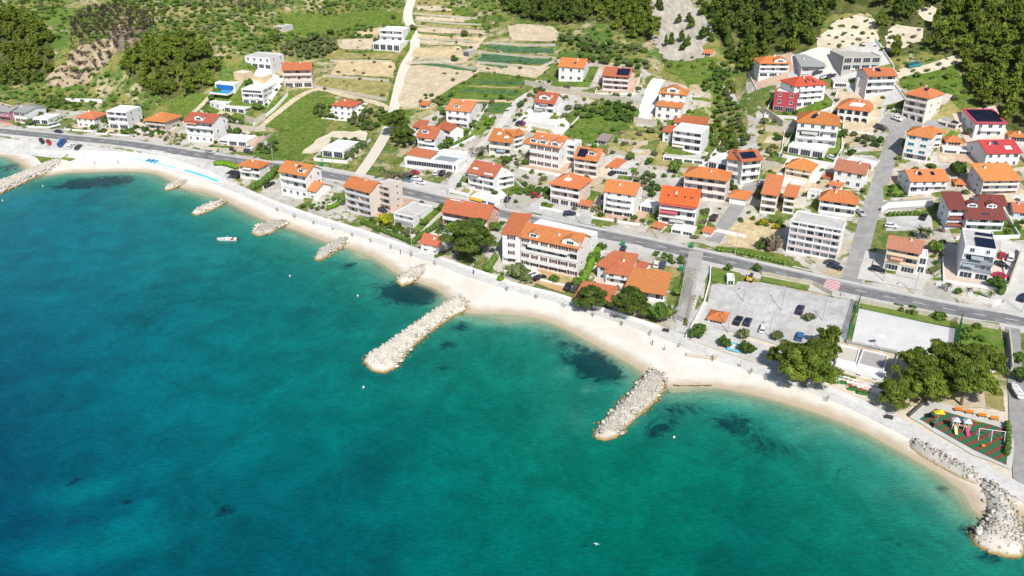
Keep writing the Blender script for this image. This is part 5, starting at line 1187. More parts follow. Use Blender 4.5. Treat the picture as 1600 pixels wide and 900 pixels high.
# --- burnt and bare wood on the left bluff
for k, p in enumerate(scatter([(105, 30), (150, 12), (180, 14), (238, 24), (246, 48), (215, 62), (190, 72), (165, 105), (125, 122), (98, 118), (100, 92), (118, 62)], 3.3, 31, n=120)):
    tree('burnt', p, rnd.uniform(1.9, 3.0), rnd.uniform(3.5, 6), 'burnt leafless tree on the brown scar between the two pine woods at the left', 'burnt trees on the brown scar')
for p in scatter([(300, 2), (345, -6), (455, -4), (460, 14), (400, 18), (330, 14)], 3.4, 32, n=45):
    tree('burnt', p, rnd.uniform(1.9, 2.8), rnd.uniform(3, 5), 'grey leafless tree in the thicket at the top left of the hillside', 'leafless trees at the top left')
# --- olive grove and orchards
for p in scatter([(432, 84), (450, 70), (490, 62), (525, 64), (526, 78), (505, 92), (478, 96), (455, 88)], 3.2, 33, n=60):
    tree('olive', p, rnd.uniform(1.7, 2.4), None, 'grey-green olive tree in the grove above the house with the pink gable', 'olive trees of the grove')
for p in scatter([(215, 8), (320, 4), (322, 14), (225, 18)], 4.5, 34, n=26):
    tree('olive', p, rnd.uniform(1.3, 1.8), None, 'small olive in the orchard at the top left edge of the hill', 'olives of the upper orchard')
# --- macchia and scrub nobody could count
sc = []
for i, poly in enumerate([[(85, 60), (100, 30), (200, -10), (340, 10), (440, 20), (445, 45), (430, 80), (380, 84), (345, 100), (335, 70), (250, 60)], [(-20, 130), (60, 128), (120, 110), (200, 120), (250, 158), (230, 176), (150, 168), (60, 162), (-20, 158)], [(-30, -15), (90, -15), (110, 20), (60, 38), (20, 20), (-30, 26)], [(470, -12), (635, -14), (630, 12), (560, 18), (480, 20)],
                          [(435, 42), (520, 52), (560, 40), (590, 40), (580, 60), (520, 62), (440, 72), (400, 70)]]):
    sc += scatter(poly, 3.0, 50 + i)
SK = [('bush', 90, .2, 5), ('bush', 90, .2, 6), ('round', 110, .17, 7)]
stuff_trees('macchia_scrub', sc[::2], SK, (1.0, 2.1), L_BROAD); stuff_trees('macchia_scrub', sc[1::4], SK, (1.0, 2.0), L_DARK); stuff_trees('macchia_scrub', sc[3::4], SK, (1.0, 2.0), L_OLV)
sc = []
for i, poly in enumerate([[(655, -10), (780, -12), (790, 24), (770, 48), (748, 60), (735, 30), (660, 4)], [(865, 45), (960, 50), (1010, 75), (1010, 100), (940, 92), (880, 80)], [(1030, 96), (1100, 88), (1130, 100), (1110, 120), (1035, 104)], [(1390, 60), (1450, 60), (1490, 100), (1400, 116)], [(1400, 118), (1480, 108), (1510, 130), (1545, 180), (1500, 178), (1470, 142), (1410, 142)]]):
    sc += scatter(poly, 3.6, 70 + i)
stuff_trees('macchia_scrub', sc[::2], SK, (.8, 1.8), L_BROAD); stuff_trees('macchia_scrub', sc[1::2], SK, (.8, 1.7), L_OLV)
# --- single trees and shrubs of the hillside
for p in [(1040, 74), (1048, 70), (1068, 80), (1074, 74), (1064, 66), (1097, 62), (1105, 58), (1110, 66), (1080, 46), (1076, 36), (1060, 38), (1032, 18), (1028, 12), (1094, 8), (1102, 18), (1112, 30), (1120, 42), (1098, 24)]:
    tree('cone', gpt(*p), rnd.uniform(1.8, 2.8), rnd.uniform(4, 6.5), 'pine growing on the bare grey scree slope', 'pines on the scree')
for poly, sp, n, kd, lb, gr in [
    ([(1112, 108), (1132, 96), (1150, 128), (1152, 165), (1160, 205), (1168, 226), (1142, 240), (1116, 238), (1108, 205), (1120, 160)], 2.8, 60, ('round', 'olive', 'coney', 'round'), 'tree in the overgrown gully between the huge terraced block and the crimson-cornered building', 'trees of the gully'),
    ([(1092, 140), (1100, 146), (1156, 92), (1146, 84)], 2.4, 26, ('dark', 'round'), 'dark tree in the straight row climbing from the gully to the forest', 'trees of the straight row'),
    ([(942, 168), (960, 164), (990, 172), (990, 190), (960, 196), (945, 186)], 2.7, 26, ('round', 'dark'), 'dense green tree in the rough garden at the middle of the town', 'trees of the rough garden'),
    ([(885, 172), (905, 168), (945, 180), (940, 188), (905, 186)], 2.8, 12, ('dark', 'olive'), 'shrubby tree along the upper edge of the rough garden', 'trees at the edge of the rough garden'),
    ([(540, 178), (600, 172), (604, 190), (580, 206), (548, 196)], 2.8, 24, ('olive', 'dark'), 'small tree between the lone red-roofed house and the winding lane', 'trees by the winding lane'),
    ([(495, 165), (520, 170), (520, 186), (490, 182)], 2.6, 10, ('dark', 'olive'), 'small tree at the left of the lone red-roofed house', 'trees left of the lone house'),
    ([(350, 186), (385, 188), (382, 196), (352, 196)], 2.2, 10, ('dark', 'olive'), 'dark tree behind the low white shop row', 'trees behind the shop row'),
    ([(402, 232), (432, 222), (430, 240), (405, 244)], 2.2, 10, ('dark',), 'dark tree at the right end of the low white shop row', 'trees beside the shop row'),
    ([(55, 150), (90, 148), (130, 158), (125, 176), (85, 172), (58, 166)], 2.8, 20, ('round', 'bush', 'dark'), 'garden tree behind the small orange-roofed house at the left', 'garden trees at the left'),
    ([(238, 205), (262, 205), (290, 215), (288, 222), (258, 218), (205, 212), (165, 208), (165, 203)], 2.2, 24, ('bush', 'dark', 'dryb'), 'bush along the pavement below the roadside houses at the left', 'roadside bushes at the left'),
    ([(835, 142), (852, 140), (856, 152), (838, 152), (815, 168), (806, 162), (812, 152)], 2.4, 14, ('dark', 'olive', 'bush'), 'bush between the vegetable garden lane and the glazed loft house', 'bushes by the loft house'),
    ([(905, 90), (960, 90), (1010, 100), (1015, 112), (960, 104), (910, 98)], 3.0, 20, ('dark', 'olive'), 'shrub on the terraces above the blush pink house', 'shrubs above the blush house'),
    ([(880, 60), (940, 66), (1000, 74), (1015, 86), (950, 84), (885, 74)], 3.0, 24, ('dark', 'olive'), 'shrub on the upper dry terraces below the central pine wood', 'shrubs on the upper terraces'),
    ([(930, 322), (965, 338), (1020, 346), (1014, 352), (965, 346), (925, 334)], 2.0, 22, ('bush', 'dark', 'dryb', 'round'), 'bush in the front garden of the four-storey house with streaked roof', 'front garden bushes'),
    ([(990, 268), (1020, 275), (1028, 300), (1010, 305), (995, 285)], 2.4, 16, ('round', 'dark', 'olive'), 'tree in the plot between the streaked orange roof and the four-skylight block', 'trees of the plot'),
    ([(1165, 340), (1190, 345), (1226, 352), (1222, 362), (1180, 352)], 2.2, 14, ('bush', 'yellow', 'dark'), 'garden bush in the allotment left of the five-storey block', 'allotment bushes'),
    ([(1120, 384), (1128, 380), (1160, 340), (1154, 336)], 1.6, 16, ('dark',), 'dark hedge bush along the lane right of the orange shed', 'hedge bushes by the lane'),
    ([(1462, 432), (1470, 410), (1474, 380), (1462, 378), (1456, 405), (1454, 430)], 2.0, 14, ('bush', 'olive', 'dark'), 'bush on the boundary between the rusty roof block and the solar-roofed block', 'boundary bushes'),
    ([(1345, 428), (1360, 385), (1372, 365), (1366, 362), (1352, 385), (1340, 425)], 1.9, 16, ('bush', 'dark', 'bright'), 'bush along the right side of the steep lane', 'bushes by the steep lane'),
    ([(1346, 305), (1356, 285), (1366, 288), (1354, 308)], 2.0, 8, ('olive', 'round'), 'small tree at the foot of the brown-red roofed house', 'trees by the brown-red house'),
    ([(1312, 205), (1340, 212), (1380, 222), (1378, 232), (1340, 226), (1312, 216)], 2.6, 14, ('olive', 'dark'), 'bush in the gardens below the arcaded house', 'bushes below the arcaded house'),
    ([(1385, 165), (1412, 172), (1408, 184), (1382, 178)], 2.4, 10, ('round', 'dark'), 'garden tree left of the arched loggia block', 'trees by the loggia block'),
    ([(1185, 226), (1230, 236), (1228, 246), (1190, 240)], 2.2, 14, ('obush', 'bush'), 'low shrub on the terrace above the blue solar panels', 'shrubs of the dry terrace'),
    ([(1395, 290), (1372, 300), (1376, 315), (1430, 308), (1428, 300), (1390, 304)], 1.6, 20, ('dark', 'bush'), 'hedge bush round the lawn of the two-panel orange roof house', 'lawn hedge bushes'),
    ([(1575, 365), (1600, 352), (1602, 345), (1570, 352)], 2.0, 8, ('dark', 'bush'), 'dark bush by the lawn at the right edge', 'bushes at the right edge'),
    ([(1500, 232), (1520, 236), (1530, 246), (1505, 246)], 2.0, 7, ('olive', 'round'), 'round shrub between the pavilion and the cherry red roofs', 'shrubs by the pavilion'),
    ([(780, 235), (800, 242), (812, 246), (806, 254), (782, 248)], 2.0, 9, ('round', 'bush'), 'bush in front of the house with two roof cut-outs', 'bushes by the cut-out roof'),
    ([(806, 300), (820, 292), (856, 298), (858, 312), (830, 306), (812, 308)], 2.1, 14, ('dark', 'round'), 'dark tree left of the peach house', 'trees left of the peach house'),
    ([(660, 148), (672, 150), (700, 156), (690, 166), (656, 162)], 2.2, 10, ('olive', 'bush'), 'bush at the corner of the large tan field', 'bushes by the tan field'),
    ([(560, 350), (600, 362), (650, 378), (660, 370), (610, 352), (575, 342)], 2.0, 22, ('bush', 'dark', 'bright', 'dryb'), 'garden shrub between the cubist house and the promenade hedge', 'shrubs of the cubist house garden'),
    ([(470, 326), (500, 330), (536, 318), (528, 308), (500, 318)], 1.8, 14, ('bush', 'bright', 'dark'), 'garden shrub at the foot of the steep gable annex', 'shrubs by the annex'),
    ([(760, 425), (790, 430), (830, 442), (826, 448), (780, 438), (756, 430)], 1.8, 14, ('bright', 'round', 'bush'), 'shrub between the long apartment block and the promenade', 'shrubs by the promenade'),
    ([(1022, 400), (1040, 396), (1068, 406), (1066, 416), (1040, 412)], 1.9, 16, ('dark', 'round'), 'dense bush beside the main road behind the bright orange roof', 'bushes behind the orange roof'),
    ([(1380, 478), (1420, 486), (1490, 500), (1488, 506), (1420, 494)], 3.6, 8, ('dryb', 'bush'), 'low bush on the grass strip above the sports court', 'bushes above the court'),
    ([(1505, 508), (1530, 512), (1535, 540), (1510, 540)], 3.0, 7, ('bush',), 'low bush on the lawn right of the sports court', 'bushes right of the court'),
    ([(1240, 572), (1300, 590), (1290, 600), (1240, 590)], 2.4, 8, ('olive', 'dryb'), 'low shrub under the pines of the beach car park', 'shrubs under the pines')]:
    for p in scatter(poly, sp, int(poly[0][0] * 7 + poly[0][1]), n=n, pad=.3):
        k = rnd.choice(kd); rr = sp * rnd.uniform(.5, .72)
        tree(k, p, rr, None, lb if k not in ('bush', 'obush', 'bright', 'dryb', 'yellow') else lb.replace('tree', 'shrub'), gr)
# small shrubs dotted through the town gardens
tp = scatter([(650, 205), (700, 165), (830, 130), (1000, 118), (1080, 160), (1105, 240), (1170, 240), (1200, 150), (1250, 120), (1400, 150), (1500, 200), (1590, 240), (1600, 380), (1480, 380), (1450, 330), (1350, 330), (1200, 330), (1100, 380), (930, 340), (760, 312), (650, 268)], 3.6, 91, n=295, pad=.2)
for p in tp:
    k = rnd.choice(('bush', 'dark', 'obush', 'olive', 'bush', 'bush', 'bright', 'dryb')); tree(k, p, rnd.uniform(.8, 1.9), None, 'small garden shrub among the houses above the main road', 'garden shrubs of the town', name='garden_shrub', cat='shrub')
tp = scatter([(-10, 160), (160, 172), (300, 185), (440, 240), (560, 260), (600, 250), (600, 280), (400, 254), (200, 222), (0, 202)], 4.0, 92, n=50, pad=.2)
for p in tp: tree(rnd.choice(('bush', 'dark', 'obush', 'dryb')), p, rnd.uniform(.6, 1.2), None, 'small roadside shrub near the left half of the coast road', 'roadside shrubs', name='roadside_shrub', cat='shrub')
for p in scatter([(640, -5), (760, 0), (770, 60), (730, 80), (640, 76)], 4.5, 93, n=36) + scatter([(800, 60), (880, 60), (880, 95), (850, 130), (800, 140), (700, 150), (690, 110)], 5.5, 94, n=36) + scatter([(500, 60), (590, 60), (615, 110), (600, 155), (500, 140)], 5.5, 95, n=26):
    tree(rnd.choice(('obush', 'bush', 'olive')), p, rnd.uniform(.5, 1.3), None, 'low shrub on the dry stone terraces', 'shrubs of the dry terraces', name='terrace_shrub', cat='shrub')
for p in scatter([(1278, 58), (1310, 28), (1370, 28), (1440, 12), (1472, 18), (1448, 64), (1390, 86), (1360, 72), (1300, 78)], 3.4, 96, n=60, pad=.2) + scatter([(75, 128), (95, 100), (140, 68), (188, 66), (170, 100), (140, 128)], 3.0, 97, n=60, pad=.2):
    tree(rnd.choice(('obush', 'bush', 'dryb', 'bush')), p, rnd.uniform(.7, 1.6), None, 'scrubby bush on the bare earth clearings of the hillside', 'bushes of the bare clearings', name='clearing_shrub', cat='shrub')
# --- single trees that stand out
for k, u, v, r, h_, lb in [
    ('pine', 735, 404, 8.6, 13.0, 'giant spreading pine beside the promenade, largest crown on the seafront'), ('pine', 924, 484, 4.4, 7.5, 'pine shading the low red-roofed annex on the promenade'), ('pine', 982, 496, 5.0, 9.0, 'olive-tinted pine in front of the broad bright orange roof'), ('round', 1031, 504, 4.0, 6.6, 'round dense tree at the seaward end of the pergola'),
    ('piney', 1258, 604, 6.0, 11, 'leaning pine nearest the beach at the car park'), ('piney', 1228, 584, 4.6, 9, 'pine at the left end of the car park pine group'), ('piney', 1272, 582, 4.6, 9, 'pine at the right of the car park pine group'), ('piney', 1292, 552, 4.0, 8.0, 'small umbrella pine standing alone on a bare stem by the car park'),
    ('piney', 1424, 604, 5.0, 10, 'pine left in the big crown group behind the beach restaurant'), ('piney', 1398, 634, 4.4, 7, 'low pine on the promenade beside the beach restaurant'), ('piney', 1466, 600, 5.8, 11.5, 'tall pine in the middle of the big crown group by the sports court'), ('piney', 1502, 634, 5.6, 11.5, 'pine with a visible forked trunk above the playground'), ('piney', 1524, 604, 5.6, 11, 'pine at the right of the big crown group by the painted stage'), ('piney', 1446, 628, 4.4, 9, 'pine at the seaward edge of the big crown group'),
    ('pine', 621, 214, 5.6, 12, 'upper of two dark pines beside the winding lane'), ('pine', 632, 228, 5.0, 9, 'lower of two dark pines beside the winding lane'),
    ('dark', 1092, 530, 2.9, 4.4, 'largest of three round clipped bushes by the beach bar'), ('dark', 1130, 543, 2.1, 3.3, 'middle of three round clipped bushes by the beach bar'), ('dark', 1166, 554, 2.5, 3.7, 'round clipped bush right of the turquoise kiosk'),
    ('dark', 1496, 276, 3.6, 5.6, 'dark lone tree above the little orange pavilion'), ('yellow', 602, 352, 3.0, 4.6, 'yellow flowering shrub left of the cubist house'), ('bare', 745, 246, 4.2, 6.0, 'bare grey tree by the narrow lane'), ('bare', 612, 284, 4.4, 6.0, 'brown leafless shrub left of the long low restaurant'), ('bare', 632, 282, 4.2, 5.6, 'olive-brown leafless shrub next to the long low restaurant'),
    ('dryb', 1205, 394, 4.0, 5.6, 'large rust-brown bush left of the five-storey block'), ('dark', 1192, 388, 2.6, 3.6, 'green bush beside the rust-brown bush'), ('yellow', 1192, 352, 1.9, 2.2, 'yellow flowering shrub in the allotment'), ('round', 1055, 270, 3.0, 5.0, 'leafy tree in front of the huge terraced block'), ('round', 985, 250, 2.2, 3.4, 'bushy tree on the gravel yard'), ('round', 1015, 256, 1.9, 2.8, 'small shrub alone on the gravel yard'),
    ('round', 792, 256, 2.3, 3.6, 'leafy tree below the house with two roof cut-outs'), ('bright', 765, 195, 3.2, 2.6, 'yellow-green vine canopy beside the orange roof and lawn'), ('palm', 1436, 374, 2.4, 4.4, 'big palm behind the rusty roof block'), ('palm', 1448, 374, 2.0, 3.8, 'smaller palm behind the rusty roof block'), ('round', 1462, 396, 2.6, 4.4, 'broad tree left of the solar-roofed modern block'),
    ('palm', 1479, 456, 1.3, 3.2, 'palm at the left end of the white planter wall'), ('round', 1496, 459, 1.3, 2.0, 'round clipped palm bush in the white planter wall, left of two'), ('palm', 1511, 462, 1.2, 3.0, 'palm in the middle of the white planter wall'), ('round', 1527, 465, 1.3, 1.9, 'round clipped palm bush in the white planter wall, right of two'), ('palm', 1545, 469, 1.3, 3.0, 'palm at the right end of the white planter wall'),
    ('dark', 1557, 452, 3.0, 3.6, 'dark green shrub mass beside the red parked car'), ('bright', 706, 357, 2.4, 2.2, 'vivid green canopy beside the cars near the giant pine'), ('round', 664, 352, 1.8, 3.0, 'round tree at the corner of the cubist house'), ('dark', 622, 358, 1.7, 2.8, 'small dark tree in front of the cubist house'), ('olive', 806, 434, 3.4, 5.2, 'leafy tree in front of the long apartment block'), ('obush', 820, 440, 2.4, 2.4, 'grey-green bush in front of the long apartment block'), ('bright', 783, 438, 2.0, 2.0, 'pale green shrub left of the leafy tree by the long apartment block'),
    ('round', 1062, 462, 2.2, 3.4, 'bushy tree between the pergola and the bright orange roof'), ('dark', 1181, 424, 1.6, 2.6, 'dark bush on the roadside by the car park'), ('dark', 1138, 424, 1.4, 2.4, 'little dark tree behind the white kiosk'), ('olive', 1160, 527, 2.4, 2.6, 'sparse pale shrub in front of two dark cars'), ('olive', 1262, 500, 2.0, 2.2, 'sparse pale shrub beside the purple car'), ('olive', 1214, 530, 2.2, 2.4, 'sparse shrub at the edge of the car park pines'),
    ('dark', 1590, 596, 2.6, 4.4, 'tree over the service lane at the right edge'), ('round', 1588, 566, 2.0, 3.0, 'small tree by the concrete trench at the right edge'), ('dark', 704, 152, 1.6, 2.4, 'small bush by the little orange hut'), ('round', 820, 258, 1.9, 2.6, 'bush left of the artificial lawn'), ('dark', 880, 66, 2.4, 3.8, 'dark round tree on the upper terraces'), ('dark', 614, 30, 1.6, 2.4, 'small dark tree on the meadow beside the winding lane'), ('olive', 645, 47, 2.2, 3.0, 'olive at the edge of the winding lane'), ('olive', 726, 58, 2.6, 4.0, 'pale tree above the stone hut'), ('dark', 709, 96, 2.2, 3.0, 'dark tree left of the stone hut'), ('dark', 492, 62, 3.0, 3.6, 'dark tree cluster beside the stone pile on the meadow'), ('dark', 433, 66, 2.0, 3.6, 'dark tree below the lone stone hut'), ('dark', 516, 54, 2.6, 3.0, 'dark bush beside the ruin on the hillside')]:
    tree(k, gpt(u, v), r, h_, lb, big=r > 4 and k in ('pine', 'piney', 'round', 'dark'))
# bare saplings along the promenade
sap = 0
for i in range(6, len(PROM) - 12, 3):
    p = PROM[i]; u, v = proj((p.x, p.y, 2.5))
    if u < 425 or u > 1330 or abs(u - 735) < 30: continue
    d = (PROM[i + 1] - p).normalized(); q = p - Vector((-d.y, d.x)) * 3.1
    tree('twiggy', q, rnd.uniform(.8, 1.1), rnd.uniform(2.0, 2.8), 'bare young sapling in the row between promenade and beach', 'saplings along the promenade', name='sapling', cat='tree')
# hedges: a clipped core with leaves all over
def hedge(pts, w, h_, m, label, name='hedge', z0=0):
    ln = catmull([gpt(*q).to_2d() for q in pts], 1.2) if len(pts) > 2 else [gpt(*pts[0]).to_2d().lerp(gpt(*pts[1]).to_2d(), t / 12) for t in range(13)]
    rng = np.random.default_rng(int(pts[0][0])); V = []; F = []; n = 0
    c0 = ln[len(ln) // 2]; o3 = np.array([c0.x, c0.y, H(c0.x, c0.y)])
    for a, b in zip(ln[:-1], ln[1:]):
        L_ = (b - a).length; c = (a + b) / 2; k = max(1, int(L_ / .9))
        for j in range(k):
            p = a.lerp(b, (j + .5) / k); zz = H(p.x, p.y); r3 = np.array([max(w * .6, .7), max(w * .6, .7), h_ * .56])
            cc = np.array([p.x, p.y, zz + h_ * .5]) - o3; v, f = lump(cc, r3 * .95, rng, jit=.12); V.append(v); F.append(f + n); n += len(v)
            q = leaf_quads(cc, r3, 34, .17, rng); V.append(q.reshape(-1, 3)); F.append(np.arange(len(q) * 4).reshape(-1, 4) + n); n += len(q) * 4
    o = link(name, arr_mesh(name, np.concatenate(V), np.concatenate(F), m), None, tuple(o3)); return tag(o, label, 'hedge')
hedge([(934, 396), (926, 412), (917, 432), (908, 446)], 2.2, 2.6, L_BRIGHT, 'bright green clipped hedge along the drive of the long apartment block')
hedge([(566, 350), (600, 364), (625, 374), (645, 382)], 1.6, 1.8, L_BROAD, 'long green hedge between the cubist house garden and the promenade')
hedge([(645, 382), (660, 370), (676, 360), (690, 350)], 1.8, 2.0, L_DARK, 'dark hedge running inland from the promenade by the small cottage')
hedge([(394, 298), (410, 290), (424, 280), (434, 268)], 2.2, 3.0, L_DARK, 'dark tall hedge right of the seafront house with two balconies')
hedge([(338, 258), (352, 258), (372, 264)], 3.0, 1.8, L_BRIGHT, 'bright green bush bank between the coast road and the parking strip')
hedge([(512, 328), (525, 324), (538, 314)], 2.0, 1.8, L_BRIGHT, 'light green hedge left of the four-storey cream block')
hedge([(600, 268), (620, 276), (634, 281)], 1.2, 1.2, L_DARK, 'low dark hedge between road and forecourt by the leafless shrubs')
hedge([(775, 405), (768, 416), (760, 426)], 2.0, 2.4, L_BROAD, 'green hedge along the left side of the long apartment block')
hedge([(1120, 392), (1150, 396), (1190, 404), (1228, 414)], 1.4, 1.0, L_BROAD, 'low green hedge beside the main road below the allotment')
hedge([(1446, 338), (1420, 337), (1386, 338)], 1.2, 1.6, L_BROAD, 'planted strip of shrubs along the white wall of the upper parking')
hedge([(1562, 462), (1566, 452), (1560, 444)], 1.8, 1.8, L_DARK, 'curved dark hedge at the corner by the access road')
hedge([(680, 404), (688, 400), (696, 397)], .9, 1.2, L_DARK, 'small hedge at the foot of the cottage by the giant pine')
hedge([(8, 190), (20, 193), (31, 195)], 1.6, 1.2, L_BRIGHT, 'light green hedge below the blue-shuttered house')
hedge([(1572, 664), (1574, 690), (1572, 715)], 1.0, 1.6, L_DARK, 'dark hedge at the right end of the playground')
hedge([(1070, 510), (1078, 480), (1084, 462)], .8, .6, mat('dry verge grass', (.20, .17, .04), .95, .3, 1), 'strip of dry grass beside the access ramp')
# scrub that carries on past the right edge of the photograph
r_ = random.Random(77); ex = []
for _ in range(900):
    x, y = r_.uniform(150, 330), r_.uniform(190, 420)
    u_, v_ = proj((x, y, H(x, y)))
    if u_ > 1660 and distpl(np.array([x]), np.array([y]), _rd)[0] > 9: ex.append((x, y))
stuff_trees('macchia_scrub', ex[::2], SK, (.9, 2.2), L_BROAD); stuff_trees('macchia_scrub', ex[1::2], SK, (.9, 2.0), L_OLV)
# ---------------------------------------------------------------- breakwaters of boulders
def rock_material(name, c, c2):
    m, N, L = nodes_of(name); b = N['Principled BSDF']; b.inputs['Roughness'].default_value = .95; b.inputs['Specular IOR Level'].default_value = .15
    geo = N.new('ShaderNodeNewGeometry'); P = geo.outputs['Position']; sep = N.new('ShaderNodeSeparateXYZ'); L.new(P, sep.inputs[0])
    k = mixc(N, L, mrange(N, L, nz(N, L, P, .7, 5, .7), .35, .65), c, c2)
    oi = N.new('ShaderNodeObjectInfo'); hs = N.new('ShaderNodeHueSaturation'); L.new(k, hs.inputs['Color']); L.new(mrange(N, L, oi.outputs['Random'], 0, 1, .78, 1.1), hs.inputs['Value'])
    wet = mixc(N, L, mrange(N, L, sep.outputs[2], .15, .75), (.34, .24, .09), hs.outputs[0])       # algae band above the water
    wet = mixc(N, L, mrange(N, L, sep.outputs[2], -.1, .2), (.06, .055, .03), wet)
    L.new(wet, b.inputs['Base Color'])
    bp = N.new('ShaderNodeBump'); bp.inputs['Strength'].default_value = .7; bp.inputs['Distance'].default_value = .15; L.new(nz(N, L, P, 3, 4, .7), bp.inputs['Height']); L.new(bp.outputs[0], b.inputs['Normal'])
    return m
M_ROCK = rock_material('limestone boulder', (.66, .62, .545), (.50, .46, .395)); M_CORE = rock_material('rubble', (.68, .64, .56), (.55, .51, .44))
def rock_arr(seed):
    rng = np.random.default_rng(seed); v, f = lump(np.zeros(3), np.array([1, .8, .62]), rng, seg=6, rings=4, jit=.3); return v, f
ROCKS = [arr_mesh('boulder', *rock_arr(900 + i), M_ROCK) for i in range(9)]; RA = [rock_arr(900 + i) for i in range(9)]
def breakwater(px, label, top=1.7, sp=1.55, name='breakwater', edge_only=None, core=M_CORE, small=True):
    P = [onz(u, v, .6).to_2d() for u, v in px]; n = len(P); c = sum(P, Vector((0, 0))) / n
    par = empty(name, (c.x, c.y, 0), 0, label, 'breakwater')
    Pt = [tuple(p) for p in P]; cl = Pt + [Pt[0]]
    xs = [p[0] for p in Pt]; ys = [p[1] for p in Pt]
    gx = np.arange(min(xs) - 1, max(xs) + 1, .9); gy = np.arange(min(ys) - 1, max(ys) + 1, .9); X, Y = np.meshgrid(gx, gy)
    ins = inpoly(X, Y, Pt); d = distpl(X, Y, cl); d = np.where(ins, d, -d)
    Z = np.minimum(-.75 + (d + .8) * .85, top - .15) + (vnoise(X, Y, 1.7, 4) - .5) * .3
    ny, nx = X.shape; idx = np.arange(nx * ny).reshape(ny, nx); q = np.stack([idx[:-1, :-1], idx[:-1, 1:], idx[1:, 1:], idx[1:, :-1]], -1).reshape(-1, 4)
    V = np.stack([X - c.x, Y - c.y, np.maximum(Z, -3)], -1).reshape(-1, 3); k = (d > -1.8).reshape(-1); q = q[k[q].all(1)]
    used = np.unique(q); re = np.full(len(V), -1); re[used] = np.arange(len(used)); link('rubble_core', arr_mesh('rubble_core', V[used], re[q], core), par)
    r = random.Random(int(px[0][0]) + n); cell = {}; R_ = []
    for _ in range(int((max(xs) - min(xs)) * (max(ys) - min(ys)) * 16)):
        x, y = r.uniform(min(xs) - .4, max(xs) + .4), r.uniform(min(ys) - .4, max(ys) + .4)
        i, j = int((x - gx[0]) / .9), int((y - gy[0]) / .9)
        if not (0 <= i < nx and 0 <= j < ny): continue
        dd = d[j, i]
        if dd < -.75: continue
        if edge_only and dd > edge_only: continue
        rim = dd < 2.2; s = (r.uniform(.3, .5) if dd < .1 else (r.uniform(.8, 1.05) if r.random() < .12 else r.uniform(.36, .72)) if dd < 1.5 else r.uniform(.26, .5) if rim else r.uniform(.2, .4)); g = s * 1.2
        if not rim and r.random() < (.7 if small else .88): continue
        key = (int(x // 1.6), int(y // 1.6))
        if any((a - x) ** 2 + (b - y) ** 2 < (.62 * (g + gg)) ** 2 for di in (-1, 0, 1) for dj in (-1, 0, 1) for a, b, gg in cell.get((key[0] + di, key[1] + dj), ())): continue
        cell.setdefault(key, []).append((x, y, g)); R_.append((x, y, max(float(Z[j, i]), -.25) + s * .22, s))
    R_.sort(key=lambda t: -t[3] / t[1]); Vs = []; Fs = []; m = 0
    for i, (x, y, z, s) in enumerate(R_):
        ro = (r.uniform(-.4, .4), r.uniform(-.4, .4), r.uniform(0, 6.28)); sc = (s * r.uniform(.85, 1.25), s * r.uniform(.8, 1.1), s * r.uniform(.65, 1.0)); kx = r.randrange(9)
        if i < 90:
            o = link('boulder', ROCKS[kx], par, (x - c.x, y - c.y, z)); o.rotation_euler = ro; o.scale = sc
        else:
            from mathutils import Euler
            M = np.array(Euler(ro).to_matrix()); v, f = RA[kx]; v = (v * np.array(sc)) @ M.T + np.array([x - c.x, y - c.y, z]); Vs.append(v); Fs.append(f + m); m += len(v)
    if Vs: tag(link('smaller_boulders', arr_mesh('smaller_boulders', np.concatenate(Vs), np.concatenate(Fs), M_ROCK), par), kind='stuff')
    return par
breakwater([(-40, 322), (0, 301), (40, 283), (72, 270), (92, 260), (104, 251), (92, 248), (62, 257), (30, 271), (-40, 295)], 'long boulder jetty at the far left edge closing the first bay')
breakwater([(254, 293), (262, 286), (288, 280), (294, 283), (272, 293), (258, 297)], 'smallest boulder groin, first to the right of the far left jetty', top=1.2)
breakwater([(297, 332), (310, 322), (345, 312), (353, 315), (336, 325), (308, 335)], 'thin boulder groin just above the moored white boat', top=1.3)
breakwater([(391, 362), (395, 354), (420, 346), (446, 343), (450, 348), (428, 361), (402, 368)], 'flat pale boulder groin below the steep gable annex', top=1.3)
breakwater([(489, 401), (495, 391), (512, 380), (530, 372), (544, 370), (541, 380), (526, 391), (506, 403), (494, 406)], 'smooth-topped boulder groin below the four-storey cream block', top=1.5)
breakwater([(617, 438), (624, 429), (640, 419), (662, 413), (670, 417), (661, 429), (645, 440), (628, 445)], 'short white boulder groin with a small dark post below the cottage', top=1.6)
breakwater([(565, 563), (573, 551), (592, 541), (622, 520), (662, 492), (695, 472), (716, 460), (732, 470), (730, 482), (706, 495), (682, 510), (652, 534), (628, 560), (619, 573), (601, 581), (580, 578)], 'long diagonal boulder breakwater reaching furthest out in the middle of the bay', top=1.7)
breakwater([(925, 674), (935, 660), (960, 634), (984, 606), (1003, 586), (1014, 573), (1042, 588), (1039, 606), (1026, 625), (1001, 646), (977, 668), (966, 681), (946, 687), (930, 683)], 'broad flat-topped boulder breakwater right of the long diagonal one', top=1.6)
breakwater([(1522, 742), (1548, 752), (1580, 772), (1592, 800), (1600, 830), (1605, 860), (1598, 869), (1572, 868), (1544, 861), (1520, 845), (1516, 832), (1534, 815), (1540, 794), (1536, 772)], 'rocky mole with a sandy crown at the bottom right corner', top=1.9, edge_only=4.2, core=M_CORE)
breakwater([(1418, 682), (1440, 690), (1480, 712), (1522, 734), (1536, 744), (1536, 762), (1512, 752), (1478, 734), (1440, 712), (1420, 698)], 'strip of scattered boulders between the playground promenade and the water', top=1.3, name='rock_revetment')
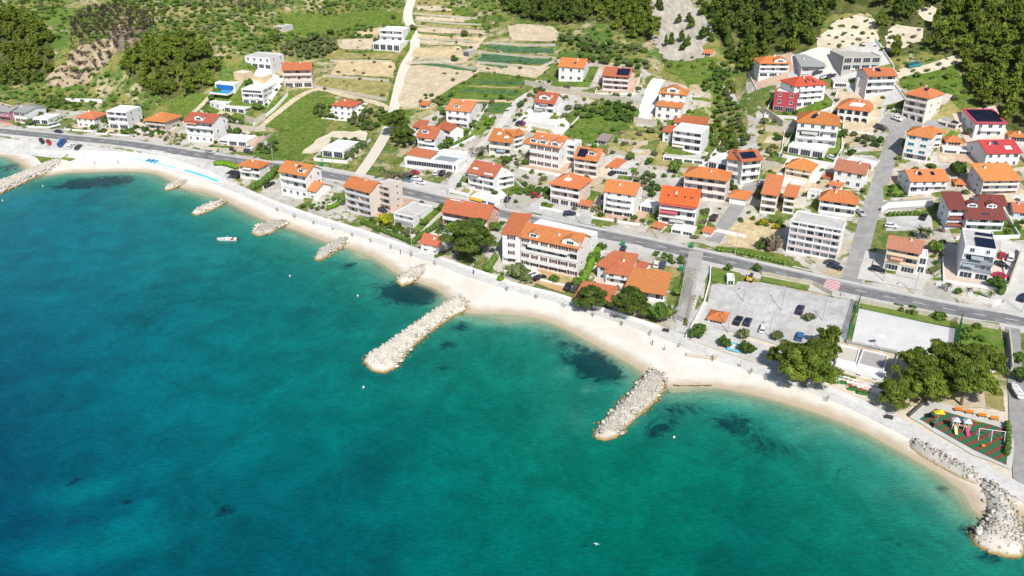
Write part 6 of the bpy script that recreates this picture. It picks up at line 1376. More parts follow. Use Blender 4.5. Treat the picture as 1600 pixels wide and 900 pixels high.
# ---------------------------------------------------------------- walls and plots
def wall(pts, h_, th, m, label, name='garden_wall', group=None, cat='wall', px=True, cap=True):
    W_ = [gpt(*p).to_2d() for p in pts] if px else [Vector(p) for p in pts]
    c = sum(W_, Vector((0, 0))) / len(W_); z0 = H(c.x, c.y); mb = MB()
    for a, b in zip(W_[:-1], W_[1:]):
        d = (b - a); L_ = d.length
        if L_ < .05: continue
        d /= L_; n = Vector((-d.y, d.x)) * th / 2; k = max(1, int(L_ / 3))
        for j in range(k):
            p, q = a.lerp(b, j / k), a.lerp(b, (j + 1) / k); hp, hq = H(p.x, p.y) - z0, H(q.x, q.y) - z0
            lo = [(p - n, min(hp, hq) - .5), (q - n, min(hp, hq) - .5), (q + n, min(hp, hq) - .5), (p + n, min(hp, hq) - .5)]; hi = [(p - n, hp + h_), (q - n, hq + h_), (q + n, hq + h_), (p + n, hp + h_)]
            mb.add([(t[0].x - c.x, t[0].y - c.y, t[1]) for t in lo + hi], [(3, 2, 1, 0), (4, 5, 6, 7), (0, 1, 5, 4), (1, 2, 6, 5), (2, 3, 7, 6), (3, 0, 4, 7)])
    return tag(mb.obj(name, m, None, (c.x, c.y, z0)), label, cat, group)
TINTS = [M_CONC, M_GRASS, M_LAWN, mat('terracotta paving', (.50, .34, .24), .9, .1, .4, .1, coords='World', col2=(.56, .42, .32)), mat('grey paving', (.47, .47, .46), .9, .1, .4, .1, coords='World', col2=(.54, .54, .52)), M_DRY2, mat('pink gravel', (.60, .50, .42), .95, .1, .5, .1, coords='World'), M_OLIVE, M_GRASS, mat('light tiles', (.70, .67, .62), .9, .06, .5, .1, coords='World'), M_DGRASS]
def lane_hit(p, k=.9):
    return any((a.x - p.x) ** 2 + (a.y - p.y) ** 2 < (w * k) ** 2 for ln, w in LANES for a in ln)
wr = random.Random(21); nw = 0; nshrub = 0; ntree = 0
for m in ALLM:
    if m.W < 6: continue
    f, b, l, r_ = wr.uniform(3, 6.5), wr.uniform(1, 5), wr.uniform(1.5, 4.5), wr.uniform(1.5, 5)
    C = [T(m, -m.W / 2 - l, -f, 0).to_2d(), T(m, m.W / 2 + r_, -f, 0).to_2d(), T(m, m.W / 2 + r_, m.D + b, 0).to_2d(), T(m, -m.W / 2 - l, m.D + b, 0).to_2d()]
    u, v = proj((m.O.x, m.O.y, m.O.z))
    if u < 530 and v < 160: continue
    if any(lane_hit(C[0].lerp(C[1], t), 1.0) for t in (0, .25, .5, .75, 1)): continue
    t1 = wr.choice(TINTS); sheet_w('house_plot', [tuple(p) for p in C], t1, .145 + .013 * (nw % 6), amp=.15)
    # a second strip of another cover at one side
    a, b_ = (C[0].lerp(C[1], .0), C[0].lerp(C[1], wr.uniform(.25, .5))) if wr.random() < .5 else (C[0].lerp(C[1], wr.uniform(.5, .75)), C[1])
    up = (C[3] - C[0]).normalized() * (f - .6); sheet_w('house_plot', [tuple(a), tuple(b_), tuple(b_ + up), tuple(a + up)], wr.choice(TINTS), .232, amp=.1)
    nw += 1
    segs = [C[3], C[0], C[1], C[2]] if wr.random() < .6 else [C[0], C[1], C[2]]
    bad = lambda p, q: any(blocked(p.lerp(q, t).x, p.lerp(q, t).y, .15) or lane_hit(p.lerp(q, t), .85) for t in (0.02, .2, .35, .5, .65, .8, .98))
    runs = [[]]
    for p, q in zip(segs[:-1], segs[1:]):
        if bad(p, q): runs.append([])
        else: runs[-1] = runs[-1] + [q] if runs[-1] else [p, q]
    hw_, wm_ = wr.choice((.7, .9, 1.1, 1.4)), wr.choice((M_WWALL, M_WWALL, M_STONE))
    for ru in runs:
        if len(ru) > 1: wall([tuple(p) for p in ru], hw_, .22, wm_, 'low pale garden wall bounding one of the house plots', group='garden walls of the house plots', px=False)
    for p, q in zip(C, C[1:] + C[:1]):
        for t in np.arange(.08, .95, 1.9 / max(2, (q - p).length)):
            if wr.random() < .42 or nshrub > 285: continue
            g = p.lerp(q, float(t)) + (m.O.to_2d() - p.lerp(q, float(t))).normalized() * .9
            if blocked(g.x, g.y, .3) or lane_hit(g, .8): continue
            nshrub += 1
            if wr.random() < .2 and ntree < 90: ntree += 1; tree(wr.choice(('round', 'olive', 'dark', 'round')), g, wr.uniform(1.6, 2.6), None, 'small leafy tree standing at the edge of a house plot in the town', 'garden trees of the house plots', name='garden_tree', cat='tree')
            else: tree(wr.choice(('bush', 'dark', 'bush', 'obush', 'bright', 'bush')), g, wr.uniform(.8, 1.5), None, 'leafy shrub planted along the edge of a house plot in the town', 'shrubs of the house plots', name='plot_shrub', cat='shrub')
for pts, h_, m, lb in [
    ([(1462, 446), (1500, 458), (1552, 476), (1562, 474)], 1.3, M_WWALL, 'white planter wall with palms beside the main road'), ([(1594, 395), (1586, 420), (1576, 446)], 2.2, M_STONE, 'tall boundary wall between the parked red car and the access road'),
    ([(1376, 332), (1388, 325), (1420, 323), (1456, 321)], 2.0, M_WWALL, 'white retaining wall above the upper parking strip'), ([(1192, 178), (1222, 200), (1250, 200)], 3.0, M_STONE, 'stone retaining wall below the crimson corner block'),
    ([(1195, 206), (1240, 208)], 2.4, M_STONE, 'tan retaining wall on the dry terrace above the solar roofs'), ([(1190, 262), (1216, 266)], 3.0, M_STONE, 'tall tan retaining wall right of the blue solar panels'),
    ([(990, 192), (1026, 198)], 2.6, M_STONE, 'pale retaining wall beside the upper end of the rough garden'), ([(965, 222), (1000, 227), (1012, 226)], 1.6, M_STONE, 'cream retaining wall on the gravel yard below the rough garden'), ([(950, 238), (990, 248), (992, 252)], 1.8, M_STONE, 'buff retaining wall behind the salmon solar roof house'),
    ([(820, 133), (860, 142), (920, 153), (1000, 166)], 2.4, M_STONE, 'long pale retaining wall between the loft house and the blush house'), ([(1084, 150), (1110, 154)], 2.0, M_STONE, 'short retaining wall, upper of two right of the ornate house'), ([(1082, 164), (1110, 168)], 2.2, M_STONE, 'short retaining wall, lower of two right of the ornate house'),
    ([(745, 99), (790, 103), (836, 110), (866, 98)], 1.2, M_STONE, 'drystone wall between the green crops and the pale plot'), ([(635, 100), (690, 99), (744, 110)], 1.2, M_STONE, 'drystone wall along the top of the large tan field'), ([(655, 92), (722, 96)], 1.0, M_STONE, 'drystone wall above the lane to the stone hut'), ([(752, 83), (868, 92)], 1.0, M_STONE, 'drystone wall between the two long green crop rows'), ([(760, 68), (868, 72)], 1.2, M_STONE, 'long pale terrace wall above the crop rows'),
    ([(645, 22), (745, 30)], .9, M_STONE, 'terrace wall, topmost of four right of the winding lane'), ([(648, 32), (752, 40)], .9, M_STONE, 'terrace wall, second from the top right of the winding lane'), ([(650, 41), (756, 50)], .9, M_STONE, 'terrace wall, third from the top right of the winding lane'), ([(652, 60), (744, 67)], .9, M_STONE, 'terrace wall, lowest of four right of the winding lane'),
    ([(516, 96), (612, 98)], 1.0, M_STONE, 'stone wall above the dry field left of the winding lane'), ([(505, 120), (560, 124), (608, 128)], 1.2, M_STONE, 'stone wall below the dry field left of the winding lane'), ([(490, 137), (545, 147), (604, 158)], 1.4, M_STONE, 'pale wall along the lane under the olive-coloured meadow'), ([(396, 198), (430, 172), (450, 150)], 1.6, M_WWALL, 'grey-white sloping wall between the villas and the green meadow'),
    ([(383, 189), (400, 196), (415, 187)], 3.0, M_STONE, 'high concrete retaining wall at the foot of the green meadow'), ([(355, 200), (400, 206), (415, 204)], 2.4, M_STONE, 'tan terrace wall behind the low white shop row'), ([(100, 158), (160, 160)], 1.6, M_WWALL, 'pale retaining wall behind the small orange-roofed house'), ([(85, 180), (118, 186)], 1.8, M_STONE, 'stone wall between the turquoise-door shop and the orange-roofed house'),
    ([(1110, 418), (1109, 442), (1100, 475), (1072, 528)], 1.0, M_WWALL, 'white wall along the access ramp by the car park'), ([(1342, 474), (1420, 489), (1500, 505), (1560, 516)], 1.6, M_STONE, 'stone retaining wall carrying the main road above the sports court'), ([(1190, 431), (1270, 447), (1300, 462)], 1.5, M_STONE, 'stone retaining wall between the main road and the car park'),
    ([(1574, 522), (1580, 580)], 1.8, M_STONE, 'long concrete trench wall beside the service lane'), ([(702, 300), (732, 308), (742, 296), (722, 290)], 1.4, M_WWALL, 'white wall round the grey sunken yard beside the main road'), ([(1165, 372), (1118, 362)], 1.2, M_WWALL, 'white wall at the foot of the lane by the orange shed'),
    ([(640, 388), (560, 360), (500, 342), (440, 322), (388, 300)], .9, M_WWALL, 'low white seawall along the left half of the promenade'), ([(690, 405), (745, 424), (800, 444), (870, 462), (905, 474)], .8, M_WWALL, 'low white seawall in front of the long apartment block'), ([(910, 476), (960, 492), (1030, 514)], 1.2, M_WWALL, 'white wall with pillars under the three seafront pines'),
    ([(1420, 652), (1452, 624)], 1.0, paint((.12, .10, .08)), 'dark timber fence at the left end of the playground'), ([(1290, 606), (1340, 628), (1364, 640)], .9, M_WWALL, 'low wall below the restaurant terrace'), ([(1075, 532), (1130, 552), (1200, 575)], .5, M_STONE, 'low stone kerb wall along the promenade by the round bushes')]:
    wall(pts, h_, .35, m, lb, 'stone_wall' if m is M_STONE else 'white_wall')
wall([(290, 268), (315, 276), (340, 285)], 1.0, .3, paint((.10, .62, .70)), 'turquoise painted low wall behind the left beach', 'painted_wall')
wall([(212, 250), (245, 256), (275, 264)], .8, .3, paint((.35, .74, .78)), 'pale turquoise painted low wall beside the blue kayaks', 'painted_wall')
# pool of the villa
mb = MB(); pw = gpt(352, 148); pm = par_m[POOLV.name]
mb.box(-5.2, 5.2, -5.5, -.3, -.5, .3, 1, Matrix.Rotation(pm.rz, 4, 'Z')); mb.box(-4.7, 4.7, -5.0, -.8, .3, .34, 0, Matrix.Rotation(pm.rz, 4, 'Z')); mb.box(-4.6, 4.2, -.28, -.1, -.5, 3.0, 2, Matrix.Rotation(pm.rz, 4, 'Z'))
tag(mb.obj('swimming_pool', [paint((.02, .42, .62), .08, .1), paint((.72, .70, .66)), paint((.02, .16, .50))], None, tuple(pm.O + Vector((0, 0, .2)))), 'bright blue swimming pool with a blue end wall on the villa terrace', 'pool')
# ---------------------------------------------------------------- cars
M_TYRE = mat('tyre', (.02, .02, .02), .9, .1, 3); M_LAMPG = mat('headlight glass', (.75, .76, .76), .2, .05, 3, .5); M_TAIL = mat('tail light', (.45, .02, .02), .3, .05, 3, .5); M_RIM = mat('wheel rim', (.5, .5, .51), .4, .05, 3, .5, metal=.5)
def car_meshes(kind):
    L_, w, bh, rh = {'hatch': (4.0, 1.74, .92, 1.47), 'sedan': (4.5, 1.78, .90, 1.43), 'suv': (4.5, 1.84, 1.02, 1.68), 'van': (5.2, 1.95, 1.15, 2.15)}[kind]
    x = L_ / 2
    prof = {'hatch': [(-x, .35), (-x + .03, .75), (-x + .1, bh), (x - 1.25, bh), (x - .25, bh - .2), (x, .6), (x, .35)], 'sedan': [(-x, .35), (-x, .8), (-x + .2, bh), (x - 1.35, bh), (x - .25, bh - .2), (x, .6), (x, .35)],
            'suv': [(-x, .42), (-x + .03, .9), (-x + .1, bh), (x - 1.25, bh), (x - .15, bh - .15), (x, .7), (x, .42)], 'van': [(-x, .4), (-x, .9), (-x + .02, bh), (x - .8, bh), (x - .1, bh - .2), (x, .7), (x, .4)]}[kind]
    mb = MB(); n = len(prof)
    secs = [(-w / 2, .94, .0), (-w / 2 + .1, 1, .02), (w / 2 - .1, 1, .02), (w / 2, .94, .0)]
    for s in range(4):
        y, k, dz = secs[s]
        for px_, pz in prof: mb.v.append((px_ * (1 if k == 1 else .97), y, pz + (dz if pz > .6 else 0)))
    for s in range(3):
        for i in range(n):
            j = (i + 1) % n; mb.f.append((s * n + i, s * n + j, (s + 1) * n + j, (s + 1) * n + i)); mb.m.append(0)
    mb.f.append(tuple(range(n))); mb.m.append(0); mb.f.append(tuple(range(3 * n, 4 * n))[::-1]); mb.m.append(0)
    # cabin: raked glasshouse under a painted roof
    a0, a1, r0, r1 = {'hatch': (-x + .15, x - 1.15, -x + .45, x - 1.85), 'sedan': (-x + .55, x - 1.2, -x + 1.15, x - 1.95), 'suv': (-x + .12, x - 1.2, -x + .35, x - 1.85), 'van': (-x + .02, x - .75, -x + .06, x - 1.5)}[kind]
    g = MB(); yb, yt = w / 2 - .08, w / 2 - .28
    B = [(a0, -yb, bh - .02), (a1, -yb, bh - .02), (a1, yb, bh - .02), (a0, yb, bh - .02)]; Tt = [(r0, -yt, rh - .06), (r1, -yt, rh - .06), (r1, yt, rh - .06), (r0, yt, rh - .06)]
    g.add(B + Tt, [(0, 1, 5, 4), (1, 2, 6, 5), (2, 3, 7, 6), (3, 0, 4, 7), (4, 5, 6, 7)])
    e = .05; mb.add([(r0 - e, -yt - e, rh - .07), (r1 + e, -yt - e, rh - .07), (r1 + e, yt + e, rh - .07), (r0 - e, yt + e, rh - .07), (r0 + .1, -yt + .08, rh), (r1 - .1, -yt + .08, rh), (r1 - .1, yt - .08, rh), (r0 + .1, yt - .08, rh)], [(0, 1, 5, 4), (1, 2, 6, 5), (2, 3, 7, 6), (3, 0, 4, 7), (4, 5, 6, 7), (3, 2, 1, 0)])
    for s in (-1, 1):   # pillars
        for f_ in (.0, .5, 1.0):
            p = Vector((a0 + (a1 - a0) * f_, s * (yb + .004), bh - .02)); q = Vector((r0 + (r1 - r0) * f_, s * (yt + .004), rh - .06)); mb.tube(p, q, .045, k=4)
    lamp = MB(); lamp.box(x - .12, x + .012, -.17, .17, .62, .74); tail = MB(); tail.box(-x - .012, -x + .1, -.14, .14, .68, .84)
    wh = MB(); wh.tube((0, -.11, 0), (0, .11, 0), .32, k=12, m=0); wh.tube((0, -.118, 0), (0, .118, 0), .19, k=8, m=1)
    return dict(L=L_, w=w, x=x, body=mb, glass=g.mesh('window', M_GLASS), lamp=lamp.mesh('headlight', M_LAMPG), tail=tail.mesh('tail_light', M_TAIL), wheel=wh.mesh('wheel', [M_TYRE, M_RIM]))
CK = {k: car_meshes(k) for k in ('hatch', 'sedan', 'suv', 'van')}; _cb = {}
def car(kind, u, v, du, dv, colr, label, name='parked_car', group=None):
    q = CK[kind]; key = (kind, colr)
    if key not in _cb: _cb[key] = q['body'].mesh('body', mat('car paint', colr, .28, .03, 1, .5))
    p = gpt(u, v); b = gpt(u + du, v + dv); a = math.atan2(b.y - p.y, b.x - p.x)
    dx, dy = math.cos(a) * 1.3, math.sin(a) * 1.3; pit = -math.atan2(H(p.x + dx, p.y + dy) - H(p.x - dx, p.y - dy), 2.6)
    e = empty(name, (p.x, p.y, H(p.x, p.y) + .2), a, label, 'van' if kind == 'van' else 'car', group); e.rotation_euler = (0, pit, a)
    link('body', _cb[key], e); link('window', q['glass'], e)
    for sx in (-1, 1):
        for sy in (-1, 1): link('wheel', q['wheel'], e, (sx * q['x'] * .62, sy * (q['w'] / 2 - .1), .32))
    for sy in (-1, 1): link('headlight', q['lamp'], e, (0, sy * (q['w'] / 2 - .28), 0)); link('tail_light', q['tail'], e, (0, sy * (q['w'] / 2 - .22), 0))
    return e
NAVY, BLK, DGR, SIL, WH, RED, BLU2, TEAL, PUR = (.015, .022, .06), (.012, .012, .014), (.06, .065, .07), (.42, .43, .45), (.78, .78, .78), (.42, .02, .03), (.02, .10, .40), (.03, .30, .30), (.04, .02, .06)
for c in [('sedan', 92, 208, 10, 2, NAVY, 'dark blue car driving on the coast road at the left', 'moving_car'), ('sedan', 328, 240, 10, 2, SIL, 'silver car driving on the coast road by the low white shop row', 'moving_car'),
    ('hatch', 66, 223, 3, 4, BLK, 'black car at the left end of the coast parking strip'), ('hatch', 77, 225, 3, 4, RED, 'dark red car between a black car and a blue van'), ('van', 98, 226, 4, -4, BLU2, 'bright blue van on the coast parking strip'), ('hatch', 111, 230, 4, -4, WH, 'white car right of the bright blue van'), ('hatch', 123, 232, 4, -4, DGR, 'grey car at the right end of the coast parking strip'),
    ('sedan', 49, 196, 8, -2, NAVY, 'dark blue car in front of the blue-shuttered house'), ('van', 86, 199, 8, -2, WH, 'white van beside the turquoise-door shop'), ('suv', 350, 226, 10, 1, WH, 'white car in front of the low white shop row, leftmost of four'), ('sedan', 364, 236, 10, 2, BLK, 'black car parked below the low white shop row'), ('hatch', 389, 233, 10, 2, WH, 'white car at the right end of the low white shop row'), ('hatch', 388, 239, 10, 2, DGR, 'dark grey car below the white car by the shop row'),
    ('sedan', 422, 291, 8, -4, BLK, 'black car alone on the gravel beside the dark tall hedge'), ('hatch', 534, 318, 6, 6, DGR, 'dark car behind the white boat at the four-storey cream block'), ('sedan', 597, 331, 10, 4, NAVY, 'dark car between the cream block and the main road'),
    ('hatch', 649, 272, 10, 1, RED, 'red car at the back of the restaurant forecourt'), ('suv', 639, 277, 10, 1, NAVY, 'dark blue car below the red car on the restaurant forecourt'), ('hatch', 651, 282, 10, 1, WH, 'white car below the red car on the restaurant forecourt'), ('sedan', 637, 284, 10, 2, (.16, .28, .32), 'teal-grey car at the roadside of the restaurant forecourt'), ('hatch', 658, 288, 10, 2, WH, 'white car nearest the road on the restaurant forecourt'), ('suv', 682, 272, 3, -5, WH, 'white car before the dark restaurant windows'), ('suv', 691, 273, 3, -5, BLK, 'black car before the dark restaurant windows, middle of three'), ('hatch', 701, 275, 3, -5, DGR, 'dark grey car before the dark restaurant windows, right of three'),
    ('hatch', 793, 314, 4, -6, BLK, 'black car by the hedge beside the narrow lane'), ('hatch', 837, 308, 10, 3, RED, 'red car left of the peach house'), ('suv', 890, 337, 10, -1, NAVY, 'dark blue car in front of the peach house'), ('hatch', 958, 273, 6, -3, BLK, 'black car in front of the grey flat garage'), ('hatch', 813, 194, 6, -3, NAVY, 'dark blue car left of a magenta car by the garage wall'), ('hatch', 821, 195, 6, -3, (.28, .02, .14), 'magenta car by the long white garage wall'),
    ('suv', 833, 432, 9, -3, WH, 'white car at the corner of the ochre forecourt'), ('sedan', 843, 437, 9, -3, BLK, 'black car next to the white car on the ochre forecourt'), ('suv', 888, 451, 6, -9, BLK, 'black car at the seaward end of the drive, left of two'), ('suv', 899, 454, 6, -9, DGR, 'dark car at the seaward end of the drive, right of two'), ('hatch', 974, 391, 4, -9, NAVY, 'dark blue car on the paved forecourt by the main road'), ('sedan', 696, 360, 10, 2, DGR, 'dark car nearest the vivid green canopy by the giant pine'), ('hatch', 700, 367, 10, 2, SIL, 'silver car in the middle of three by the giant pine'), ('sedan', 707, 375, 10, 2, WH, 'white car half under the giant pine'),
    ('suv', 1035, 417, 2, -8, (.05, .08, .13), 'dark blue-grey car on the dry yard behind the bright orange roof'), ('hatch', 1025, 416, 2, -8, WH, 'white car on the dry yard behind the bright orange roof'), ('suv', 1116, 343, 5, -9, (.06, .03, .03), 'dark brown car on the terrace beside the four-skylight block'), ('hatch', 1189, 288, 4, -7, SIL, 'silver car beside the terraced twin house'),
    ('hatch', 1290, 122, 6, -2, WH, 'white car below the grey-roofed house'), ('hatch', 1299, 121, 6, -2, PUR, 'purple car below the grey-roofed house'), ('hatch', 1278, 116, 6, -2, DGR, 'dark car behind the red hipped roof'), ('van', 1325, 113, 7, -2, WH, 'white van below the unfinished concrete shell'), ('van', 1430, 105, 9, -2, TEAL, 'teal van on the dirt track by the forest'), ('suv', 1375, 202, 9, 3, DGR, 'dark grey pickup-like car by the lane below the arcaded house'), ('hatch', 1401, 188, 8, 3, WH, 'white car at the foot of the arched loggia block'), ('hatch', 1493, 197, 8, 3, BLK, 'black car in front of the tan double garage'),
    ('hatch', 1300, 250, 8, 3, WH, 'white car on the pale yard below the tall blank-fronted block'), ('sedan', 1344, 335, 6, 6, SIL, 'silver car on the corner plot right of the five-storey block'), ('sedan', 1300, 414, 10, 2, DGR, 'dark grey car below the five-storey block, upper of two'), ('sedan', 1305, 420, 10, 3, NAVY, 'dark blue car below the five-storey block, lower of two'), ('hatch', 1392, 356, 8, 1, WH, 'white car at the edge of the upper parking strip'), ('hatch', 1443, 341, 3, -6, BLK, 'black car alone on the upper parking strip'), ('suv', 1371, 425, 9, 2, BLK, 'black car in front of the rusty roof block'),
    ('hatch', 1565, 402, 0, -9, RED, 'red car nose-in beside the solar-roofed block'), ('suv', 1578, 405, 1, -9, WH, 'white car beside the red nose-in car'), ('sedan', 1564, 417, 9, 4, BLK, 'black car between the red cars at the solar-roofed block'), ('sedan', 1563, 434, 10, 2, (.55, .01, .06), 'crimson car parked sideways above the dark green shrub mass'), ('sedan', 1598, 468, 4, -6, NAVY, 'dark car cut by the right edge of the photo'),
    ('sedan', 1250, 487, 4, -10, PUR, 'purple-black car on the central car park row'), ('sedan', 1153, 504, 5, -9, BLK, 'black car in the lower left of the car park'), ('hatch', 1168, 506, 4, -9, NAVY, 'dark blue car next to the black one in the car park'), ('hatch', 1192, 517, 3, -9, WH, 'white car alone on the seaward row of the car park'), ('hatch', 1249, 529, 3, -9, (.03, .15, .35), 'blue car beside the car park pines'), ('hatch', 1274, 536, 3, -9, (.25, .40, .55), 'light blue car under the umbrella pine')]:
    car(*c[:7], name=c[7] if len(c) > 7 else 'parked_car')
# ---------------------------------------------------------------- boats, buoys, gull
def boat(p, a, L_, label, w=None, covered=False, console=True, hullc=(.8, .8, .8), z=0, name='motor_boat'):
    e = empty(name, (p[0], p[1], z), a, label, 'boat'); w = w or L_ * .34; mb = MB(); secs = []
    for t, k, h_ in ((-.5, .86, .55), (-.25, 1, .55), (.1, .98, .6), (.3, .72, .68), (.43, .38, .76), (.5, .03, .82)):
        x = t * L_; hw = w / 2 * k; secs.append([(x, -hw, h_), (x, -hw * .8, .05), (x, 0, -.22), (x, hw * .8, .05), (x, hw, h_)])
    for i in range(len(secs) - 1):
        for j in range(4): k = len(mb.v); mb.v += [secs[i][j], secs[i][j + 1], secs[i + 1][j + 1], secs[i + 1][j]]; mb.f.append((k, k + 3, k + 2, k + 1)); mb.m.append(0)
    mb.face([tuple(q) for q in secs[0]], 0)
    mb.obj('hull', paint(hullc, .3, .03), e)
    dk = MB()
    for i in range(len(secs) - 1):
        dz = .1 if covered else (-.2 if i < 2 else -.03); f = .93
        a_, b_ = secs[i], secs[i + 1]; dk.face([(a_[0][0], a_[0][1] * f, a_[0][2] + dz), (b_[0][0], b_[0][1] * f, b_[0][2] + dz), (b_[0][0], -b_[0][1] * f, b_[0][2] + dz), (a_[0][0], -a_[0][1] * f, a_[0][2] + dz)])
        if covered: dk.face([(a_[0][0], 0, a_[0][2] + .45), (b_[0][0], 0, b_[0][2] + .3), (b_[0][0], b_[0][1] * f, b_[0][2] + dz), (a_[0][0], a_[0][1] * f, a_[0][2] + dz)]); dk.face([(a_[0][0], 0, a_[0][2] + .45), (b_[0][0], 0, b_[0][2] + .3), (b_[0][0], -b_[0][1] * f, b_[0][2] + dz), (a_[0][0], -a_[0][1] * f, a_[0][2] + dz)])
    dk.obj('cover' if covered else 'deck', paint((.78, .78, .8) if covered else (.62, .60, .56)), e)
    if console and not covered:
        c = MB(); c.box(-.1 * L_, .05 * L_, -.35, .35, .35, 1.15); c.slab([(.05 * L_, -.4, 1.15), (.05 * L_, .4, 1.15), (-.02 * L_, .35, 1.5), (-.02 * L_, -.35, 1.5)], .05); c.obj('console', paint((.75, .75, .75)), e)
        s = MB(); s.box(-.3 * L_, -.22 * L_, -w * .32, w * .32, .3, .72); s.obj('seat', paint((.35, .08, .06)), e)
        m_ = MB(); m_.box(-.5 * L_ - .35, -.5 * L_ - .02, -.2, .2, .2, 1.05); m_.tube((-.5 * L_ - .18, 0, .2), (-.5 * L_ - .18, 0, -.5), .07); m_.obj('outboard_motor', paint((.03, .03, .035)), e)
    return e
p = onz(355, 375.5, 0); q = onz(340, 375, 0); boat(p, math.atan2(q.y - p.y, q.x - p.x) + .05, 7.0, 'white open motor boat anchored in the turquoise bay at the left', z=.05)
p = gpt(1587, 615); boat(p, R(80), 6.0, 'white covered boat on land by the service lane at the right edge', covered=True, z=p.z + .7)
mb = MB(); mb.box(-1.5, 1.8, -.1, .1, -.45, -.3); mb.tube((-.6, -1, -.4), (-.6, 1, -.4), .3, k=10); tr = tag(mb.obj('boat_trailer', paint((.2, .2, .22)), None, tuple(p + Vector((0, 0, .7))), R(80)), 'boat trailer under the white covered boat', 'trailer')
p = gpt(524, 322); boat(p, R(20), 5.5, 'white covered boat in the yard left of the four-storey cream block', covered=True, z=p.z + .35)
p = gpt(1098, 559); boat(p, R(-14), 8.5, 'old wooden rowing boat lying on the sand below the round bushes', w=1.6, console=False, hullc=(.62, .52, .40), z=p.z + .2, name='rowing_boat')
for u, v, c, lb in [(67, 291, (.8, .8, .8), 'white buoy nearest the far left jetty'), (4, 314, (.8, .8, .8), 'white buoy at the left edge of the sea'), (453, 432, (.8, .8, .8), 'white buoy off the smooth-topped groin'), (559, 463, (.8, .8, .8), 'white buoy midway to the short white groin'), (568, 606, (.8, .8, .8), 'white buoy off the tip of the long diagonal breakwater'), (1053, 684, (.8, .8, .8), 'white buoy right of the broad flat-topped breakwater')]:
    p = onz(u, v, 0); mb = MB(); mb.ell((0, 0, .12), .28, .28, .26, 10, 6); mb.tube((0, 0, .38), (0, 0, .62), .12, .05, 8); mb.tube((0, 0, .1), (0, 0, .16), .30, .30, 12, 1)
    tag(mb.obj('buoy', [paint(c, .4), paint((.5, .1, .03))], None, tuple(p)), lb, 'buoy')
p = onz(932, 850, 6); mb = MB(); mb.ell((0, 0, 0), .42, .13, .12, 8, 6); mb.ell((.42, 0, .05), .12, .09, .09, 6, 4)
for s in (-1, 1): mb.slab([(.2, s * .1, .08), (-.15, s * .1, .08), (-.12, s * .55, .22), (-.25, s * 1.0, .1), (.1, s * .6, .24)][::s], .03)
mb.slab([(-.38, -.12, .02), (-.38, .12, .02), (-.62, .16, .02), (-.62, -.16, .02)], .02)
mb.v = [(a * .55, b * .55, c_ * .55) for a, b, c_ in mb.v]
tag(mb.obj('seagull', paint((.8, .8, .8)), None, tuple(p), R(70)), 'white seagull gliding low over the green sea', 'bird')
for i, (u, v, c, lb) in enumerate([(234, 251, (.02, .35, .62), 'sky blue kayak, left one of three by the pale turquoise wall'), (240, 252, (.02, .20, .60), 'deep blue kayak, middle one of three by the pale turquoise wall'), (246, 253, (.03, .42, .60), 'blue kayak, right one of three by the pale turquoise wall')]):
    p = gpt(u, v); mb = MB(); mb.ell((0, 0, .3), 2.2, .55, .3, 10, 8); mb.ell((-.2, 0, .5), .6, .34, .14, 8, 4, 1); tag(mb.obj('kayak', [paint(c, .4), M_DARK], None, tuple(p + Vector((0, 0, .2))), R(60)), lb, 'kayak')
# ---------------------------------------------------------------- street furniture
M_POLE = mat('galvanised pole', (.50, .50, .50), .5, .05, 2, .4, metal=.3); M_DPOLE = mat('dark pole', (.06, .06, .065), .5, .05, 2)
def lamp(p, a, h_, label, group=None, m=M_POLE, arm=1.6):
    e = empty('street_lamp', (p[0], p[1], H(p[0], p[1])), a, label, 'street lamp', group)
    mb = MB(); mb.tube((0, 0, 0), (0, 0, h_), .11, .065, 8); mb.tube((0, 0, h_), (arm, 0, h_ + .25), .05, .04, 6); mb.box(-.16, .16, -.16, .16, -.1, .3); mb.obj('pole', m, e)
    mb = MB(); mb.box(arm - .1, arm + .65, -.16, .16, h_ + .2, h_ + .34); mb.obj('lamp_head', paint((.55, .55, .55)), e)
d = 0; last = ROAD[0]; k = 0
for i in range(1, len(ROAD) - 1):
    d += (ROAD[i] - ROAD[i - 1]).length
    if d > 26:
        d = 0; t = (ROAD[i + 1] - ROAD[i - 1]).normalized(); n = Vector((-t.y, t.x)); s = 1; q = ROAD[i] + n * 5.7; u, v = proj((q.x, q.y, 5))
        if 0 < u < 1600 and not (1270 < u < 1345): lamp(q, math.atan2(-n.y, -n.x), 8.0, 'tall grey street lamp in the row on the inland side of the main road', 'street lamps of the main road')
for u, v, lb in [(1161, 472, 'car park lamp, left of three on the central island'), (1221, 486, 'car park lamp, middle of three on the central island'), (1285, 502, 'car park lamp, right of three on the central island'), (1380, 440, 'lamp at the foot of the steep lane'), (1137, 520, 'lamp beside the terracotta beach bar'), (1201, 527, 'lamp by the white car on the seaward row'), (643, 384, 'tall lamp on the promenade left of the small cottage'), (266, 224, 'left of two tall poles below the grey pyramid-roofed house'), (270, 226, 'right of two tall poles below the grey pyramid-roofed house'), (1338, 478, 'tall pole at the top of the green court fence')]:
    lamp(gpt(u, v).to_2d(), R(rnd.uniform(0, 360)), 6.5 if 1150 < u < 1290 else 8.5, lb, m=M_POLE)
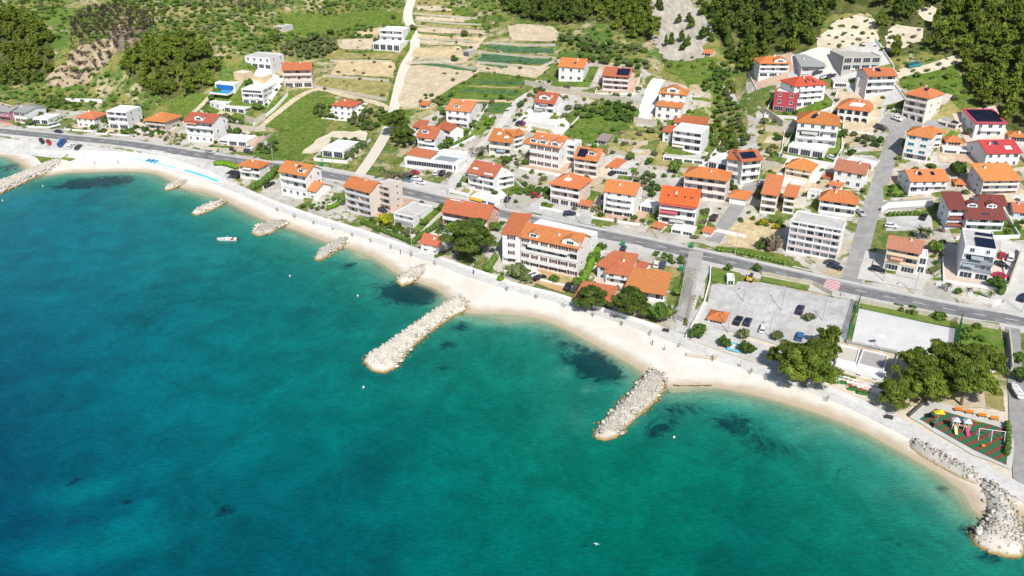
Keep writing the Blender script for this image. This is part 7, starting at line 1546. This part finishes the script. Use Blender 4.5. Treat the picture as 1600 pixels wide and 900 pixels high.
def bench(p, a, c, label, group=None):
    e = empty('bench', (p[0], p[1], H(p[0], p[1]) + .25), a, label, 'bench', group); mb = MB(); mb.box(-.9, .9, -.25, .25, .42, .48); mb.obj('seat', paint(c), e); mb = MB(); mb.slab([(-.9, .26, .55), (.9, .26, .55), (.9, .36, .95), (-.9, .36, .95)], .05); mb.obj('backrest', paint(c), e)
    for s in (-.75, .75): mb = MB(); mb.box(s - .04, s + .04, -.2, .3, 0, .42); mb.obj('leg', M_DPOLE, e)
for u, v in [(1497, 644), (1514, 648), (1534, 653), (1553, 658)]: bench(gpt(u, v).to_2d(), R(-14), (.62, .20, .02), 'orange slatted bench in the row along the upper side of the playground', 'orange playground benches')
for u, v, lb in [(1040, 520, 'dark bench on the promenade near the pergola end'), (1388, 656, 'dark bench on the promenade below the low pine')]: bench(gpt(u, v).to_2d(), R(-22), (.05, .05, .05), lb)
# pergola walkway
A, B, C_, D_ = gpt(1076, 404).to_2d(), gpt(1097, 406).to_2d(), gpt(1074, 512).to_2d(), gpt(1056, 505).to_2d()
c = (A + B + C_ + D_) / 4; z0 = H(c.x, c.y); e = empty('pergola', (c.x, c.y, z0), 0, 'long grey slatted pergola running from the main road to the promenade', 'pergola'); M_GW = mat('weathered grey timber', (.46, .44, .41), .9, .15, 2)
def loc3(p, z): return Vector((p.x - c.x, p.y - c.y, H(p.x, p.y) - z0 + z))
for P_, Q_ in ((A, D_), (B, C_)):
    for k in range(9): p = P_.lerp(Q_, k / 8); mb = MB(); mb.tube(loc3(p, -.2), loc3(p, 2.6), .1, k=6); mb.obj('post', M_GW, e)
    mb = MB()
    for k in range(8): p, q = P_.lerp(Q_, k / 8), P_.lerp(Q_, (k + 1) / 8); mb.tube(loc3(p, 2.65), loc3(q, 2.65), .1, k=4)
    mb.obj('beam', M_GW, e)
mb = MB()
for k in range(44): t = (k + .5) / 44; p, q = A.lerp(D_, t), B.lerp(C_, t); mb.tube(loc3(p, 2.8), loc3(q, 2.8), .16, k=4)
mb.obj('roof_slats', M_GW, e)
# court fences and hoop
def fence(pts, h_, label, m=paint((.02, .17, .07), .7)):
    W_ = [gpt(*p).to_2d() for p in pts]; c = W_[0]; z0 = H(c.x, c.y); e = empty('mesh_fence', (c.x, c.y, z0), 0, label, 'fence'); pm_ = MB()
    for a, b in zip(W_[:-1], W_[1:]):
        k = max(1, int((b - a).length / 3))
        for j in range(k + 1): p = a.lerp(b, j / k); mb = MB(); zz = H(p.x, p.y) - z0; mb.tube((p.x - c.x, p.y - c.y, zz - .2), (p.x - c.x, p.y - c.y, zz + h_), .06, k=6); mb.obj('post', m, e)
        nn = int((b - a).length / .35)
        for j in range(nn): p = a.lerp(b, (j + .5) / nn); zz = H(p.x, p.y) - z0; pm_.tube((p.x - c.x, p.y - c.y, zz), (p.x - c.x, p.y - c.y, zz + h_), .05, k=3, caps=False)
        for j in range(6):
            zz = h_ * (j + .5) / 6; pm_.tube((a.x - c.x, a.y - c.y, H(*a) - z0 + zz), (b.x - c.x, b.y - c.y, H(*b) - z0 + zz), .06, k=3, caps=False)
    pm_.obj('mesh_panel', m, e)
fence([(1342, 476), (1332, 506), (1322, 535)], 4.0, 'tall green mesh fence on the left side of the sports court'); fence([(1499, 508), (1494, 548)], 4.0, 'tall green mesh fence on the right side of the sports court'); fence([(1322, 537), (1360, 545), (1400, 553)], 1.2, 'low grey fence on the near side of the sports court', M_POLE)
p = gpt(1376, 548); e = empty('basketball_hoop', tuple(p + Vector((0, 0, .25))), R(100), 'white basketball hoop at the near side of the pale sports court', 'basketball hoop'); mb = MB(); mb.tube((0, 0, 0), (0, 0, 3.2), .1, k=8); mb.tube((0, 0, 3.1), (1.0, 0, 3.3), .07); mb.obj('pole', paint((.8, .8, .8)), e); mb = MB(); mb.box(1.0, 1.06, -.9, .9, 2.9, 3.95); mb.obj('backboard', paint((.8, .8, .8)), e); mb = MB()
for k in range(10): a, b = 6.283 * k / 10, 6.283 * (k + 1) / 10; mb.tube((1.32 + .23 * math.cos(a), .23 * math.sin(a), 3.05), (1.32 + .23 * math.cos(b), .23 * math.sin(b), 3.05), .02, k=4)
mb.obj('rim', paint((.6, .1, .02)), e)
# playground
def at(u, v): q = gpt(u, v); return (q.x, q.y, H(q.x, q.y) + .3)
e = empty('play_tower', at(1498, 672), R(-14), 'twin play tower with pale blue roofs, slides and a red tube on green rubber', 'play tower')
for s, cr in ((-1.1, (.55, .68, .85)), (1.3, (.62, .72, .88))):
    for dx in (-.6, .6):
        for dy in (-.6, .6): mb = MB(); mb.tube((s + dx, dy, 0), (s + dx, dy, 2.3), .06, k=6); mb.obj('post', paint((.7, .7, .72)), e)
    mb = MB(); mb.box(s - .65, s + .65, -.65, .65, 1.05, 1.13); mb.obj('platform', paint((.5, .35, .2)), e); mb = MB()
    mb.add([(s - .85, -.85, 2.3), (s + .85, -.85, 2.3), (s + .85, .85, 2.3), (s - .85, .85, 2.3), (s, 0, 3.1)], [(0, 1, 4), (1, 2, 4), (2, 3, 4), (3, 0, 4), (3, 2, 1, 0)]); mb.obj('roof', paint(cr), e)
for s, cs in ((-1.1, (.75, .60, .30)), (1.3, (.7, .05, .18))): mb = MB(); mb.slab([(s - .3, -.7, 1.1), (s - .3, -2.6, .2), (s + .3, -2.6, .2), (s + .3, -.7, 1.1)], .08); mb.obj('slide', paint(cs), e)
mb = MB(); mb.box(-.45, .65, -.3, .3, 1.05, 1.15); mb.obj('bridge', paint((.5, .35, .2)), e)
e = empty('swing_set', at(1546, 688), R(-14), 'white swing frame with two swings at the right end of the playground', 'swing set')
for s in (-2.6, 0, 2.6):
    for dy in (-1, 1): mb = MB(); mb.tube((s, dy, 0), (s, 0, 2.5), .06, k=6); mb.obj('leg', paint((.78, .78, .8)), e)
mb = MB(); mb.tube((-2.7, 0, 2.5), (2.7, 0, 2.5), .06, k=6); mb.obj('top_bar', paint((.78, .78, .8)), e)
for s in (-1.3, 1.3):
    mb = MB(); mb.box(s - .3, s + .3, -.14, .14, .5, .55); [mb.tube((s + q, 0, .5), (s + q, 0, 2.5), .015, k=4) for q in (-.28, .28)]; mb.obj('swing_seat', paint((.35, .05, .04)), e)
e = empty('sunshade', at(1463, 662), 0, 'yellow sail sunshade on a post over the small play panel', 'sunshade'); mb = MB(); mb.tube((0, 0, 0), (0, 0, 3.2), .07); mb.obj('post', M_POLE, e)
mb = MB(); mb.slab([(-1.2, -.6, 2.8), (1.0, -.9, 2.9), (.9, .8, 3.2), (-.9, 1.0, 2.6)], .04); mb.obj('canopy', paint((.72, .62, .03)), e)
e = empty('climbing_board', at(1459, 668), R(60), 'dark blue and yellow play panel under the sunshade', 'play equipment'); mb = MB(); mb.box(-.8, .8, -.08, .08, .2, 1.5); mb.obj('panel', paint((.04, .08, .25)), e)
for s in (-.7, .7): mb = MB(); mb.tube((s, 0, 0), (s, 0, 1.7), .06); mb.obj('post', paint((.7, .6, .03)), e)
e = empty('seesaw', at(1519, 662), R(-12), 'striped yellow, orange and green balance beam behind the play tower', 'play equipment')
for i, cc in enumerate([(.7, .55, .03), (.65, .2, .02), (.2, .5, .05)]): mb = MB(); mb.box(-1.8 + i * 1.2, -.62 + i * 1.2, -.12, .12, .35, .45); mb.obj('beam', paint(cc), e)
mb = MB(); mb.box(-.2, .2, -.2, .2, 0, .35); mb.obj('base', M_DPOLE, e)
mb = MB(); mb.ell((0, 0, .4), .5, .35, .3, 8, 6); mb.tube((0, 0, 0), (0, 0, .3), .12); tag(mb.obj('spring_rider', paint((.7, .25, .03)), None, at(1535, 700)), 'small orange spring rider on the green rubber', 'play equipment')
# painted stage beside the pines
A, B, C_, D_ = [gpt(*q) for q in ((1508, 548), (1553, 558), (1557, 583), (1532, 592))]; z0 = A.z; mb = MB(); o = A
P4 = [Vector((q.x - o.x, q.y - o.y)) for q in (A, B, C_, D_)]; ctr = sum(P4, Vector((0, 0))) / 4
mb.prism([tuple(q) for q in P4], -.5, .55, 0); mb.prism([tuple(ctr + (q - ctr) * .84) for q in P4], .55, .60, 1)
a, b = P4[0], P4[1]; mb.prism([tuple(a.lerp(b, .3).lerp(ctr, .22)), tuple(a.lerp(b, .92).lerp(ctr, .2)), tuple(a.lerp(b, .75).lerp(ctr, .45))], .60, .64, 2)
c2, d2 = P4[2], P4[3]; mb.prism([tuple(c2.lerp(d2, .1).lerp(ctr, .25)), tuple(c2.lerp(d2, .5).lerp(ctr, .2)), tuple(ctr.lerp(d2, .3)), tuple(ctr.lerp(c2, .4))], .60, .64, 0)
tag(mb.obj('painted_stage', [paint((.78, .78, .78)), paint((.55, .10, .10)), paint((.04, .14, .40))], None, (o.x, o.y, z0)), 'low platform painted red, white and blue right of the big pine crowns', 'stage')
# restaurant terrace: tables with red and white tops between green planters
TT = [(1321, 595), (1328, 598), (1335, 600), (1342, 603), (1349, 606), (1356, 609), (1327, 603), (1335, 607), (1343, 610), (1351, 613)]
def table(p, c):
    e = empty('terrace_table', p, R(rnd.uniform(-30, 10)), 'red and white terrace table with benches before the beach restaurant', 'table', 'terrace tables of the beach restaurant'); mb = MB(); mb.box(-.8, .8, -.4, .4, .7, .76); mb.obj('tabletop', paint(c), e)
    for s in (-.75, .75): mb = MB(); mb.box(-.8, .8, s - .14, s + .14, .42, .47); mb.obj('bench_seat', paint((.60, .12, .08)), e)
    mb = MB(); mb.box(-.06, .06, -.75, .75, .35, .42); mb.box(-.06, .06, -.06, .06, 0, .7); mb.obj('leg', M_DPOLE, e)
for i, (u, v) in enumerate(TT): table(at(u, v), (.72, .45, .40) if i % 2 else (.75, .70, .64))
for u, v, lb in [(1311, 592, 'green planter box at the left end of the restaurant terrace'), (1320, 601, 'green planter box at the lower left of the restaurant terrace'), (1334, 611, 'green planter box at the lower middle of the restaurant terrace'), (1348, 617, 'green planter box at the lower right of the restaurant terrace')]:
    p = at(u, v); e = empty('planter', p, R(-22), lb, 'planter'); mb = MB(); mb.box(-1.3, 1.3, -.3, .3, 0, .5); mb.obj('box', paint((.03, .22, .05)), e); q = leaf_quads(np.array([0, 0, .55]), np.array([1.2, .3, .25]), 160, .14, np.random.default_rng(int(u))); link('plants', arr_mesh('plants', q.reshape(-1, 3), np.arange(len(q) * 4).reshape(-1, 4), L_BROAD), e)
# excavator on the car park edge
e = empty('mini_excavator', at(1171, 440), R(60), 'small yellow excavator with dark cab at the upper edge of the car park', 'excavator'); mb = MB()
for s in (-.7, .7): tb = MB(); tb.box(-1.2, 1.2, s - .2, s + .2, 0, .55); tb.obj('track', M_TYRE, e)
mb.box(-1.1, .9, -.8, .8, .6, 1.3); mb.obj('body', paint((.65, .40, .02)), e); mb = MB(); mb.box(-.4, .7, -.75, .1, 1.3, 2.4); mb.obj('cab', M_GLASS, e); mb = MB(); mb.tube((.8, .3, 1.2), (2.2, .3, 2.6), .16); mb.tube((2.2, .3, 2.6), (3.2, .3, 1.0), .13); mb.box(3.0, 3.5, 0, .6, .5, 1.0); mb.obj('arm', paint((.65, .40, .02)), e)
for u, v, lb in [(502, 260, 'green waste container at the roadside right of the large orange-roofed house'), (544, 248, 'green waste container in front of the white roadside showroom'), (973, 385, 'green waste container at the main road above the dark blue car'), (1064, 424, 'green waste container at the right of the dry yard'), (1080, 388, 'small green waste container across the main road')]:
    e = empty('waste_container', at(u, v), R(-14), lb, 'waste container'); mb = MB(); mb.box(-.65, .65, -.5, .5, .15, 1.15); mb.obj('body', paint((.02, .20, .07)), e); mb = MB(); mb.slab([(-.7, -.55, 1.2), (.7, -.55, 1.2), (.7, .55, 1.35), (-.7, .55, 1.35)], .06); mb.obj('lid', paint((.03, .28, .10)), e)
# black awning at the seafront house
e = empty('canopy', at(368, 280), R(-20), 'black fabric canopy on posts beside the seafront house with two balconies', 'canopy'); mb = MB(); mb.slab([(-3, -2, 2.4), (3, -2, 2.4), (3, 2, 2.7), (-3, 2, 2.7)], .06); mb.obj('roof', paint((.03, .03, .04)), e)
for sx in (-2.8, 2.8):
    for sy in (-1.8, 1.8): mb = MB(); mb.tube((sx, sy, 0), (sx, sy, 2.5), .05); mb.obj('post', M_DPOLE, e)
# ---------------------------------------------------------------- people
def person(p, a, shirt, legs, hair, label, stride=.22, arm=.1, sit=False, lean=0.0):
    "one continuous skinned body, clothes and hair as children"
    J = {'pel': (0, 0, .95), 'spi': (.01 + lean * .4, 0, 1.18), 'che': (.01 + lean, 0, 1.38), 'nek': (.03 + lean * 1.1, 0, 1.52), 'hed': (.05 + lean * 1.2, 0, 1.66), 'top': (.05 + lean * 1.2, 0, 1.74)}
    for s, k in ((1, 'l'), (-1, 'r')):
        J['h' + k] = (0, s * .10, .90); J['k' + k] = (s * stride * .45 + .05, s * .11, .50); J['a' + k] = (s * stride - .03, s * .11, .08); J['t' + k] = (s * stride + .14, s * .13, .04)
        J['s' + k] = (lean, s * .19, 1.42); J['e' + k] = (-s * arm + lean, s * .25, 1.14); J['w' + k] = (-s * arm * 1.2 + .08 + lean, s * .25, .90); J['n' + k] = (-s * arm * 1.3 + .13 + lean, s * .24, .80)
    E = [('pel', 'spi'), ('spi', 'che'), ('che', 'nek'), ('nek', 'hed'), ('hed', 'top')]
    for k in 'lr': E += [('pel', 'h' + k), ('h' + k, 'k' + k), ('k' + k, 'a' + k), ('a' + k, 't' + k), ('che', 's' + k), ('s' + k, 'e' + k), ('e' + k, 'w' + k), ('w' + k, 'n' + k)]
    rad = {'pel': .13, 'spi': .12, 'che': .14, 'nek': .055, 'hed': .095, 'top': .07, 'h': .09, 'k': .06, 'a': .042, 't': .035, 's': .06, 'e': .042, 'w': .03, 'n': .034}
    nm = list(J); me = bpy.data.meshes.new('person'); me.from_pydata([J[n] for n in nm], [(nm.index(x), nm.index(y)) for x, y in E], [])
    tmp = bpy.data.objects.new('tmp', me); COL.objects.link(tmp); sk = tmp.modifiers.new('s', 'SKIN'); sb = tmp.modifiers.new('u', 'SUBSURF'); sb.levels = 1
    lay = me.skin_vertices[0] if len(me.skin_vertices) else None
    if lay is None: return None
    for i, n in enumerate(nm): r_ = rad.get(n, rad.get(n[0], .05)); lay.data[i].radius = (r_, r_); lay.data[i].use_root = (n == 'pel')
    dg = bpy.context.evaluated_depsgraph_get(); me2 = bpy.data.meshes.new_from_object(tmp.evaluated_get(dg)); bpy.data.objects.remove(tmp)
    body = bpy.data.meshes.new('person'); V = [v.co.copy() for v in me2.vertices]; F = [tuple(f.vertices) for f in me2.polygons]
    me2.materials.clear()
    for m_ in (paint((.50, .30, .21)), paint(shirt), paint(legs)): me2.materials.append(m_)
    for f in me2.polygons:
        z = f.center.z; ay = abs(f.center.y); f.material_index = 1 if (.98 < z < 1.46 and (ay < .22 or z > 1.2)) else 2 if (.14 < z <= .98 and ay < .2) else 0
        f.use_smooth = True
    o = link('person', me2, None, (p[0], p[1], p[2]), a); tag(o, label, 'person'); o['label'] = label
    hb = MB(); hb.ell((.035 + lean * 1.2, 0, 1.70), .105, .10, .09, 8, 6); hb.obj('hair', paint(hair), o); return o
for u, v, sh, lg, lb in [(740, 430, (.03, .03, .04), (.03, .03, .05), 'person in black walking on the promenade below the giant pine'), (626, 398, (.4, .05, .05), (.05, .06, .1), 'person in a red top on the promenade left of the cottage'), (955, 497, (.05, .05, .06), (.1, .1, .12), 'dark-clad person standing under the olive-tinted pine, left of two'), (960, 498, (.6, .6, .6), (.05, .05, .08), 'person in a pale top under the olive-tinted pine, right of two'),
                         (148, 257, (.45, .1, .1), (.5, .32, .23), 'person in red on the sand of the left bay'), (185, 256, (.1, .2, .4), (.1, .1, .15), 'person in blue on the sand of the left bay'), (1019, 540, (.05, .05, .05), (.05, .05, .06), 'person in black on the sand above the broad breakwater'), (1156, 575, (.6, .6, .62), (.06, .07, .12), 'person in a white top on the promenade right of the turquoise kiosk'), (1038, 548, (.3, .3, .34), (.04, .04, .05), 'person in grey on the sand near the old rowing boat')]:
    q = gpt(u, v); person((q.x, q.y, H(q.x, q.y) + (.25 if u in (740, 626, 955, 960, 1156) else .05)), R(rnd.uniform(0, 360)), sh, lg, (.05, .03, .02), lb)
# ---------------------------------------------------------------- sun and sky
SUN_TO = Vector((.15, -.68, .715)); SUN_TO.normalize()
EL = math.asin(SUN_TO.z); AZ = math.atan2(SUN_TO.x, SUN_TO.y)
sl = bpy.data.lights.new('Sun', 'SUN'); sl.energy = 4.5; sl.angle = R(.53); sl.color = (1, .955, .89)
so = bpy.data.objects.new('Sun', sl); COL.objects.link(so)
so.rotation_euler = SUN_TO.to_track_quat('Z', 'Y').to_euler(); so.location = (0, 0, 300)
W = bpy.data.worlds.new('World'); S.world = W; W.use_nodes = True
sky = W.node_tree.nodes.new('ShaderNodeTexSky'); sky.sky_type = 'NISHITA'; sky.sun_disc = False
sky.sun_elevation = EL; sky.sun_rotation = AZ; sky.altitude = 50; sky.dust_density = 1.0
bg = W.node_tree.nodes['Background']; bg.inputs['Strength'].default_value = .10
W.node_tree.links.new(sky.outputs[0], bg.inputs['Color'])
S.view_settings.view_transform = 'Standard'; S.view_settings.look = 'None'; S.view_settings.exposure = 0.10; S.view_settings.gamma = 1
S.view_settings.use_curve_mapping = False
S.render.engine = 'CYCLES'
S.cycles.max_bounces = 5; S.cycles.diffuse_bounces = 3; S.cycles.glossy_bounces = 2; S.cycles.transparent_max_bounces = 6
